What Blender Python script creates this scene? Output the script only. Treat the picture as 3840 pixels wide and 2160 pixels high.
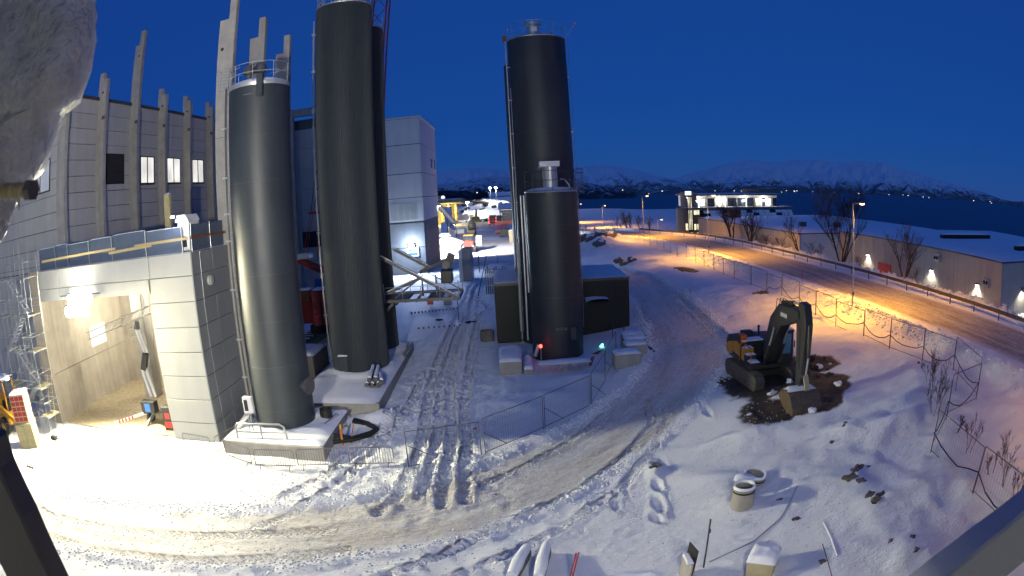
import bpy, bmesh, math, random
import numpy as np
from mathutils import Matrix, Vector, Euler

random.seed(7)
scene = bpy.context.scene
for _o in list(bpy.data.objects):
    bpy.data.objects.remove(_o, do_unlink=True)
C = scene.collection
R = math.radians

# ------------------------------------------------------------------ camera
# A wide security camera on a wall 12.8 m above the yard: its barrel lens is a
# fisheye polynomial (angle from the axis as a function of the sensor radius).
CAM_H = 12.8
cam = bpy.data.cameras.new('camera')
cam_ob = bpy.data.objects.new('camera', cam)
C.objects.link(cam_ob)
scene.camera = cam_ob
cam.type = 'PANO'
cam.sensor_fit = 'HORIZONTAL'
cam.sensor_width = 36.0
_pc = cam if hasattr(cam, 'panorama_type') else cam.cycles
_pc.panorama_type = 'FISHEYE_LENS_POLYNOMIAL'
_pc.fisheye_fov = R(160)
_t = np.linspace(0.0, 1.12, 200)
_r = 36.0 * 0.608257 * (_t - 0.132072 * _t ** 3)
_A = np.stack([_r, _r ** 2, _r ** 3, _r ** 4], 1)
_k = np.linalg.lstsq(_A, _t, rcond=None)[0]
_pc.fisheye_polynomial_k0 = 0.0
_pc.fisheye_polynomial_k1 = -float(_k[0])
_pc.fisheye_polynomial_k2 = -float(_k[1])
_pc.fisheye_polynomial_k3 = -float(_k[2])
_pc.fisheye_polynomial_k4 = -float(_k[3])
PITCH, ROLL = 0.15134, 0.054514
def _cam_dir(v):
    x, y, z = v
    c, s = math.cos(ROLL), math.sin(ROLL)
    x, z = c * x + s * z, -s * x + c * z
    c, s = math.cos(PITCH), math.sin(PITCH)
    return Vector((x, c * y + s * z, -s * y + c * z))
_m = Matrix.Identity(4)
for _i, _ax in enumerate(((1, 0, 0), (0, 0, 1), (0, -1, 0))):
    _d = _cam_dir(_ax)
    for _j in range(3):
        _m[_j][_i] = _d[_j]
_m[2][3] = CAM_H
cam_ob.matrix_world = _m
cam.clip_start = 0.02
cam.clip_end = 40000
cam.dof.use_dof = True
cam.dof.focus_distance = 40
cam.dof.aperture_fstop = 16
# ------------------------------------------------------------------ sky, sun, exposure
SUN_EL, SUN_AZ = R(10), R(200)   # the last blue light after the sun has gone: a dim, very blue sky
world = bpy.data.worlds.new('World')
scene.world = world
world.use_nodes = True
_nt = world.node_tree
_bg = _nt.nodes['Background']
_sky = _nt.nodes.new('ShaderNodeTexSky')
_sky.sky_type = 'NISHITA'
_sky.sun_disc = False
_sky.sun_elevation = SUN_EL
_sky.sun_rotation = SUN_AZ
_sky.altitude = 20
_sky.air_density = 1.0
_sky.dust_density = 0.0
_sky.ozone_density = 10.0
_tint = _nt.nodes.new('ShaderNodeMix')
_tint.data_type = 'RGBA'; _tint.blend_type = 'MIX'
_tint.inputs[0].default_value = 0.78
_tint.inputs[7].default_value = (0.0075, 0.051, 0.29, 1)
_dim = _nt.nodes.new('ShaderNodeVectorMath'); _dim.operation = 'SCALE'
_dim.inputs['Scale'].default_value = 0.05
_nt.links.new(_sky.outputs[0], _dim.inputs[0])
_nt.links.new(_dim.outputs[0], _tint.inputs[6])
_nt.links.new(_tint.outputs[2], _bg.inputs[0])
_bg.inputs[1].default_value = 1.0

sun = bpy.data.lights.new('sun', 'SUN')
sun.energy = 0.165; sun.angle = R(60); sun.color = (0.62, 0.9, 1.0)   # the soft glow left in the southern sky
sun_ob = bpy.data.objects.new('sun', sun); C.objects.link(sun_ob)
sun_ob.rotation_euler = (R(66), 0, R(-20))

scene.view_settings.view_transform = 'Standard'
scene.view_settings.look = 'None'
scene.view_settings.exposure = 0.0
scene.view_settings.gamma = 1.0
scene.view_settings.use_curve_mapping = False
# ------------------------------------------------------------------ terrain
def sstep(a, b, x):
    t = np.clip((x - a) / (b - a), 0, 1)
    return t * t * (3 - 2 * t)

ROADX = ([-60, 60, 88, 98, 106, 114, 122, 130, 140, 160, 200, 300, 500],
         [34.6, 34.6, 34.6, 34.4, 33.9, 32.6, 30.2, 26.8, 23.6, 20.5, 19.5, 24, 40])
def road_x(y):
    return np.interp(y, ROADX[0], ROADX[1])

def _hash(ix, iy, seed):
    n = (ix * 374761393 + iy * 668265263 + seed * 974711) & 0x7fffffff
    n = ((n ^ (n >> 13)) * 1274126177) & 0x7fffffff
    return ((n ^ (n >> 16)) & 0xffff) / 65535.0
def vnoise(x, y, seed=0):
    x = np.asarray(x, float); y = np.asarray(y, float)
    ix = np.floor(x).astype(np.int64); iy = np.floor(y).astype(np.int64)
    fx = x - ix; fy = y - iy
    u = fx * fx * (3 - 2 * fx); v = fy * fy * (3 - 2 * fy)
    a = _hash(ix, iy, seed); b = _hash(ix + 1, iy, seed)
    c = _hash(ix, iy + 1, seed); d = _hash(ix + 1, iy + 1, seed)
    return (a * (1 - u) + b * u) * (1 - v) + (c * (1 - u) + d * u) * v - 0.5
def fbm(x, y, octs=4, seed=0, gain=0.5):
    s = 0; a = 1.0; f = 1.0
    for o in range(octs):
        s = s + a * vnoise(x * f + 17.3 * o, y * f - 9.1 * o, seed + o); a *= gain; f *= 2.03
    return s

def tz(x, y):
    """smooth ground height in metres (yard = 0, road = 3.1, sea = -15)"""
    x = np.asarray(x, float); y = np.asarray(y, float)
    s = x - road_x(y)
    fade = 1 - sstep(135, 210, y)
    s0 = -33 + 17 * sstep(100, 140, y)
    left = 2.6 * sstep(s0, -9.6, s) + 0.5 * sstep(-8.5, -5.5, s)
    east = -2.9 * sstep(5.5, 17.5, s)
    z = (left + east) * fade
    z = z - 17.5 * sstep(75, 135, x - 0.2 * y) * (1 - 0.0 * fade)
    # far land ends at the fjord
    z = z - 20 * sstep(0, 60, y - (430 + 0.4 * np.clip(-x, -200, 100)) + 90 * vnoise(x / 60., y / 60., 3)) * sstep(-20, 40, x)
    # heap of ploughed snow and rubble behind the far yard
    z = z + 9.5 * np.exp(-((x + 16) / 26) ** 2 - ((y - 440) / 32) ** 2)
    return z
# ------------------------------------------------------------------ object helpers
ORG = {}
def thing(name, label, cat, loc=(0, 0, 0), group=None, rotz=0.0, local=False):
    o = bpy.data.objects.new(name, None); C.objects.link(o)
    o.empty_display_size = 0.3
    o.location = loc; o.rotation_euler = (0, 0, rotz)
    tag(o, label, cat, group)
    ORG[o.name] = Vector((0, 0, 0)) if (local or rotz) else Vector(loc)
    return o
def tag(o, label, cat, group=None):
    o['label'] = label; o['category'] = cat
    if group: o['group'] = group
    return o
def struct(o):
    o['kind'] = 'structure'; return o
def dup(root, loc=None, rotz=None, label=None, group=None, scale=None):
    r = root.copy(); C.objects.link(r)
    if loc is not None: r.location = loc
    if rotz is not None: r.rotation_euler = (0, 0, rotz)
    if scale is not None: r.scale = scale
    if label: r['label'] = label
    if group: r['group'] = group
    for ch in list(root.children):
        c = ch.copy(); C.objects.link(c); c.parent = r
        for g in list(ch.children):
            d = g.copy(); C.objects.link(d); d.parent = c
    return r

class MB:
    def __init__(s): s.v = []; s.f = []; s.m = []; s.cur = 0
    def add(s, vs, fs):
        n = len(s.v); s.v += [tuple(p) for p in vs]
        s.f += [tuple(n + i for i in f) for f in fs]; s.m += [s.cur] * len(fs); return s
    def box(s, x0, x1, y0, y1, z0, z1):
        return s.add([(x0,y0,z0),(x1,y0,z0),(x1,y1,z0),(x0,y1,z0),(x0,y0,z1),(x1,y0,z1),(x1,y1,z1),(x0,y1,z1)],
                     [(0,3,2,1),(4,5,6,7),(0,1,5,4),(1,2,6,5),(2,3,7,6),(3,0,4,7)])
    def obox(s, c, size, rot=(0, 0, 0)):
        m = Euler(rot).to_matrix(); c = Vector(c); hx, hy, hz = size[0]/2, size[1]/2, size[2]/2
        vs = [c + m @ Vector(p) for p in ((-hx,-hy,-hz),(hx,-hy,-hz),(hx,hy,-hz),(-hx,hy,-hz),(-hx,-hy,hz),(hx,-hy,hz),(hx,hy,hz),(-hx,hy,hz))]
        return s.add(vs, [(0,3,2,1),(4,5,6,7),(0,1,5,4),(1,2,6,5),(2,3,7,6),(3,0,4,7)])
    def bar(s, a, b, w, h=None, up=(0, 0, 1)):
        """square bar from a to b"""
        a = Vector(a); b = Vector(b); h = h or w; d = (b - a).normalized(); up = Vector(up)
        if abs(d.dot(up)) > 0.98: up = Vector((0, 1, 0))
        x = d.cross(up).normalized() * w / 2; y = x.cross(d).normalized() * h / 2
        vs = [a-x-y, a+x-y, a+x+y, a-x+y, b-x-y, b+x-y, b+x+y, b-x+y]
        return s.add(vs, [(0,1,2,3),(4,7,6,5),(0,4,5,1),(1,5,6,2),(2,6,7,3),(3,7,4,0)])
    def tube(s, pts, r, n=8, caps=True):
        pts = [Vector(p) for p in pts]; rs = r if isinstance(r, (list, tuple)) else [r] * len(pts)
        base = len(s.v); up = Vector((0, 0, 1)); px = None; vs = []; fs = []
        for i, p in enumerate(pts):
            d = (pts[min(i+1, len(pts)-1)] - pts[max(i-1, 0)]).normalized()
            if px is None:
                u = up if abs(d.dot(up)) < 0.9 else Vector((1, 0, 0)); px = d.cross(u).normalized()
            else:
                px = (px - d * px.dot(d))
                px = px.normalized() if px.length > 1e-6 else d.orthogonal().normalized()
            py = d.cross(px)
            for k in range(n):
                a = 2 * math.pi * k / n
                vs.append(p + (px * math.cos(a) + py * math.sin(a)) * rs[i])
        for i in range(len(pts) - 1):
            for k in range(n):
                a, b = i*n+k, i*n+(k+1) % n
                fs.append((a, b, b+n, a+n))
        if caps:
            fs.append(tuple(range(n-1, -1, -1))); fs.append(tuple((len(pts)-1)*n + k for k in range(n)))
        return s.add(vs, fs)
    def cyl(s, c, r, z0, z1, n=32, r1=None, caps=True):
        r1 = r if r1 is None else r1; x, y = c
        vs = [(x+r*math.cos(2*math.pi*k/n), y+r*math.sin(2*math.pi*k/n), z0) for k in range(n)] + \
             [(x+r1*math.cos(2*math.pi*k/n), y+r1*math.sin(2*math.pi*k/n), z1) for k in range(n)]
        fs = [(k, (k+1) % n, n+(k+1) % n, n+k) for k in range(n)]
        if caps: fs += [tuple(range(n-1, -1, -1)), tuple(range(n, 2*n))]
        return s.add(vs, fs)
    def lathe(s, c, prof, n=32, caps=False):
        x, y = c; vs = []; fs = []
        for r, z in prof:
            for k in range(n):
                a = 2*math.pi*k/n; vs.append((x+r*math.cos(a), y+r*math.sin(a), z))
        for i in range(len(prof)-1):
            for k in range(n):
                a, b = i*n+k, i*n+(k+1) % n; fs.append((a, b, b+n, a+n))
        if caps: fs += [tuple(range(n-1, -1, -1)), tuple((len(prof)-1)*n+k for k in range(n))]
        return s.add(vs, fs)
    def prism(s, poly, axis, a0, a1):
        """extrude a 2D polygon along an axis: axis 'x' -> poly is (y,z), 'y' -> (x,z), 'z' -> (x,y)"""
        n = len(poly)
        def P(p, a):
            return (a, p[0], p[1]) if axis == 'x' else (p[0], a, p[1]) if axis == 'y' else (p[0], p[1], a)
        vs = [P(p, a0) for p in poly] + [P(p, a1) for p in poly]
        fs = [tuple(range(n)), tuple(range(2*n-1, n-1, -1))] + [(k, n+k, n+(k+1) % n, (k+1) % n) for k in range(n)]
        return s.add(vs, fs)
    def grid(s, P, nx, ny):
        vs = [P(i / nx, j / ny) for j in range(ny+1) for i in range(nx+1)]
        fs = [(j*(nx+1)+i, j*(nx+1)+i+1, (j+1)*(nx+1)+i+1, (j+1)*(nx+1)+i) for j in range(ny) for i in range(nx)]
        return s.add(vs, fs)
    def blob(s, c, r, seed=0, n=10, m=7, rough=0.25, flat=0.0):
        """a lumpy rounded body, for snow lumps and stones"""
        rx, ry, rz = r; vs = []; fs = []
        rnd = random.Random(seed); ph = [rnd.uniform(0, 6.28) for _ in range(8)]
        for j in range(m + 1):
            t = math.pi * j / m
            for i in range(n):
                a = 2*math.pi*i/n
                k = 1 + rough*(math.sin(2*a+ph[0]+t*2)*0.5 + math.sin(3*a+ph[1]-t*3)*0.35 + math.cos(4*t+ph[2]+a)*0.3)
                z = math.cos(t)
                if z < 0: z *= (1 - flat)
                vs.append((c[0]+rx*k*math.sin(t)*math.cos(a), c[1]+ry*k*math.sin(t)*math.sin(a), c[2]+rz*k*z))
        for j in range(m):
            for i in range(n):
                a, b = j*n+i, j*n+(i+1) % n; fs.append((a, a+n, b+n, b))
        return s.add(vs, fs)
    def snow(s, x0, x1, y0, y1, z, h, seed=0, n=8):
        """a rounded, uneven snow cap lying on a flat top"""
        ny = max(3, int(n * abs(y1-y0) / max(abs(x1-x0), 0.01))); ny = min(ny, 24); n = min(max(n, 3), 24)
        def P(u, v):
            e = min(u, 1-u) * (x1-x0); f = min(v, 1-v) * (y1-y0); d = min(abs(e), abs(f))
            k = min(1.0, d / max(h * 1.2, 0.02)); k = math.sqrt(max(0, 1-(1-k)**2))
            nz = float(vnoise(x0*3+u*6+seed, y0*3+v*6, seed)) * 0.5
            return (x0+(x1-x0)*u, y0+(y1-y0)*v, z + h * k * (1+nz))
        s.grid(P, n, ny)
        return s.box(x0, x1, y0, y1, z - 0.004, z + 0.012)
    def build(s, name, mat, parent=None, smooth=False, bevel=0.0, local=None):
        me = bpy.data.meshes.new(name)
        org = ORG.get(parent.name, Vector((0, 0, 0))) if parent else Vector((0, 0, 0))
        me.from_pydata([(p[0]-org[0], p[1]-org[1], p[2]-org[2]) for p in s.v], [], s.f)
        mats = mat if isinstance(mat, (list, tuple)) else [mat]
        for m in mats: me.materials.append(m)
        if len(mats) > 1: me.polygons.foreach_set('material_index', s.m)
        bm = bmesh.new(); bm.from_mesh(me)
        bmesh.ops.recalc_face_normals(bm, faces=bm.faces)
        if bevel > 0:
            bmesh.ops.bevel(bm, geom=[e for e in bm.edges if len(e.link_faces) == 2 and e.calc_face_angle(0) > 0.6], offset=bevel, segments=1, affect='EDGES', clamp_overlap=True)
        bm.to_mesh(me); bm.free()
        if smooth:
            me.polygons.foreach_set('use_smooth', [True] * len(me.polygons))
            try: me.set_sharp_from_angle(angle=R(40 if smooth is True else smooth))
            except Exception: pass
        o = bpy.data.objects.new(name, me); C.objects.link(o)
        if parent:
            o.parent = parent
            ORG[o.name] = org
        return o

def solo(name, mb, mat, label, cat, loc, group=None, smooth=False, bevel=0.0):
    """a thing that is one mesh, its origin at its base"""
    mb.v = [(p[0]-loc[0], p[1]-loc[1], p[2]-loc[2]) for p in mb.v]
    o = mb.build(name, mat, None, smooth, bevel); o.location = loc
    return tag(o, label, cat, group)

_pm = {}
def panel(parent, mat, c, size, name='panel', bevel=0.012):
    """one facade panel: mesh data shared by panels of one size"""
    key = (mat.name, tuple(round(v, 3) for v in size), name)
    if key not in _pm:
        o = MB().box(-size[0]/2, size[0]/2, -size[1]/2, size[1]/2, -size[2]/2, size[2]/2).build(name, mat, None, False, bevel)
        _pm[key] = o.data; bpy.data.objects.remove(o)
    o = bpy.data.objects.new(name, _pm[key]); C.objects.link(o)
    o.parent = parent; o.location = Vector(c) - ORG.get(parent.name, Vector((0, 0, 0)))
    return o
def copies(src, parent, places):
    """more of one part at other places (offsets), sharing its mesh"""
    for p in places:
        o = bpy.data.objects.new(src.name.split('.')[0], src.data); C.objects.link(o); o.parent = parent
        o.location = p
        ORG[o.name] = ORG.get(parent.name, Vector((0, 0, 0)))

def lamp(name, kind, loc, power, col, parent=None, target=None, size=0.15, angle=150, blend=0.6):
    l = bpy.data.lights.new(name, kind); l.energy = power; l.color = col
    if kind in ('POINT', 'SPOT'): l.shadow_soft_size = size
    if kind == 'SPOT': l.spot_size = R(angle); l.spot_blend = blend
    if kind == 'AREA': l.size = size
    o = bpy.data.objects.new(name, l); C.objects.link(o)
    w = Vector(loc)
    if target is not None:
        o.rotation_euler = (Vector(target) - w).to_track_quat('-Z', 'Y').to_euler()
    if parent:
        o.parent = parent; w = w - ORG.get(parent.name, Vector((0, 0, 0)))
    o.location = w
    return o
def gz(x, y): return float(tz(x, y))
# ------------------------------------------------------------------ materials
def _new(name):
    m = bpy.data.materials.new(name); m.use_nodes = True
    nt = m.node_tree; b = nt.nodes['Principled BSDF']
    return m, nt, b
def mat(name, col, rough=0.6, metal=0.0, var=0.15, vscale=2.0, bump=0.0, bscale=20.0, streak=None, stain=None, coat=0.0):
    """plain surface with noise in colour and relief; streak = (sx, sy, sz, amount) stretched dirt"""
    m, nt, b = _new(name)
    N = nt.nodes.new; L = nt.links.new
    tc = N('ShaderNodeTexCoord')
    geo = N('ShaderNodeNewGeometry')
    pos = geo.outputs['Position']
    nz = N('ShaderNodeTexNoise'); nz.inputs['Scale'].default_value = vscale; nz.inputs['Detail'].default_value = 6; nz.inputs['Roughness'].default_value = 0.65
    L(pos, nz.inputs['Vector'])
    rp = N('ShaderNodeMapRange'); rp.inputs[1].default_value = 0.3; rp.inputs[2].default_value = 0.7
    rp.inputs[3].default_value = 1 - var; rp.inputs[4].default_value = 1 + var
    L(nz.outputs[0], rp.inputs[0])
    mul = N('ShaderNodeVectorMath'); mul.operation = 'SCALE'
    mul.inputs[0].default_value = col[:3]
    L(rp.outputs[0], mul.inputs['Scale'])
    out = mul.outputs[0]
    oi = N('ShaderNodeObjectInfo')
    r2 = N('ShaderNodeMapRange'); r2.inputs[3].default_value = 1 - var * 0.45; r2.inputs[4].default_value = 1 + var * 0.45
    L(oi.outputs['Random'], r2.inputs[0])
    m2 = N('ShaderNodeVectorMath'); m2.operation = 'SCALE'; L(out, m2.inputs[0]); L(r2.outputs[0], m2.inputs['Scale']); out = m2.outputs[0]
    if streak:
        mp = N('ShaderNodeMapping'); mp.inputs['Scale'].default_value = streak[:3]; L(pos, mp.inputs[0])
        n2 = N('ShaderNodeTexNoise'); n2.inputs['Scale'].default_value = 1.0; n2.inputs['Detail'].default_value = 5; L(mp.outputs[0], n2.inputs['Vector'])
        r3 = N('ShaderNodeMapRange'); r3.inputs[1].default_value = 0.35; r3.inputs[2].default_value = 0.7; r3.inputs[3].default_value = 1.0; r3.inputs[4].default_value = 1 - streak[3]
        L(n2.outputs[0], r3.inputs[0])
        m3 = N('ShaderNodeVectorMath'); m3.operation = 'SCALE'; L(out, m3.inputs[0]); L(r3.outputs[0], m3.inputs['Scale']); out = m3.outputs[0]
    L(out, b.inputs['Base Color'])
    rr = N('ShaderNodeMapRange'); rr.inputs[3].default_value = max(0.02, rough - 0.1); rr.inputs[4].default_value = min(1, rough + 0.1)
    L(nz.outputs[0], rr.inputs[0]); L(rr.outputs[0], b.inputs['Roughness'])
    b.inputs['Metallic'].default_value = metal
    if coat: b.inputs['Coat Weight'].default_value = coat
    if bump:
        n3 = N('ShaderNodeTexNoise'); n3.inputs['Scale'].default_value = bscale; n3.inputs['Detail'].default_value = 5; L(pos, n3.inputs['Vector'])
        bp = N('ShaderNodeBump'); bp.inputs['Strength'].default_value = bump; bp.inputs['Distance'].default_value = 0.05
        L(n3.outputs[0], bp.inputs['Height']); L(bp.outputs[0], b.inputs['Normal'])
    return m
def emis(name, col, strength, var=0.0, vscale=1.0):
    m, nt, b = _new(name)
    b.inputs['Base Color'].default_value = (0.5, 0.5, 0.5, 1)
    b.inputs['Emission Color'].default_value = (*col, 1); b.inputs['Emission Strength'].default_value = strength
    if var:
        N = nt.nodes.new; geo = N('ShaderNodeNewGeometry')
        nz = N('ShaderNodeTexNoise'); nz.inputs['Scale'].default_value = vscale; nt.links.new(geo.outputs['Position'], nz.inputs['Vector'])
        rp = N('ShaderNodeMapRange'); rp.inputs[1].default_value = 0.35; rp.inputs[2].default_value = 0.65
        rp.inputs[3].default_value = strength * (1 - var); rp.inputs[4].default_value = strength * (1 + var)
        nt.links.new(nz.outputs[0], rp.inputs[0]); nt.links.new(rp.outputs[0], b.inputs['Emission Strength'])
    return m
M = {}
M['snow'] = mat('snow', (0.82, 0.84, 0.88), 0.75, var=0.05, vscale=1.3, bump=0.5, bscale=9)
M['cap'] = mat('snow_cap', (0.82, 0.84, 0.88), 0.75, var=0.05, vscale=2, bump=0.35, bscale=14)
M['conc'] = mat('concrete', (0.36, 0.345, 0.31), 0.85, var=0.16, vscale=1.1, bump=0.15, bscale=30, streak=(1.5, 1.5, 0.12, 0.18))
M['conc_wall'] = mat('cast_concrete', (0.36, 0.32, 0.26), 0.85, var=0.14, vscale=0.8, bump=0.1, bscale=25, streak=(2.5, 2.5, 0.1, 0.2))
M['conc_dark'] = mat('dark_concrete', (0.16, 0.155, 0.14), 0.85, var=0.2, vscale=1.2, streak=(1.0, 1.0, 0.1, 0.3))
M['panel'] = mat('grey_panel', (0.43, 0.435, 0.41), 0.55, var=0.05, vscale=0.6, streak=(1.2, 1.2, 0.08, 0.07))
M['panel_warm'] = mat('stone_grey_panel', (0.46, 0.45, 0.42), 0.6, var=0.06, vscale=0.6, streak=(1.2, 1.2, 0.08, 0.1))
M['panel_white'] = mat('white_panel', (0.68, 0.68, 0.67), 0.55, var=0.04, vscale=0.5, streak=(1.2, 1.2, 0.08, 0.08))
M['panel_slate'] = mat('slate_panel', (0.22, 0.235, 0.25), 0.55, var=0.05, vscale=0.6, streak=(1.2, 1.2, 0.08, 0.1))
M['silo'] = mat('silo_steel', (0.026, 0.034, 0.043), 0.5, metal=0.0, var=0.14, vscale=0.8, streak=(2.0, 2.0, 0.1, 0.2), bump=0.03, bscale=3)
M['rib'] = mat('ribbed_steel', (0.026, 0.035, 0.045), 0.62, metal=0.0, var=0.14, vscale=0.8, streak=(2.0, 2.0, 0.1, 0.2))
M['shed'] = mat('dark_sheet', (0.008, 0.010, 0.011), 0.6, var=0.12, vscale=1.0)
M['galv'] = mat('galvanised', (0.5, 0.51, 0.5), 0.4, metal=0.7, var=0.12, vscale=4)
M['steel'] = mat('dark_steel', (0.09, 0.09, 0.095), 0.5, metal=0.4, var=0.2, vscale=4)
M['alu'] = mat('aluminium', (0.6, 0.6, 0.6), 0.35, metal=0.6, var=0.1, vscale=4)
M['black'] = mat('black_rubber', (0.012, 0.012, 0.013), 0.7, var=0.2, vscale=5)
M['red'] = mat('red_paint', (0.42, 0.045, 0.035), 0.45, var=0.15, vscale=2, streak=(2, 2, 0.3, 0.25))
M['redorange'] = mat('faded_red', (0.66, 0.10, 0.07), 0.55, var=0.12, vscale=1.5, streak=(2, 2, 0.3, 0.2))
M['yellow'] = mat('machine_yellow', (0.55, 0.27, 0.025), 0.45, var=0.15, vscale=3, streak=(3, 3, 0.5, 0.25))
M['mgrey'] = mat('machine_grey', (0.028, 0.029, 0.03), 0.5, var=0.2, vscale=3, bump=0.05)
M['track'] = mat('track_steel', (0.12, 0.11, 0.095), 0.6, metal=0.3, var=0.4, vscale=9, bump=0.2)
M['bucket'] = mat('worn_bucket', (0.13, 0.10, 0.065), 0.6, metal=0.2, var=0.35, vscale=5, bump=0.15)
M['orange'] = mat('orange_paint', (0.6, 0.13, 0.02), 0.5, var=0.1)
M['blue'] = mat('blue_paint', (0.03, 0.12, 0.42), 0.5, var=0.15, vscale=2)
M['wood'] = mat('sawn_wood', (0.5, 0.4, 0.2), 0.75, var=0.2, vscale=6, streak=(6, 6, 6, 0.15))
M['crate'] = mat('plywood', (0.48, 0.41, 0.2), 0.75, var=0.15, vscale=3)
M['sheet'] = mat('grey_cover_sheet', (0.085, 0.115, 0.175), 0.6, var=0.1, vscale=2, bump=0.1, bscale=6)
M['white'] = mat('white_paint', (0.72, 0.72, 0.7), 0.5, var=0.08, vscale=2)
M['beige'] = mat('beige_paint', (0.42, 0.36, 0.22), 0.6, var=0.12, vscale=2)
M['glassdark'] = mat('dark_glass', (0.02, 0.03, 0.045), 0.08, var=0.05)
M['cabglass'] = mat('cab_glass', (0.05, 0.09, 0.13), 0.1, var=0.1)
M['soil'] = mat('frozen_soil', (0.05, 0.042, 0.032), 0.95, var=0.5, vscale=5, bump=1.0, bscale=8)
M['rock'] = mat('rock', (0.14, 0.125, 0.105), 0.9, var=0.45, vscale=4, bump=0.6, bscale=6)
M['bark'] = mat('bark', (0.07, 0.052, 0.04), 0.9, var=0.3, vscale=8)
M['brick'] = mat('dark_brick', (0.16, 0.14, 0.12), 0.8, var=0.15, vscale=3)
M['rust'] = mat('rust', (0.2, 0.07, 0.03), 0.8, var=0.4, vscale=6)
M['win'] = emis('lit_window', (1.0, 0.97, 0.86), 0.85, var=0.25, vscale=0.5)
M['win_dim'] = emis('half_lit_window', (0.75, 0.85, 1.0), 0.22, var=0.5, vscale=0.6)
M['win_warm'] = emis('warm_window', (1.0, 0.9, 0.55), 1.1, var=0.4, vscale=0.8)
M['lamp_white'] = emis('white_lamp_glass', (1.0, 0.97, 0.86), 60)
M['lamp_cool'] = emis('cool_lamp_glass', (0.75, 0.87, 1.0), 60)
M['lamp_sodium'] = emis('sodium_lamp_glass', (1.0, 0.62, 0.22), 14)
M['lamp_red'] = emis('red_lamp_glass', (1.0, 0.05, 0.02), 8)
M['lamp_green'] = emis('green_lamp_glass', (0.2, 1.0, 0.75), 3)
M['dot'] = emis('far_window_light', (1.0, 0.85, 0.6), 2.0)
# ------------------------------------------------------------------ ground, roads, water, mountains
HAUL = [(-60, 17.0), (-40, 16.2), (-27.1, 16.8), (-21, 17.4), (-15.9, 18.5), (-10.2, 20.1), (-6.9, 21.3), (-3.7, 22.9), (-0.3, 25.3), (2.7, 28.0),
        (6.2, 31.3), (9.2, 35.0), (11.6, 39.2), (13.0, 43.5), (14.2, 50.5), (15.0, 61), (15.0, 73), (13.6, 84), (9, 96), (2, 106), (-3, 116)]
HAULW = [3.0, 2.8, 2.6, 2.6, 2.4, 2.3, 2.3, 2.5, 2.6, 2.6, 2.6, 2.7, 2.7, 2.7, 2.6, 2.4, 2.2, 2.2, 2.4, 3, 4]
def poly_dist(X, Y, pts):
    """distance to a polyline, length along it and signed offset"""
    best = np.full(X.shape, 1e9); U = np.zeros(X.shape); V = np.zeros(X.shape); I = np.zeros(X.shape)
    acc = 0.0
    for i in range(len(pts) - 1):
        ax, ay = pts[i]; bx, by = pts[i+1]; dx, dy = bx-ax, by-ay; L2 = dx*dx+dy*dy; ln = math.sqrt(L2)
        t = np.clip(((X-ax)*dx + (Y-ay)*dy) / L2, 0, 1)
        px = X - ax - t*dx; py = Y - ay - t*dy; d = np.hypot(px, py)
        k = d < best
        best = np.where(k, d, best); U = np.where(k, acc + t*ln, U); I = np.where(k, i + t, I)
        V = np.where(k, (dx*py - dy*px) / ln, V); acc += ln
    return best, U, V, I
RUTS = [([(-6.3, 22.6), (-5.55, 24.5), (-5.4, 27), (-5.3, 30.5), (-5.6, 35), (-6.0, 41), (-6.2, 52), (-6.1, 64), (-5.8, 77), (-5.8, 87), (-4.9, 95)], .26, .13),
        ([(-4.6, 24.0), (-4.4, 27), (-4.5, 31), (-4.9, 36), (-5.3, 42), (-5.4, 54), (-5.0, 66)], .22, .10),
        ([(-3.5, 23.2), (-3.6, 27), (-3.7, 30.5), (-4.2, 36), (-4.8, 42), (-4.9, 52), (-4.6, 64), (-4.9, 76), (-5.0, 84), (-4.4, 92)], .26, .14),
        ([(-2.5, 23.6), (-2.75, 27), (-2.85, 30.4), (-3.3, 36), (-3.5, 42.6), (-3.7, 54), (-3.6, 66)], .24, .12),
        ([(-11.5, 20.6), (-10.3, 21.9), (-9.3, 23.9), (-8.4, 26.6), (-7.1, 32.3), (-6.8, 36.4), (-7.0, 44)], .24, .09),
        ([(-13.2, 21.1), (-11.9, 22.4), (-10.8, 24.3), (-9.8, 25.8), (-7.9, 31.6), (-7.6, 36.4)], .24, .07),
        ([(-4.78, 89), (-5.16, 83.5), (-4.76, 77), (-3.5, 73.3), (-2.7, 70.4), (-3.1, 68), (-4.1, 65)], .22, .09),
        ([(-1.9, 25.2), (.5, 27.6), (2.7, 30.1), (4.3, 32.2), (6, 35)], .18, .07),
        ([(-6.5, 16.8), (-5.0, 17.75), (-3.35, 19.0), (-1.8, 20.4), (-.7, 21.5), (2.5, 24.2), (5.2, 27.4), (7.2, 30.6), (7.6, 34)], .2, .09),
        ([(-5, 15.8), (-3.2, 17.2), (-1.2, 18.7), (1.5, 20.9), (4.5, 24.0), (6.6, 27.4), (8.2, 31), (8.6, 33)], .2, .06),
        ([(-28.8, 18.1), (-24, 17.3), (-18.8, 18), (-14, 19.2), (-8, 21)], .28, .06),
        ([(-30, 15.6), (-24, 15.2), (-18.8, 15.8), (-13, 17.2), (-7, 19.4)], .28, .05),
        ([(10.4, 44), (11.6, 52), (12.6, 60), (13.0, 70)], .2, .06), ([(15.2, 44), (16.2, 52), (16.8, 62)], .2, .06),
        ([(18.6, 62), (16.5, 56), (16, 48), (15.6, 42), (14.8, 38)], .3, .12)]
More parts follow.
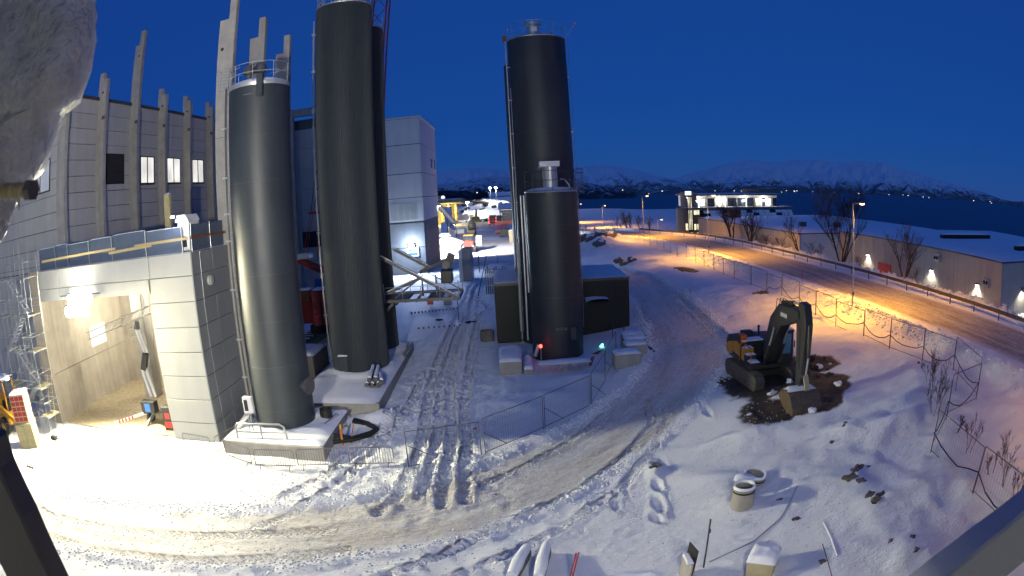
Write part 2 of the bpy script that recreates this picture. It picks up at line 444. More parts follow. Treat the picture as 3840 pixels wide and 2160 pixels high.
# soft drifts, hollows and heaps: x, y, radius x, radius y, height
MOUNDS = [(7.6, 22.6, 1.2, .8, .28), (9.4, 22.2, 1.6, .7, .2), (8.3, 20.0, 1.2, 1.0, .22), (11.5, 25.5, 2.5, 1.2, .3), (13.0, 18.4, 1.2, 1.6, .3), (12.9, 16.2, .9, 1.2, .28),
          (12.4, 12.8, 1.3, 1.3, .3), (15.2, 23.0, 1.0, .8, .35), (17.6, 21.4, 2.6, 1.0, .5), (16.6, 24.2, 1.5, .7, -.3), (19, 23.4, 2.0, .8, .45), (18.3, 22.4, 1.0, .4, -.35),
          (14.2, 15.0, 2.2, 1.6, .25), (10.4, 14.0, 1.2, 1.0, .18), (5.5, 25.0, .6, .9, .18), (-8.9, 33.9, 1.4, .9, .55), (-7.6, 34.6, 1.2, .8, .35), (-1.0, 35.8, 2.8, 1.5, .42), (1.6, 37.5, 2.2, 1.2, .3),
          (4.4, 41.0, 1.5, 1.0, .2), (20.6, 55, 3.0, 8.0, .5), (19.6, 74, 2.5, 7, .7), (18.2, 88, 3, 6, .7), (17.2, 118, 3.5, 9, 1.6), (22.5, 54.5, 1.4, 1.6, -.5), (20.5, 42, 1.5, 3, .3), (22, 34, 1.5, 2.5, .25),
          (-33.5, 22.0, 1.5, 1.5, .3), (-36, 21.5, 2.0, 1.5, .6), (6.0, 24.6, .35, .5, .3), (9.6, 26.0, 1.5, .5, .15), (7.0, 12.5, 2.0, 1.5, .25), (3.0, 16.5, 2.0, 1.0, .12)]
PITS = [(5.83, 23.3, .16, .5, .22), (5.5, 21.6, .2, .6, .25), (5.2, 20.6, .2, .4, .22), (3.75, 22.2, .12, .5, .2), (3.93, 22.9, .1, .25, .15), (2.23, 20.4, .14, .14, .12), (1.9, 20.1, .14, .12, .12), (1.6, 19.85, .14, .12, .12),
        (1.3, 19.65, .14, .12, .12), (1.05, 19.5, .14, .12, .12), (.7, 19.45, .14, .12, .12), (6.6, 25.6, .12, .6, .15), (10.2, 30.4, .2, .9, .2), (12.3, 27.5, .15, .9, .2)]
_pr = random.Random(3)
for _i in range(70):   # trodden dents in front of the annex and beyond the haul road
    PITS.append((_pr.uniform(-27, -12), _pr.uniform(20.5, 27.5), _pr.uniform(.1, .2), _pr.uniform(.1, .2), _pr.uniform(.05, .11)))
for _i in range(90):
    PITS.append((_pr.uniform(2.5, 9), _pr.uniform(12.5, 21), _pr.uniform(.12, .3), _pr.uniform(.1, .18), _pr.uniform(.03, .08)))
SOILS = [(15.2, 32.6, 3.1, 3.4), (13.0, 27.6, 1.8, 1.9), (15.4, 27.0, 1.9, 1.6), (18.6, 32.8, 1.7, 1.7), (17.2, 29.4, 1.7, 2.0), (21.7, 73.5, 1.3, 2.6)]

def _lines(parts):
    out = []
    for a, b, st in parts:
        n = max(1, int(round((b-a)/st))); out += list(np.linspace(a, b, n, endpoint=False))
    return np.array(out + [parts[-1][1]])
GX = _lines([(-900, -300, 40), (-300, -90, 12), (-90, -42, 2.5), (-42, -34, .5), (-34, 18, .14), (18, 27, .17), (27, 42, .3), (42, 62, .8), (62, 130, 4), (130, 500, 20), (500, 900, 40)])
GY = _lines([(-30, 6, 2), (6, 11, .5), (11, 44, .14), (44, 60, .22), (60, 96, .38), (96, 135, .6), (135, 220, 1.5), (220, 480, 4), (480, 1400, 25)])
GXX, GYY = np.meshgrid(GX, GY)
def ground_detail(X, Y):
    z = tz(X, Y)
    s = X - road_x(Y)
    near = (1 - sstep(120, 200, Y))
    hd, hu, hv, hi = poly_dist(X, Y, HAUL)
    hw = np.interp(hi, range(len(HAULW)), HAULW)
    e = hd / hw + 0.16 * fbm(X / 1.6, Y / 1.6, 3, 5)
    haul = 1 - sstep(0.78, 1.12, e)
    far = sstep(122, 135, Y) * (1 - sstep(300, 330, Y)) * sstep(-24, -20, X) * (1 - sstep(2, 8, X)) * sstep(-.25, .25, fbm(X / 9, Y / 14, 3, 6) + .12)
    haul = np.maximum(haul, far * .95)
    road = (1 - sstep(3.2, 4.1, np.abs(s + 0.35 * vnoise(X / 1.5, Y / 1.5, 9)))) * near
    soft = (1 - haul) * (1 - road)
    z = z + soft * (0.10 * fbm(X / 3.2, Y / 3.2, 3, 11) + 0.03 * fbm(X / .7, Y / .7, 2, 12)) * near
    slope = sstep(6, 14, X) * (1 - sstep(26.5, 28, s + 34.6))
    z = z + slope * soft * (0.42 * fbm(X / 4.0, Y / 4.0, 4, 21) + .16 * np.maximum(0, fbm(X / 1.1 + Y / 3., Y / 1.1, 2, 22)) * (1 - sstep(26, 32, Y))) * near
    # berm thrown up at the edge of the haul road, the lane itself a little lower
    z = z - 0.07 * haul + 0.10 * np.exp(-((e - 1.13) / 0.13) ** 2) * (0.6 + 1.4 * np.abs(vnoise(X / .5, Y / .5, 31))) * near
    z = z + haul * 0.012 * fbm(hv * 4.0, hu / 3.0, 3, 33)
    # snow banks ploughed to both sides of the road
    ch = 0.5 + 1.6 * np.abs(fbm(X / .9, Y / .9, 3, 41))
    z = z + near * (0.5 * np.exp(-((s + 6.5) / .8) ** 2) + 0.22 * np.exp(-((s + 4.6) / .5) ** 2) + 0.75 * np.exp(-((s - 6.8) / 1.1) ** 2)) * ch
    churn = np.zeros(X.shape); rutm = np.zeros(X.shape); ruu = np.zeros(X.shape); rvv = np.zeros(X.shape)
    for pts, w, dep in RUTS:
        sel = (X > min(p[0] for p in pts)-2) & (X < max(p[0] for p in pts)+2) & (Y > min(p[1] for p in pts)-2) & (Y < max(p[1] for p in pts)+2)
        if not sel.any(): continue
        d, u, v, _ = poly_dist(X[sel], Y[sel], pts)
        tread = 0.85 + 0.25 * vnoise(u * 2.2, v * 3, 57)
        bite = 0.6 + 0.8 * vnoise(u / 1.3, u * 0 + w * 50, 55) + 0.3
        z[sel] += -dep * np.exp(-(d / w) ** 4) * tread * bite + dep * .8 * np.exp(-((d - w*1.7) / (w*.55)) ** 2) * (0.35 + np.abs(fbm(X[sel] / .35, Y[sel] / .35, 2, 56)) * 2.6)
        churn[sel] = np.maximum(churn[sel], np.exp(-(d / (w * 3.2)) ** 2))
        q_ = 1 - sstep(w * .9, w * 1.25, d); bet = q_ > rutm[sel]
        ruu[sel] = np.where(bet, u, ruu[sel]); rvv[sel] = np.where(bet, v, rvv[sel]); rutm[sel] = np.maximum(rutm[sel], q_ * min(1, dep / .09))
    z = z + churn * soft * 0.2 * fbm(X / .42, Y / .42, 3, 61, .6)
    yard = sstep(-10, -8, X) * (1 - sstep(-1, 1, X)) * sstep(20, 22, Y) * (1 - sstep(95, 110, Y))
    z = z + yard * 0.11 * fbm(X / .55, Y / 1.0, 3, 62, .6)
    fore = sstep(-30, -26, X) * (1 - sstep(-3, 2, X)) * sstep(20, 23, Y) * (1 - sstep(29, 31, Y))
    z = z + fore * soft * 0.07 * fbm(X / .6, Y / .6, 3, 63, .6)
    for mx, my, rx, ry, h in MOUNDS:
        z = z + h * np.exp(-((X-mx)/rx)**2 - ((Y-my)/ry)**2) * (1 + .5 * fbm(X / .8, Y / .8, 2, 71))
    for mx, my, rx, ry, h in PITS:
        sel = (np.abs(X-mx) < 1.5) & (np.abs(Y-my) < 2)
        q = ((X[sel]-mx)/rx)**2 + ((Y[sel]-my)/ry)**2
        z[sel] += -h * np.exp(-q**1.5) + .35 * h * np.exp(-(np.sqrt(q)-1.6)**2 * 4)
    soil = np.zeros(X.shape)
    for mx, my, rx, ry in SOILS:
        q = np.hypot((X-mx)/rx, (Y-my)/ry) + 0.35 * fbm(X / 1.1, Y / 1.1, 3, 81)
        soil = np.maximum(soil, 1 - sstep(0.98, 1.12, q))
    z = z + soil * (0.16 * fbm(X / .7, Y / .7, 3, 82) - .02)
    z = z + 2.6 * np.clip(fbm(X / 9, Y / 9, 3, 91), -.2, 1) * np.exp(-((X + 16) / 30) ** 2 - ((Y - 440) / 36) ** 2)
    return z, haul, road, soil, hu, hv, s, rutm, ruu, rvv
GZ, G_haul, G_road, G_soil, G_hu, G_hv, G_s, G_rut, G_ru, G_rv = ground_detail(GXX, GYY)
def gd(x, y):
    """height of the built ground at one point"""
    return float(ground_detail(np.array([[float(x)]]), np.array([[float(y)]]))[0][0, 0])

def snow_ground_material():
    m, nt, b = _new('trodden_snow')
    N = nt.nodes.new; L = nt.links.new
    def attr(n):
        a = N('ShaderNodeAttribute'); a.attribute_name = n; return a
    def noise(vec, scale, det=5, rough=.6):
        n = N('ShaderNodeTexNoise'); n.inputs['Scale'].default_value = scale; n.inputs['Detail'].default_value = det; n.inputs['Roughness'].default_value = rough
        L(vec, n.inputs['Vector']); return n.outputs[0]
    def rng(v, a, bb, c, d):
        r = N('ShaderNodeMapRange'); r.inputs[1].default_value = a; r.inputs[2].default_value = bb; r.inputs[3].default_value = c; r.inputs[4].default_value = d
        L(v, r.inputs[0]); return r.outputs[0]
    def mth(op, a, bb):
        q = N('ShaderNodeMath'); q.operation = op
        for i, v in enumerate((a, bb)):
            if isinstance(v, (int, float)): q.inputs[i].default_value = v
            else: L(v, q.inputs[i])
        return q.outputs[0]
    def mix(f, a, bb):
        q = N('ShaderNodeMix'); q.data_type = 'RGBA'
        if isinstance(f, float): q.inputs[0].default_value = f
        else: L(f, q.inputs[0])
        for i, v in ((6, a), (7, bb)):
            if isinstance(v, tuple): q.inputs[i].default_value = (*v, 1)
            else: L(v, q.inputs[i])
        return q.outputs[2]
    pos = N('ShaderNodeNewGeometry').outputs['Position']
    path = attr('path').outputs['Vector']
    mp = N('ShaderNodeMapping'); mp.inputs['Scale'].default_value = (0.16, 1.1, 1); L(path, mp.inputs[0])
    st = noise(mp.outputs[0], 1.0, 6, .65)
    mp2 = N('ShaderNodeMapping'); mp2.inputs['Scale'].default_value = (1.1, 4.0, 1); L(path, mp2.inputs[0])
    st2 = noise(mp2.outputs[0], 1.0, 4, .6)
    fine = noise(pos, 5.0, 6, .7)
    big = noise(pos, .35, 4, .5)
    snow = mix(rng(big, .35, .65, 0, 1), (0.80, 0.815, 0.84), (0.86, 0.87, 0.885))
    streaks = mth('ADD', mth('MULTIPLY', st, .5), mth('ADD', mth('MULTIPLY', st2, .25), mth('MULTIPLY', noise(pos, 2.2, 7, .7), .25)))
    hf = mth('MULTIPLY', attr('haul').outputs['Fac'], mth('MULTIPLY', rng(streaks, .40, .60, 0.3, 1.0), rng(fine, .3, .7, .5, 1.15)))
    col = mix(hf, snow, (0.47, 0.42, 0.345))
    rf = mth('MULTIPLY', attr('road').outputs['Fac'], mth('MULTIPLY', rng(streaks, .40, .60, 0.5, 1.0), rng(fine, .3, .7, .8, 1.1)))
    col = mix(rf, col, (0.22, 0.165, 0.095))
    # scattered grit blown over the trodden snow
    col = mix(rng(noise(pos, 14.0, 3, .8), .68, .76, 0.0, 0.35), col, (0.45, 0.42, 0.37))
    col = mix(attr('soil').outputs['Fac'], col, mix(rng(fine, .35, .65, 0, 1), (0.028, 0.023, 0.018), (0.07, 0.056, 0.042)))
    L(col, b.inputs['Base Color'])
    b.inputs['Roughness'].default_value = 0.7
    b.inputs['Specular IOR Level'].default_value = 0.35
    b1 = N('ShaderNodeBump'); b1.inputs['Strength'].default_value = .8; b1.inputs['Distance'].default_value = .11; L(noise(pos, 3.2, 8, .66), b1.inputs['Height'])
    b2 = N('ShaderNodeBump'); b2.inputs['Strength'].default_value = .5; b2.inputs['Distance'].default_value = .03; L(noise(pos, 18, 4, .7), b2.inputs['Height']); L(b1.outputs[0], b2.inputs['Normal'])
    # lug pattern pressed into the wheel ruts
    tr = attr('tread').outputs['Vector']; sp = N('ShaderNodeSeparateXYZ'); L(tr, sp.inputs[0])
    ab = N('ShaderNodeMath'); ab.operation = 'ABSOLUTE'; L(sp.outputs[1], ab.inputs[0])
    ph = mth('ADD', mth('MULTIPLY', sp.outputs[0], 21.0), mth('MULTIPLY', ab.outputs[0], 14.0))
    sn = N('ShaderNodeMath'); sn.operation = 'SINE'; L(ph, sn.inputs[0])
    lug = mth('MULTIPLY', rng(sn.outputs[0], -.3, .3, 0, 1), mth('MULTIPLY', attr('rut').outputs['Fac'], rng(noise(pos, 1.4, 3, .6), .38, .55, 0, 1)))
    b3 = N('ShaderNodeBump'); b3.inputs['Strength'].default_value = 1.0; b3.inputs['Distance'].default_value = .12; L(lug, b3.inputs['Height']); L(b2.outputs[0], b3.inputs['Normal']); b2 = b3
    L(b2.outputs[0], b.inputs['Normal'])
    return m
M['ground'] = snow_ground_material()
def build_ground():
    ny, nx = GXX.shape
    V = np.stack([GXX.ravel(), GYY.ravel(), GZ.ravel()], 1)
    idx = np.arange(ny*nx).reshape(ny, nx)
    F = np.stack([idx[:-1, :-1].ravel(), idx[:-1, 1:].ravel(), idx[1:, 1:].ravel(), idx[1:, :-1].ravel()], 1)
    road_m = (G_road.ravel()[F].mean(1) > .5); haul_m = (G_haul.ravel()[F].mean(1) > .5) & ~road_m
    onroad = (G_road > 0.02)
    PU = np.where(onroad, GYY, G_hu).ravel(); PV = np.where(onroad, G_s + 40, G_hv).ravel()
    for name, sel in (('ground', ~road_m & ~haul_m), ('haul_road', haul_m), ('main_road', road_m)):
        f = F[sel]; used, inv = np.unique(f, return_inverse=True); f = inv.reshape(-1, 4)
        me = bpy.data.meshes.new(name)
        me.vertices.add(len(used)); me.vertices.foreach_set('co', V[used].ravel())
        me.loops.add(f.size); me.loops.foreach_set('vertex_index', f.ravel().astype(np.int32))
        me.polygons.add(len(f)); me.polygons.foreach_set('loop_start', (np.arange(len(f)) * 4).astype(np.int32))
        me.polygons.foreach_set('use_smooth', np.ones(len(f), bool))
        me.update(calc_edges=True)
        for an, arr in (('haul', G_haul), ('road', G_road), ('soil', G_soil), ('rut', G_rut)):
            a = me.attributes.new(an, 'FLOAT', 'POINT'); a.data.foreach_set('value', arr.ravel()[used].astype(np.float32))
        a = me.attributes.new('path', 'FLOAT_VECTOR', 'POINT')
        a.data.foreach_set('vector', np.stack([PU[used], PV[used], PU[used]*0], 1).ravel().astype(np.float32))
        a = me.attributes.new('tread', 'FLOAT_VECTOR', 'POINT')
        a.data.foreach_set('vector', np.stack([G_ru.ravel()[used], G_rv.ravel()[used], G_ru.ravel()[used]*0], 1).ravel().astype(np.float32))
        me.materials.append(M['ground']); me.validate()
        o = bpy.data.objects.new(name, me); C.objects.link(o); struct(o)
build_ground()

# crumbs of broken snow along the ruts, the lane edges and the ploughed banks
def snow_crumbs():
    rg = np.random.default_rng(5); P = []
    def along(pts, n, spread, s0, s1):
        pts = np.array(pts, float); seg = np.hypot(*(pts[1:]-pts[:-1]).T); cum = np.r_[0, np.cumsum(seg)]
        d = rg.uniform(0, cum[-1], n); i = np.clip(np.searchsorted(cum, d)-1, 0, len(seg)-1); t = (d-cum[i])/seg[i]
        a = pts[i] + (pts[i+1]-pts[i])*t[:, None]; q = (pts[i+1]-pts[i])/seg[i][:, None]; off = rg.normal(0, spread, n)
        P.append(np.c_[a[:, 0]-q[:, 1]*off, a[:, 1]+q[:, 0]*off, rg.uniform(s0, s1, n)**1.0])
    for pts, w, dep in RUTS: along(pts, int(260 + 2600*dep), w*2.0, .015, .07)
    hp = np.array(HAUL[2:17]); nrm = np.gradient(hp, axis=0); nrm /= np.hypot(*nrm.T)[:, None]; hw = np.array(HAULW[2:17])*1.12
    for sg in (-1, 1): along(np.c_[hp[:, 0]-nrm[:, 1]*hw*sg, hp[:, 1]+nrm[:, 0]*hw*sg], 3200, .32, .02, .10)
    along([(28.0, 8), (28.0, 90)], 2600, .6, .04, .18); along([(41.2, 20), (41.2, 90)], 1200, .7, .05, .2)
    along([(-26, 24), (-12, 24.5), (-3, 26)], 1800, 1.8, .012, .05); along([(-5, 24), (-4, 60)], 2600, 1.6, .015, .07)
    along([(9, 13), (12, 30)], 700, 2.5, .012, .05)
    A = np.concatenate(P); A = A[(A[:, 1] > 8)]
    Z = ground_detail(A[:, 0][None, :], A[:, 1][None, :])[0][0]
    base = np.array([(1, 0, 0), (0, 1, 0), (-1, 0, 0), (0, -1, 0), (0, 0, .8), (0, 0, -.6)], float)
    n = len(A); J = rg.uniform(.6, 1.3, (n, 6, 1)); th = rg.uniform(0, 6.28, n)
    c, s_ = np.cos(th), np.sin(th)
    V = base[None]*J*A[:, 2][:, None, None]
    V = np.stack([V[..., 0]*c[:, None]-V[..., 1]*s_[:, None], V[..., 0]*s_[:, None]+V[..., 1]*c[:, None], V[..., 2]], -1)
    V += np.c_[A[:, 0], A[:, 1], Z + A[:, 2]*.25][:, None, :]
    F = np.array([(0, 1, 4), (1, 2, 4), (2, 3, 4), (3, 0, 4), (1, 0, 5), (2, 1, 5), (3, 2, 5), (0, 3, 5)])
    F = (F[None] + (np.arange(n)*6)[:, None, None]).reshape(-1, 3)
    me = bpy.data.meshes.new('snow_crumbs')
    me.vertices.add(n*6); me.vertices.foreach_set('co', V.reshape(-1))
    me.loops.add(F.size); me.loops.foreach_set('vertex_index', F.ravel().astype(np.int32))
    me.polygons.add(len(F)); me.polygons.foreach_set('loop_start', (np.arange(len(F))*3).astype(np.int32))
    me.update(calc_edges=True); me.materials.append(M['cap']); me.validate()
    o = bpy.data.objects.new('snow_crumbs', me); C.objects.link(o); o['kind'] = 'stuff'
    tag(o, 'crumbs of broken snow strewn along the wheel ruts and road edges', 'snow crumbs')
snow_crumbs()

# the fjord
def water_material():
    m, nt, b = _new('sea_water')
    b.inputs['Base Color'].default_value = (0.008, 0.03, 0.10, 1); b.inputs['Roughness'].default_value = 0.35; b.inputs['Specular IOR Level'].default_value = 0.25; b.inputs['IOR'].default_value = 1.33
    N = nt.nodes.new; L = nt.links.new
    mp = N('ShaderNodeMapping'); mp.inputs['Scale'].default_value = (0.02, 0.06, 1); L(N('ShaderNodeNewGeometry').outputs['Position'], mp.inputs[0])
    n = N('ShaderNodeTexNoise'); n.inputs['Scale'].default_value = 1; n.inputs['Detail'].default_value = 8; n.inputs['Roughness'].default_value = .7; L(mp.outputs[0], n.inputs['Vector'])
    bp = N('ShaderNodeBump'); bp.inputs['Strength'].default_value = .6; bp.inputs['Distance'].default_value = 3; L(n.outputs[0], bp.inputs['Height']); L(bp.outputs[0], b.inputs['Normal'])
    return m
_w = MB(); _w.grid(lambda u, v: (-9000 + 24000*u, -500 + 12000*v, -15.0), 4, 4)
struct(_w.build('sea_water', water_material()))

# mountains across the fjord and the wooded hills before them
def mountain_material(name, snowc, treec, lo, hi, fine):
    m, nt, b = _new(name)
    N = nt.nodes.new; L = nt.links.new
    pos = N('ShaderNodeNewGeometry').outputs['Position']
    sep = N('ShaderNodeSeparateXYZ'); L(pos, sep.inputs[0])
    n1 = N('ShaderNodeTexNoise'); n1.inputs['Scale'].default_value = fine; n1.inputs['Detail'].default_value = 9; n1.inputs['Roughness'].default_value = .72; L(pos, n1.inputs['Vector'])
    hh = N('ShaderNodeMapRange'); hh.inputs[1].default_value = lo; hh.inputs[2].default_value = hi; hh.inputs[3].default_value = 0.2; hh.inputs[4].default_value = -0.16
    L(sep.outputs[2], hh.inputs[0])
    ad = N('ShaderNodeMath'); ad.operation = 'ADD'; L(n1.outputs[0], ad.inputs[0]); L(hh.outputs[0], ad.inputs[1])
    rp = N('ShaderNodeMapRange'); rp.inputs[1].default_value = .50; rp.inputs[2].default_value = .64; L(ad.outputs[0], rp.inputs[0])
    mx = N('ShaderNodeMix'); mx.data_type = 'RGBA'; mx.inputs[6].default_value = (*snowc, 1); mx.inputs[7].default_value = (*treec, 1)
    L(rp.outputs[0], mx.inputs[0]); L(mx.outputs[2], b.inputs['Base Color']); b.inputs['Roughness'].default_value = .9
    b.inputs['Specular IOR Level'].default_value = 0.1
    return m
def ridge(name, prof, r0, r1, z0, back, mat_, seed, rough, nu=420, nv=46):
    """prof: (azimuth deg, elevation deg of the crest as the valley sees it)"""
    az = np.array([p[0] for p in prof]); el = np.array([p[1] for p in prof])
    A = np.linspace(az[0], az[-1], nu); E = np.interp(A, az, el)
    mb_v = []; 
    for j in range(nv + 1):
        t = j / nv
        for i in range(nu):
            a = R(A[i]); rc = r1 * (1 + .08 * float(vnoise(A[i] / 3.0, 0.5, seed)))
            crest = CAM_H + rc * math.tan(R(E[i]))
            if t < .85:
                q = t / .85; r = r0 + (rc - r0) * q
                z = z0 + (crest - z0) * (q ** 1.35)
                n = float(fbm(A[i] * .9 + q * 1.2, q * 4.5 - A[i] * .25, 5, seed, .55))
                z += rough * n * math.sin(math.pi * min(1, q)) * (crest - z0 + 60)
                z = max(z, z0 - 5)
            else:
                q = (t - .85) / .15; r = rc + back * q; z = crest * (1 - .6 * q)
            if t == .85 or abs(t-.85) < .012:
                z += 0
            mb_v.append((r * math.sin(a), r * math.cos(a), z))
    fs = [(j*nu+i, j*nu+i+1, (j+1)*nu+i+1, (j+1)*nu+i) for j in range(nv) for i in range(nu-1)]
    mb = MB(); mb.v = mb_v; mb.f = fs; mb.m = [0]*len(fs)
    return struct(mb.build(name, mat_, None, 60))
_mt = mountain_material('snowy_mountain', (0.8, 0.84, 0.9), (0.16, 0.17, 0.18), -15, 150, 0.007)
_mf = mountain_material('birch_forest_hill', (0.6, 0.64, 0.7), (0.05, 0.055, 0.06), -10, 110, 0.025)
_jag = random.Random(5)
EAST = [(13.4, .75), (14.9, .9), (15.9, 1.0), (17, 1.38), (18, 1.6), (19, 1.78), (20, 2.08), (21.3, 2.33), (22.3, 2.5), (23.4, 2.6), (24.1, 2.45), (24.8, 2.38), (26, 2.45), (27, 2.58), (28, 2.66), (29, 2.6), (30.1, 2.7), (31, 2.5), (32, 2.42), (33, 2.6), (34, 2.7),
        (35, 2.55), (36, 2.67), (37, 2.5), (38, 2.2), (39.3, 1.98), (40.8, 1.7), (42.3, 1.42), (44, 1.18), (45.5, .95), (47, .72), (48.7, .45), (50.4, .12), (52, .0), (54, .1), (58, .3), (64, .4)]
ridge('mountain_range', EAST, 4000, 6800, -15, 900, _mt, 101, .38)
WEST = [(-28, 1.2), (-18, 1.7), (-10, 2.15), (-6.3, 2.32), (-4.5, 2.52), (-3.3, 2.6), (-1.5, 2.4), (0.1, 2.2), (2, 2.05), (4.5, 2.1), (6.2, 2.2), (8, 2.3), (9.2, 2.32), (10, 2.22), (11.2, 2.0), (12.4, 1.7), (13.5, 1.4), (14.9, 1.02), (16, .72), (17.2, .4), (18.5, .1), (20, -.2)]
ridge('north_mountain', WEST, 3000, 4600, -15, 700, _mt, 131, .25)
HILLS = [(-30, .9), (-14, 1.25), (-8, 1.3), (-6.3, 1.28), (-4.5, 1.38), (-2.5, 1.6), (-1.5, 1.72), (-.3, 1.62), (1, 1.5), (3, 1.3), (5, 1.22), (6.6, 1.0), (7.6, .72), (8.8, .35), (9.8, .05), (10.8, -.25), (12, -.45)]
ridge('wooded_hill', HILLS, 1900, 2600, -15, 400, _mf, 151, .3, nu=300)
LOW = [(-30, .5), (-9, .62), (-6.5, .75), (-5.2, .72), (-4.2, .6), (-3, .35), (-2, .2), (-.5, .1), (1.5, .0), (3.2, -.15)]
_md = mountain_material('spruce_hill', (0.10, 0.11, 0.125), (0.02, 0.024, 0.028), -10, 120, 0.03)
ridge('spruce_hill', LOW, 700, 1150, -4, 250, _md, 171, .3, nu=200, nv=30)
# ------------------------------------------------------------------ main hall with concrete columns
hall = thing('main_hall', 'tall grey panelled hall with lit windows and concrete columns rising above its roof', 'building', (-40, 50, 0))
MB().box(-52, -33.58, 33.75, 68, 0, 24.3).build('wall', M['mgrey'], hall)
MB().box(-52, -34.95, 33.66, 33.74, 0, 10.95).build('plinth_wall', M['panel_warm'], hall)
YC = [33.65, 39.55, 45.35, 50.85, 56.35, 61.95, 67.9]
ZC = [11.0] + [24.5 - 1.31 * k for k in range(10, -1, -1)]
WIN = [(47.1, 49.8), (52.45, 55.4), (58.15, 61.0)]
def cut_by(a0, a1, holes):
    out = []; c = a0
    for h0, h1 in holes:
        if h1 > c and h0 < a1:
            if h0 > c: out.append((c, h0))
            c = max(c, h1)
    if c < a1: out.append((c, a1))
    return out
for i in range(len(YC)-1):
    for j in range(len(ZC)-1):
        y0, y1, z0, z1 = YC[i], YC[i+1], ZC[j], ZC[j+1]
        holes = [w for w in WIN + [(40.97, 44.2)] if w[0] > y0 and w[1] < y1 and z1 > 17.1 and z0 < 19.8]
        for a, b in cut_by(y0, y1, holes):
            panel(hall, M['panel_warm'], (-33.5, (a+b)/2, (z0+z1)/2), (.1, b-a-.045, z1-z0-.042))
        for a, b in holes:      # strips over and under a window
            w0, w1 = (17.2, 19.85) if a < 42 else (17.04, 19.75)
            if z0 < w0-.05: panel(hall, M['panel_warm'], (-33.5, (a+b)/2, (z0+w0)/2), (.1, b-a-.01, w0-z0-.042))
            if z1 > w1+.05: panel(hall, M['panel_warm'], (-33.5, (a+b)/2, (w1+z1)/2), (.1, b-a-.01, z1-w1-.042))
XL = [-52, -46.0, -40.2, -33.6]
for i in range(3):
    for j in range(len(ZC)-1):
        x0, x1, z0, z1 = XL[i], XL[i+1], ZC[j], ZC[j+1]
        holes = [(-37.9, -34.8)] if (x0 < -37 < x1 and z1 > 17.2 and z0 < 19.6) else []
        for a, b in cut_by(x0, x1, holes):
            panel(hall, M['panel_warm'], ((a+b)/2, 33.68, (z0+z1)/2), (b-a-.045, .1, z1-z0-.042))
        for a, b in holes:
            if z0 < 17.05: panel(hall, M['panel_warm'], ((a+b)/2, 33.68, (z0+17.1)/2), (b-a-.01, .1, 17.1-z0-.042))
            if z1 > 19.75: panel(hall, M['panel_warm'], ((a+b)/2, 33.68, (19.7+z1)/2), (b-a-.01, .1, z1-19.7-.042))
MB().box(-52.1, -33.36, 33.55, 68, 24.42, 24.72).build('roof_edge', M['steel'], hall)
MB().snow(-52, -33.45, 33.6, 68, 24.72, .16, 4, 20).build('roof_snow', M['cap'], hall, 40)
def hall_window(y0, y1, z0, z1, pane):
    f = MB()
    for a, b, c, d in ((y0, y1, z0, z0+.09), (y0, y1, z1-.09, z1), (y0, y0+.09, z0+.09, z1-.09), (y1-.09, y1, z0+.09, z1-.09), ((y0+y1)/2-.05, (y0+y1)/2+.05, z0+.09, z1-.09)):
        f.box(-33.52, -33.40, a, b, c, d)
    w = f.build('window', M['black'], hall)
    MB().box(-33.50, -33.46, y0+.09, (y0+y1)/2-.05, z0+.09, z1-.09).build('pane', pane, w)
    MB().box(-33.50, -33.46, (y0+y1)/2+.05, y1-.09, z0+.09, z1-.09).build('pane', pane, w)
    MB().box(-33.5, -33.34, y0-.05, y1+.05, z0-.09, z0-.01).build('sill', M['steel'], w)
for w in WIN: hall_window(w[0], w[1], 17.13, 19.75, M['win'])
f = MB()
for a, b, c, d in ((-37.9, -34.8, 17.1, 17.19), (-37.9, -34.8, 19.61, 19.7), (-37.9, -37.81, 17.19, 19.61), (-34.89, -34.8, 17.19, 19.61), (-36.4, -36.3, 17.19, 19.61)):
    f.box(a, b, 33.58, 33.70, c, d)
w = f.build('window', M['black'], hall)
for a, b in ((-37.81, -36.4), (-36.3, -34.89)):
    MB().box(a, b, 33.64, 33.68, 17.19, 19.61).build('pane', M['win_dim'], w)
lv = MB().box(-33.6, -33.5, 40.97, 44.2, 17.2, 19.85).build('louvre', M['black'], hall)
for k in range(32):
    z = 17.28 + k * .08
    s_ = MB().obox((-33.44, 42.585, z), (.07, 3.1, .012), (0, R(-35), 0)).build('slat', M['steel'], lv)
def corbel_column(parent, x0, x1, y0, y1, z_in, z_out, mid, name='column', zb=0):
    """precast column with a stepped head: z_in = top on the wall side (x0), z_out on the far side"""
    poly = [(x0, zb), (x1, zb), (x1, z_out), (mid, z_out), (mid, z_in), (x0, z_in)]
    c = MB().prism(poly, 'y', y0, y1).build(name, M['conc'], parent, False, .02)
    return c
for y0, zi, zo in ((33.4, 24.6, 24.2), (39.3, 26.9, 26.25), (45.1, 30.5, 31.95), (50.6, 26.75, 26.05), (56.15, 26.65, 26.0), (61.75, 26.55, 25.9)):
    c = corbel_column(hall, -33.62, -32.55, y0, y0+.52, zi, zo, -33.1, zb=11.14 if y0 < 42 else 0)
    h = MB()
    h.tube([(-33.0, y0-.004, min(zi, zo)-1.2), (-33.0, y0+.05, min(zi, zo)-1.2)], .12, 12); h.build('cable_hole', M['black'], c)
    MB().box(-32.8, -32.5, y0-.12, y0-.005, 22.6, 22.9).build('bracket', M['steel'], c)
    MB().box(-33.3, -32.7, y0+.53, y0+.9, 24.72, 25.0).build('bearing', M['rust'], c)

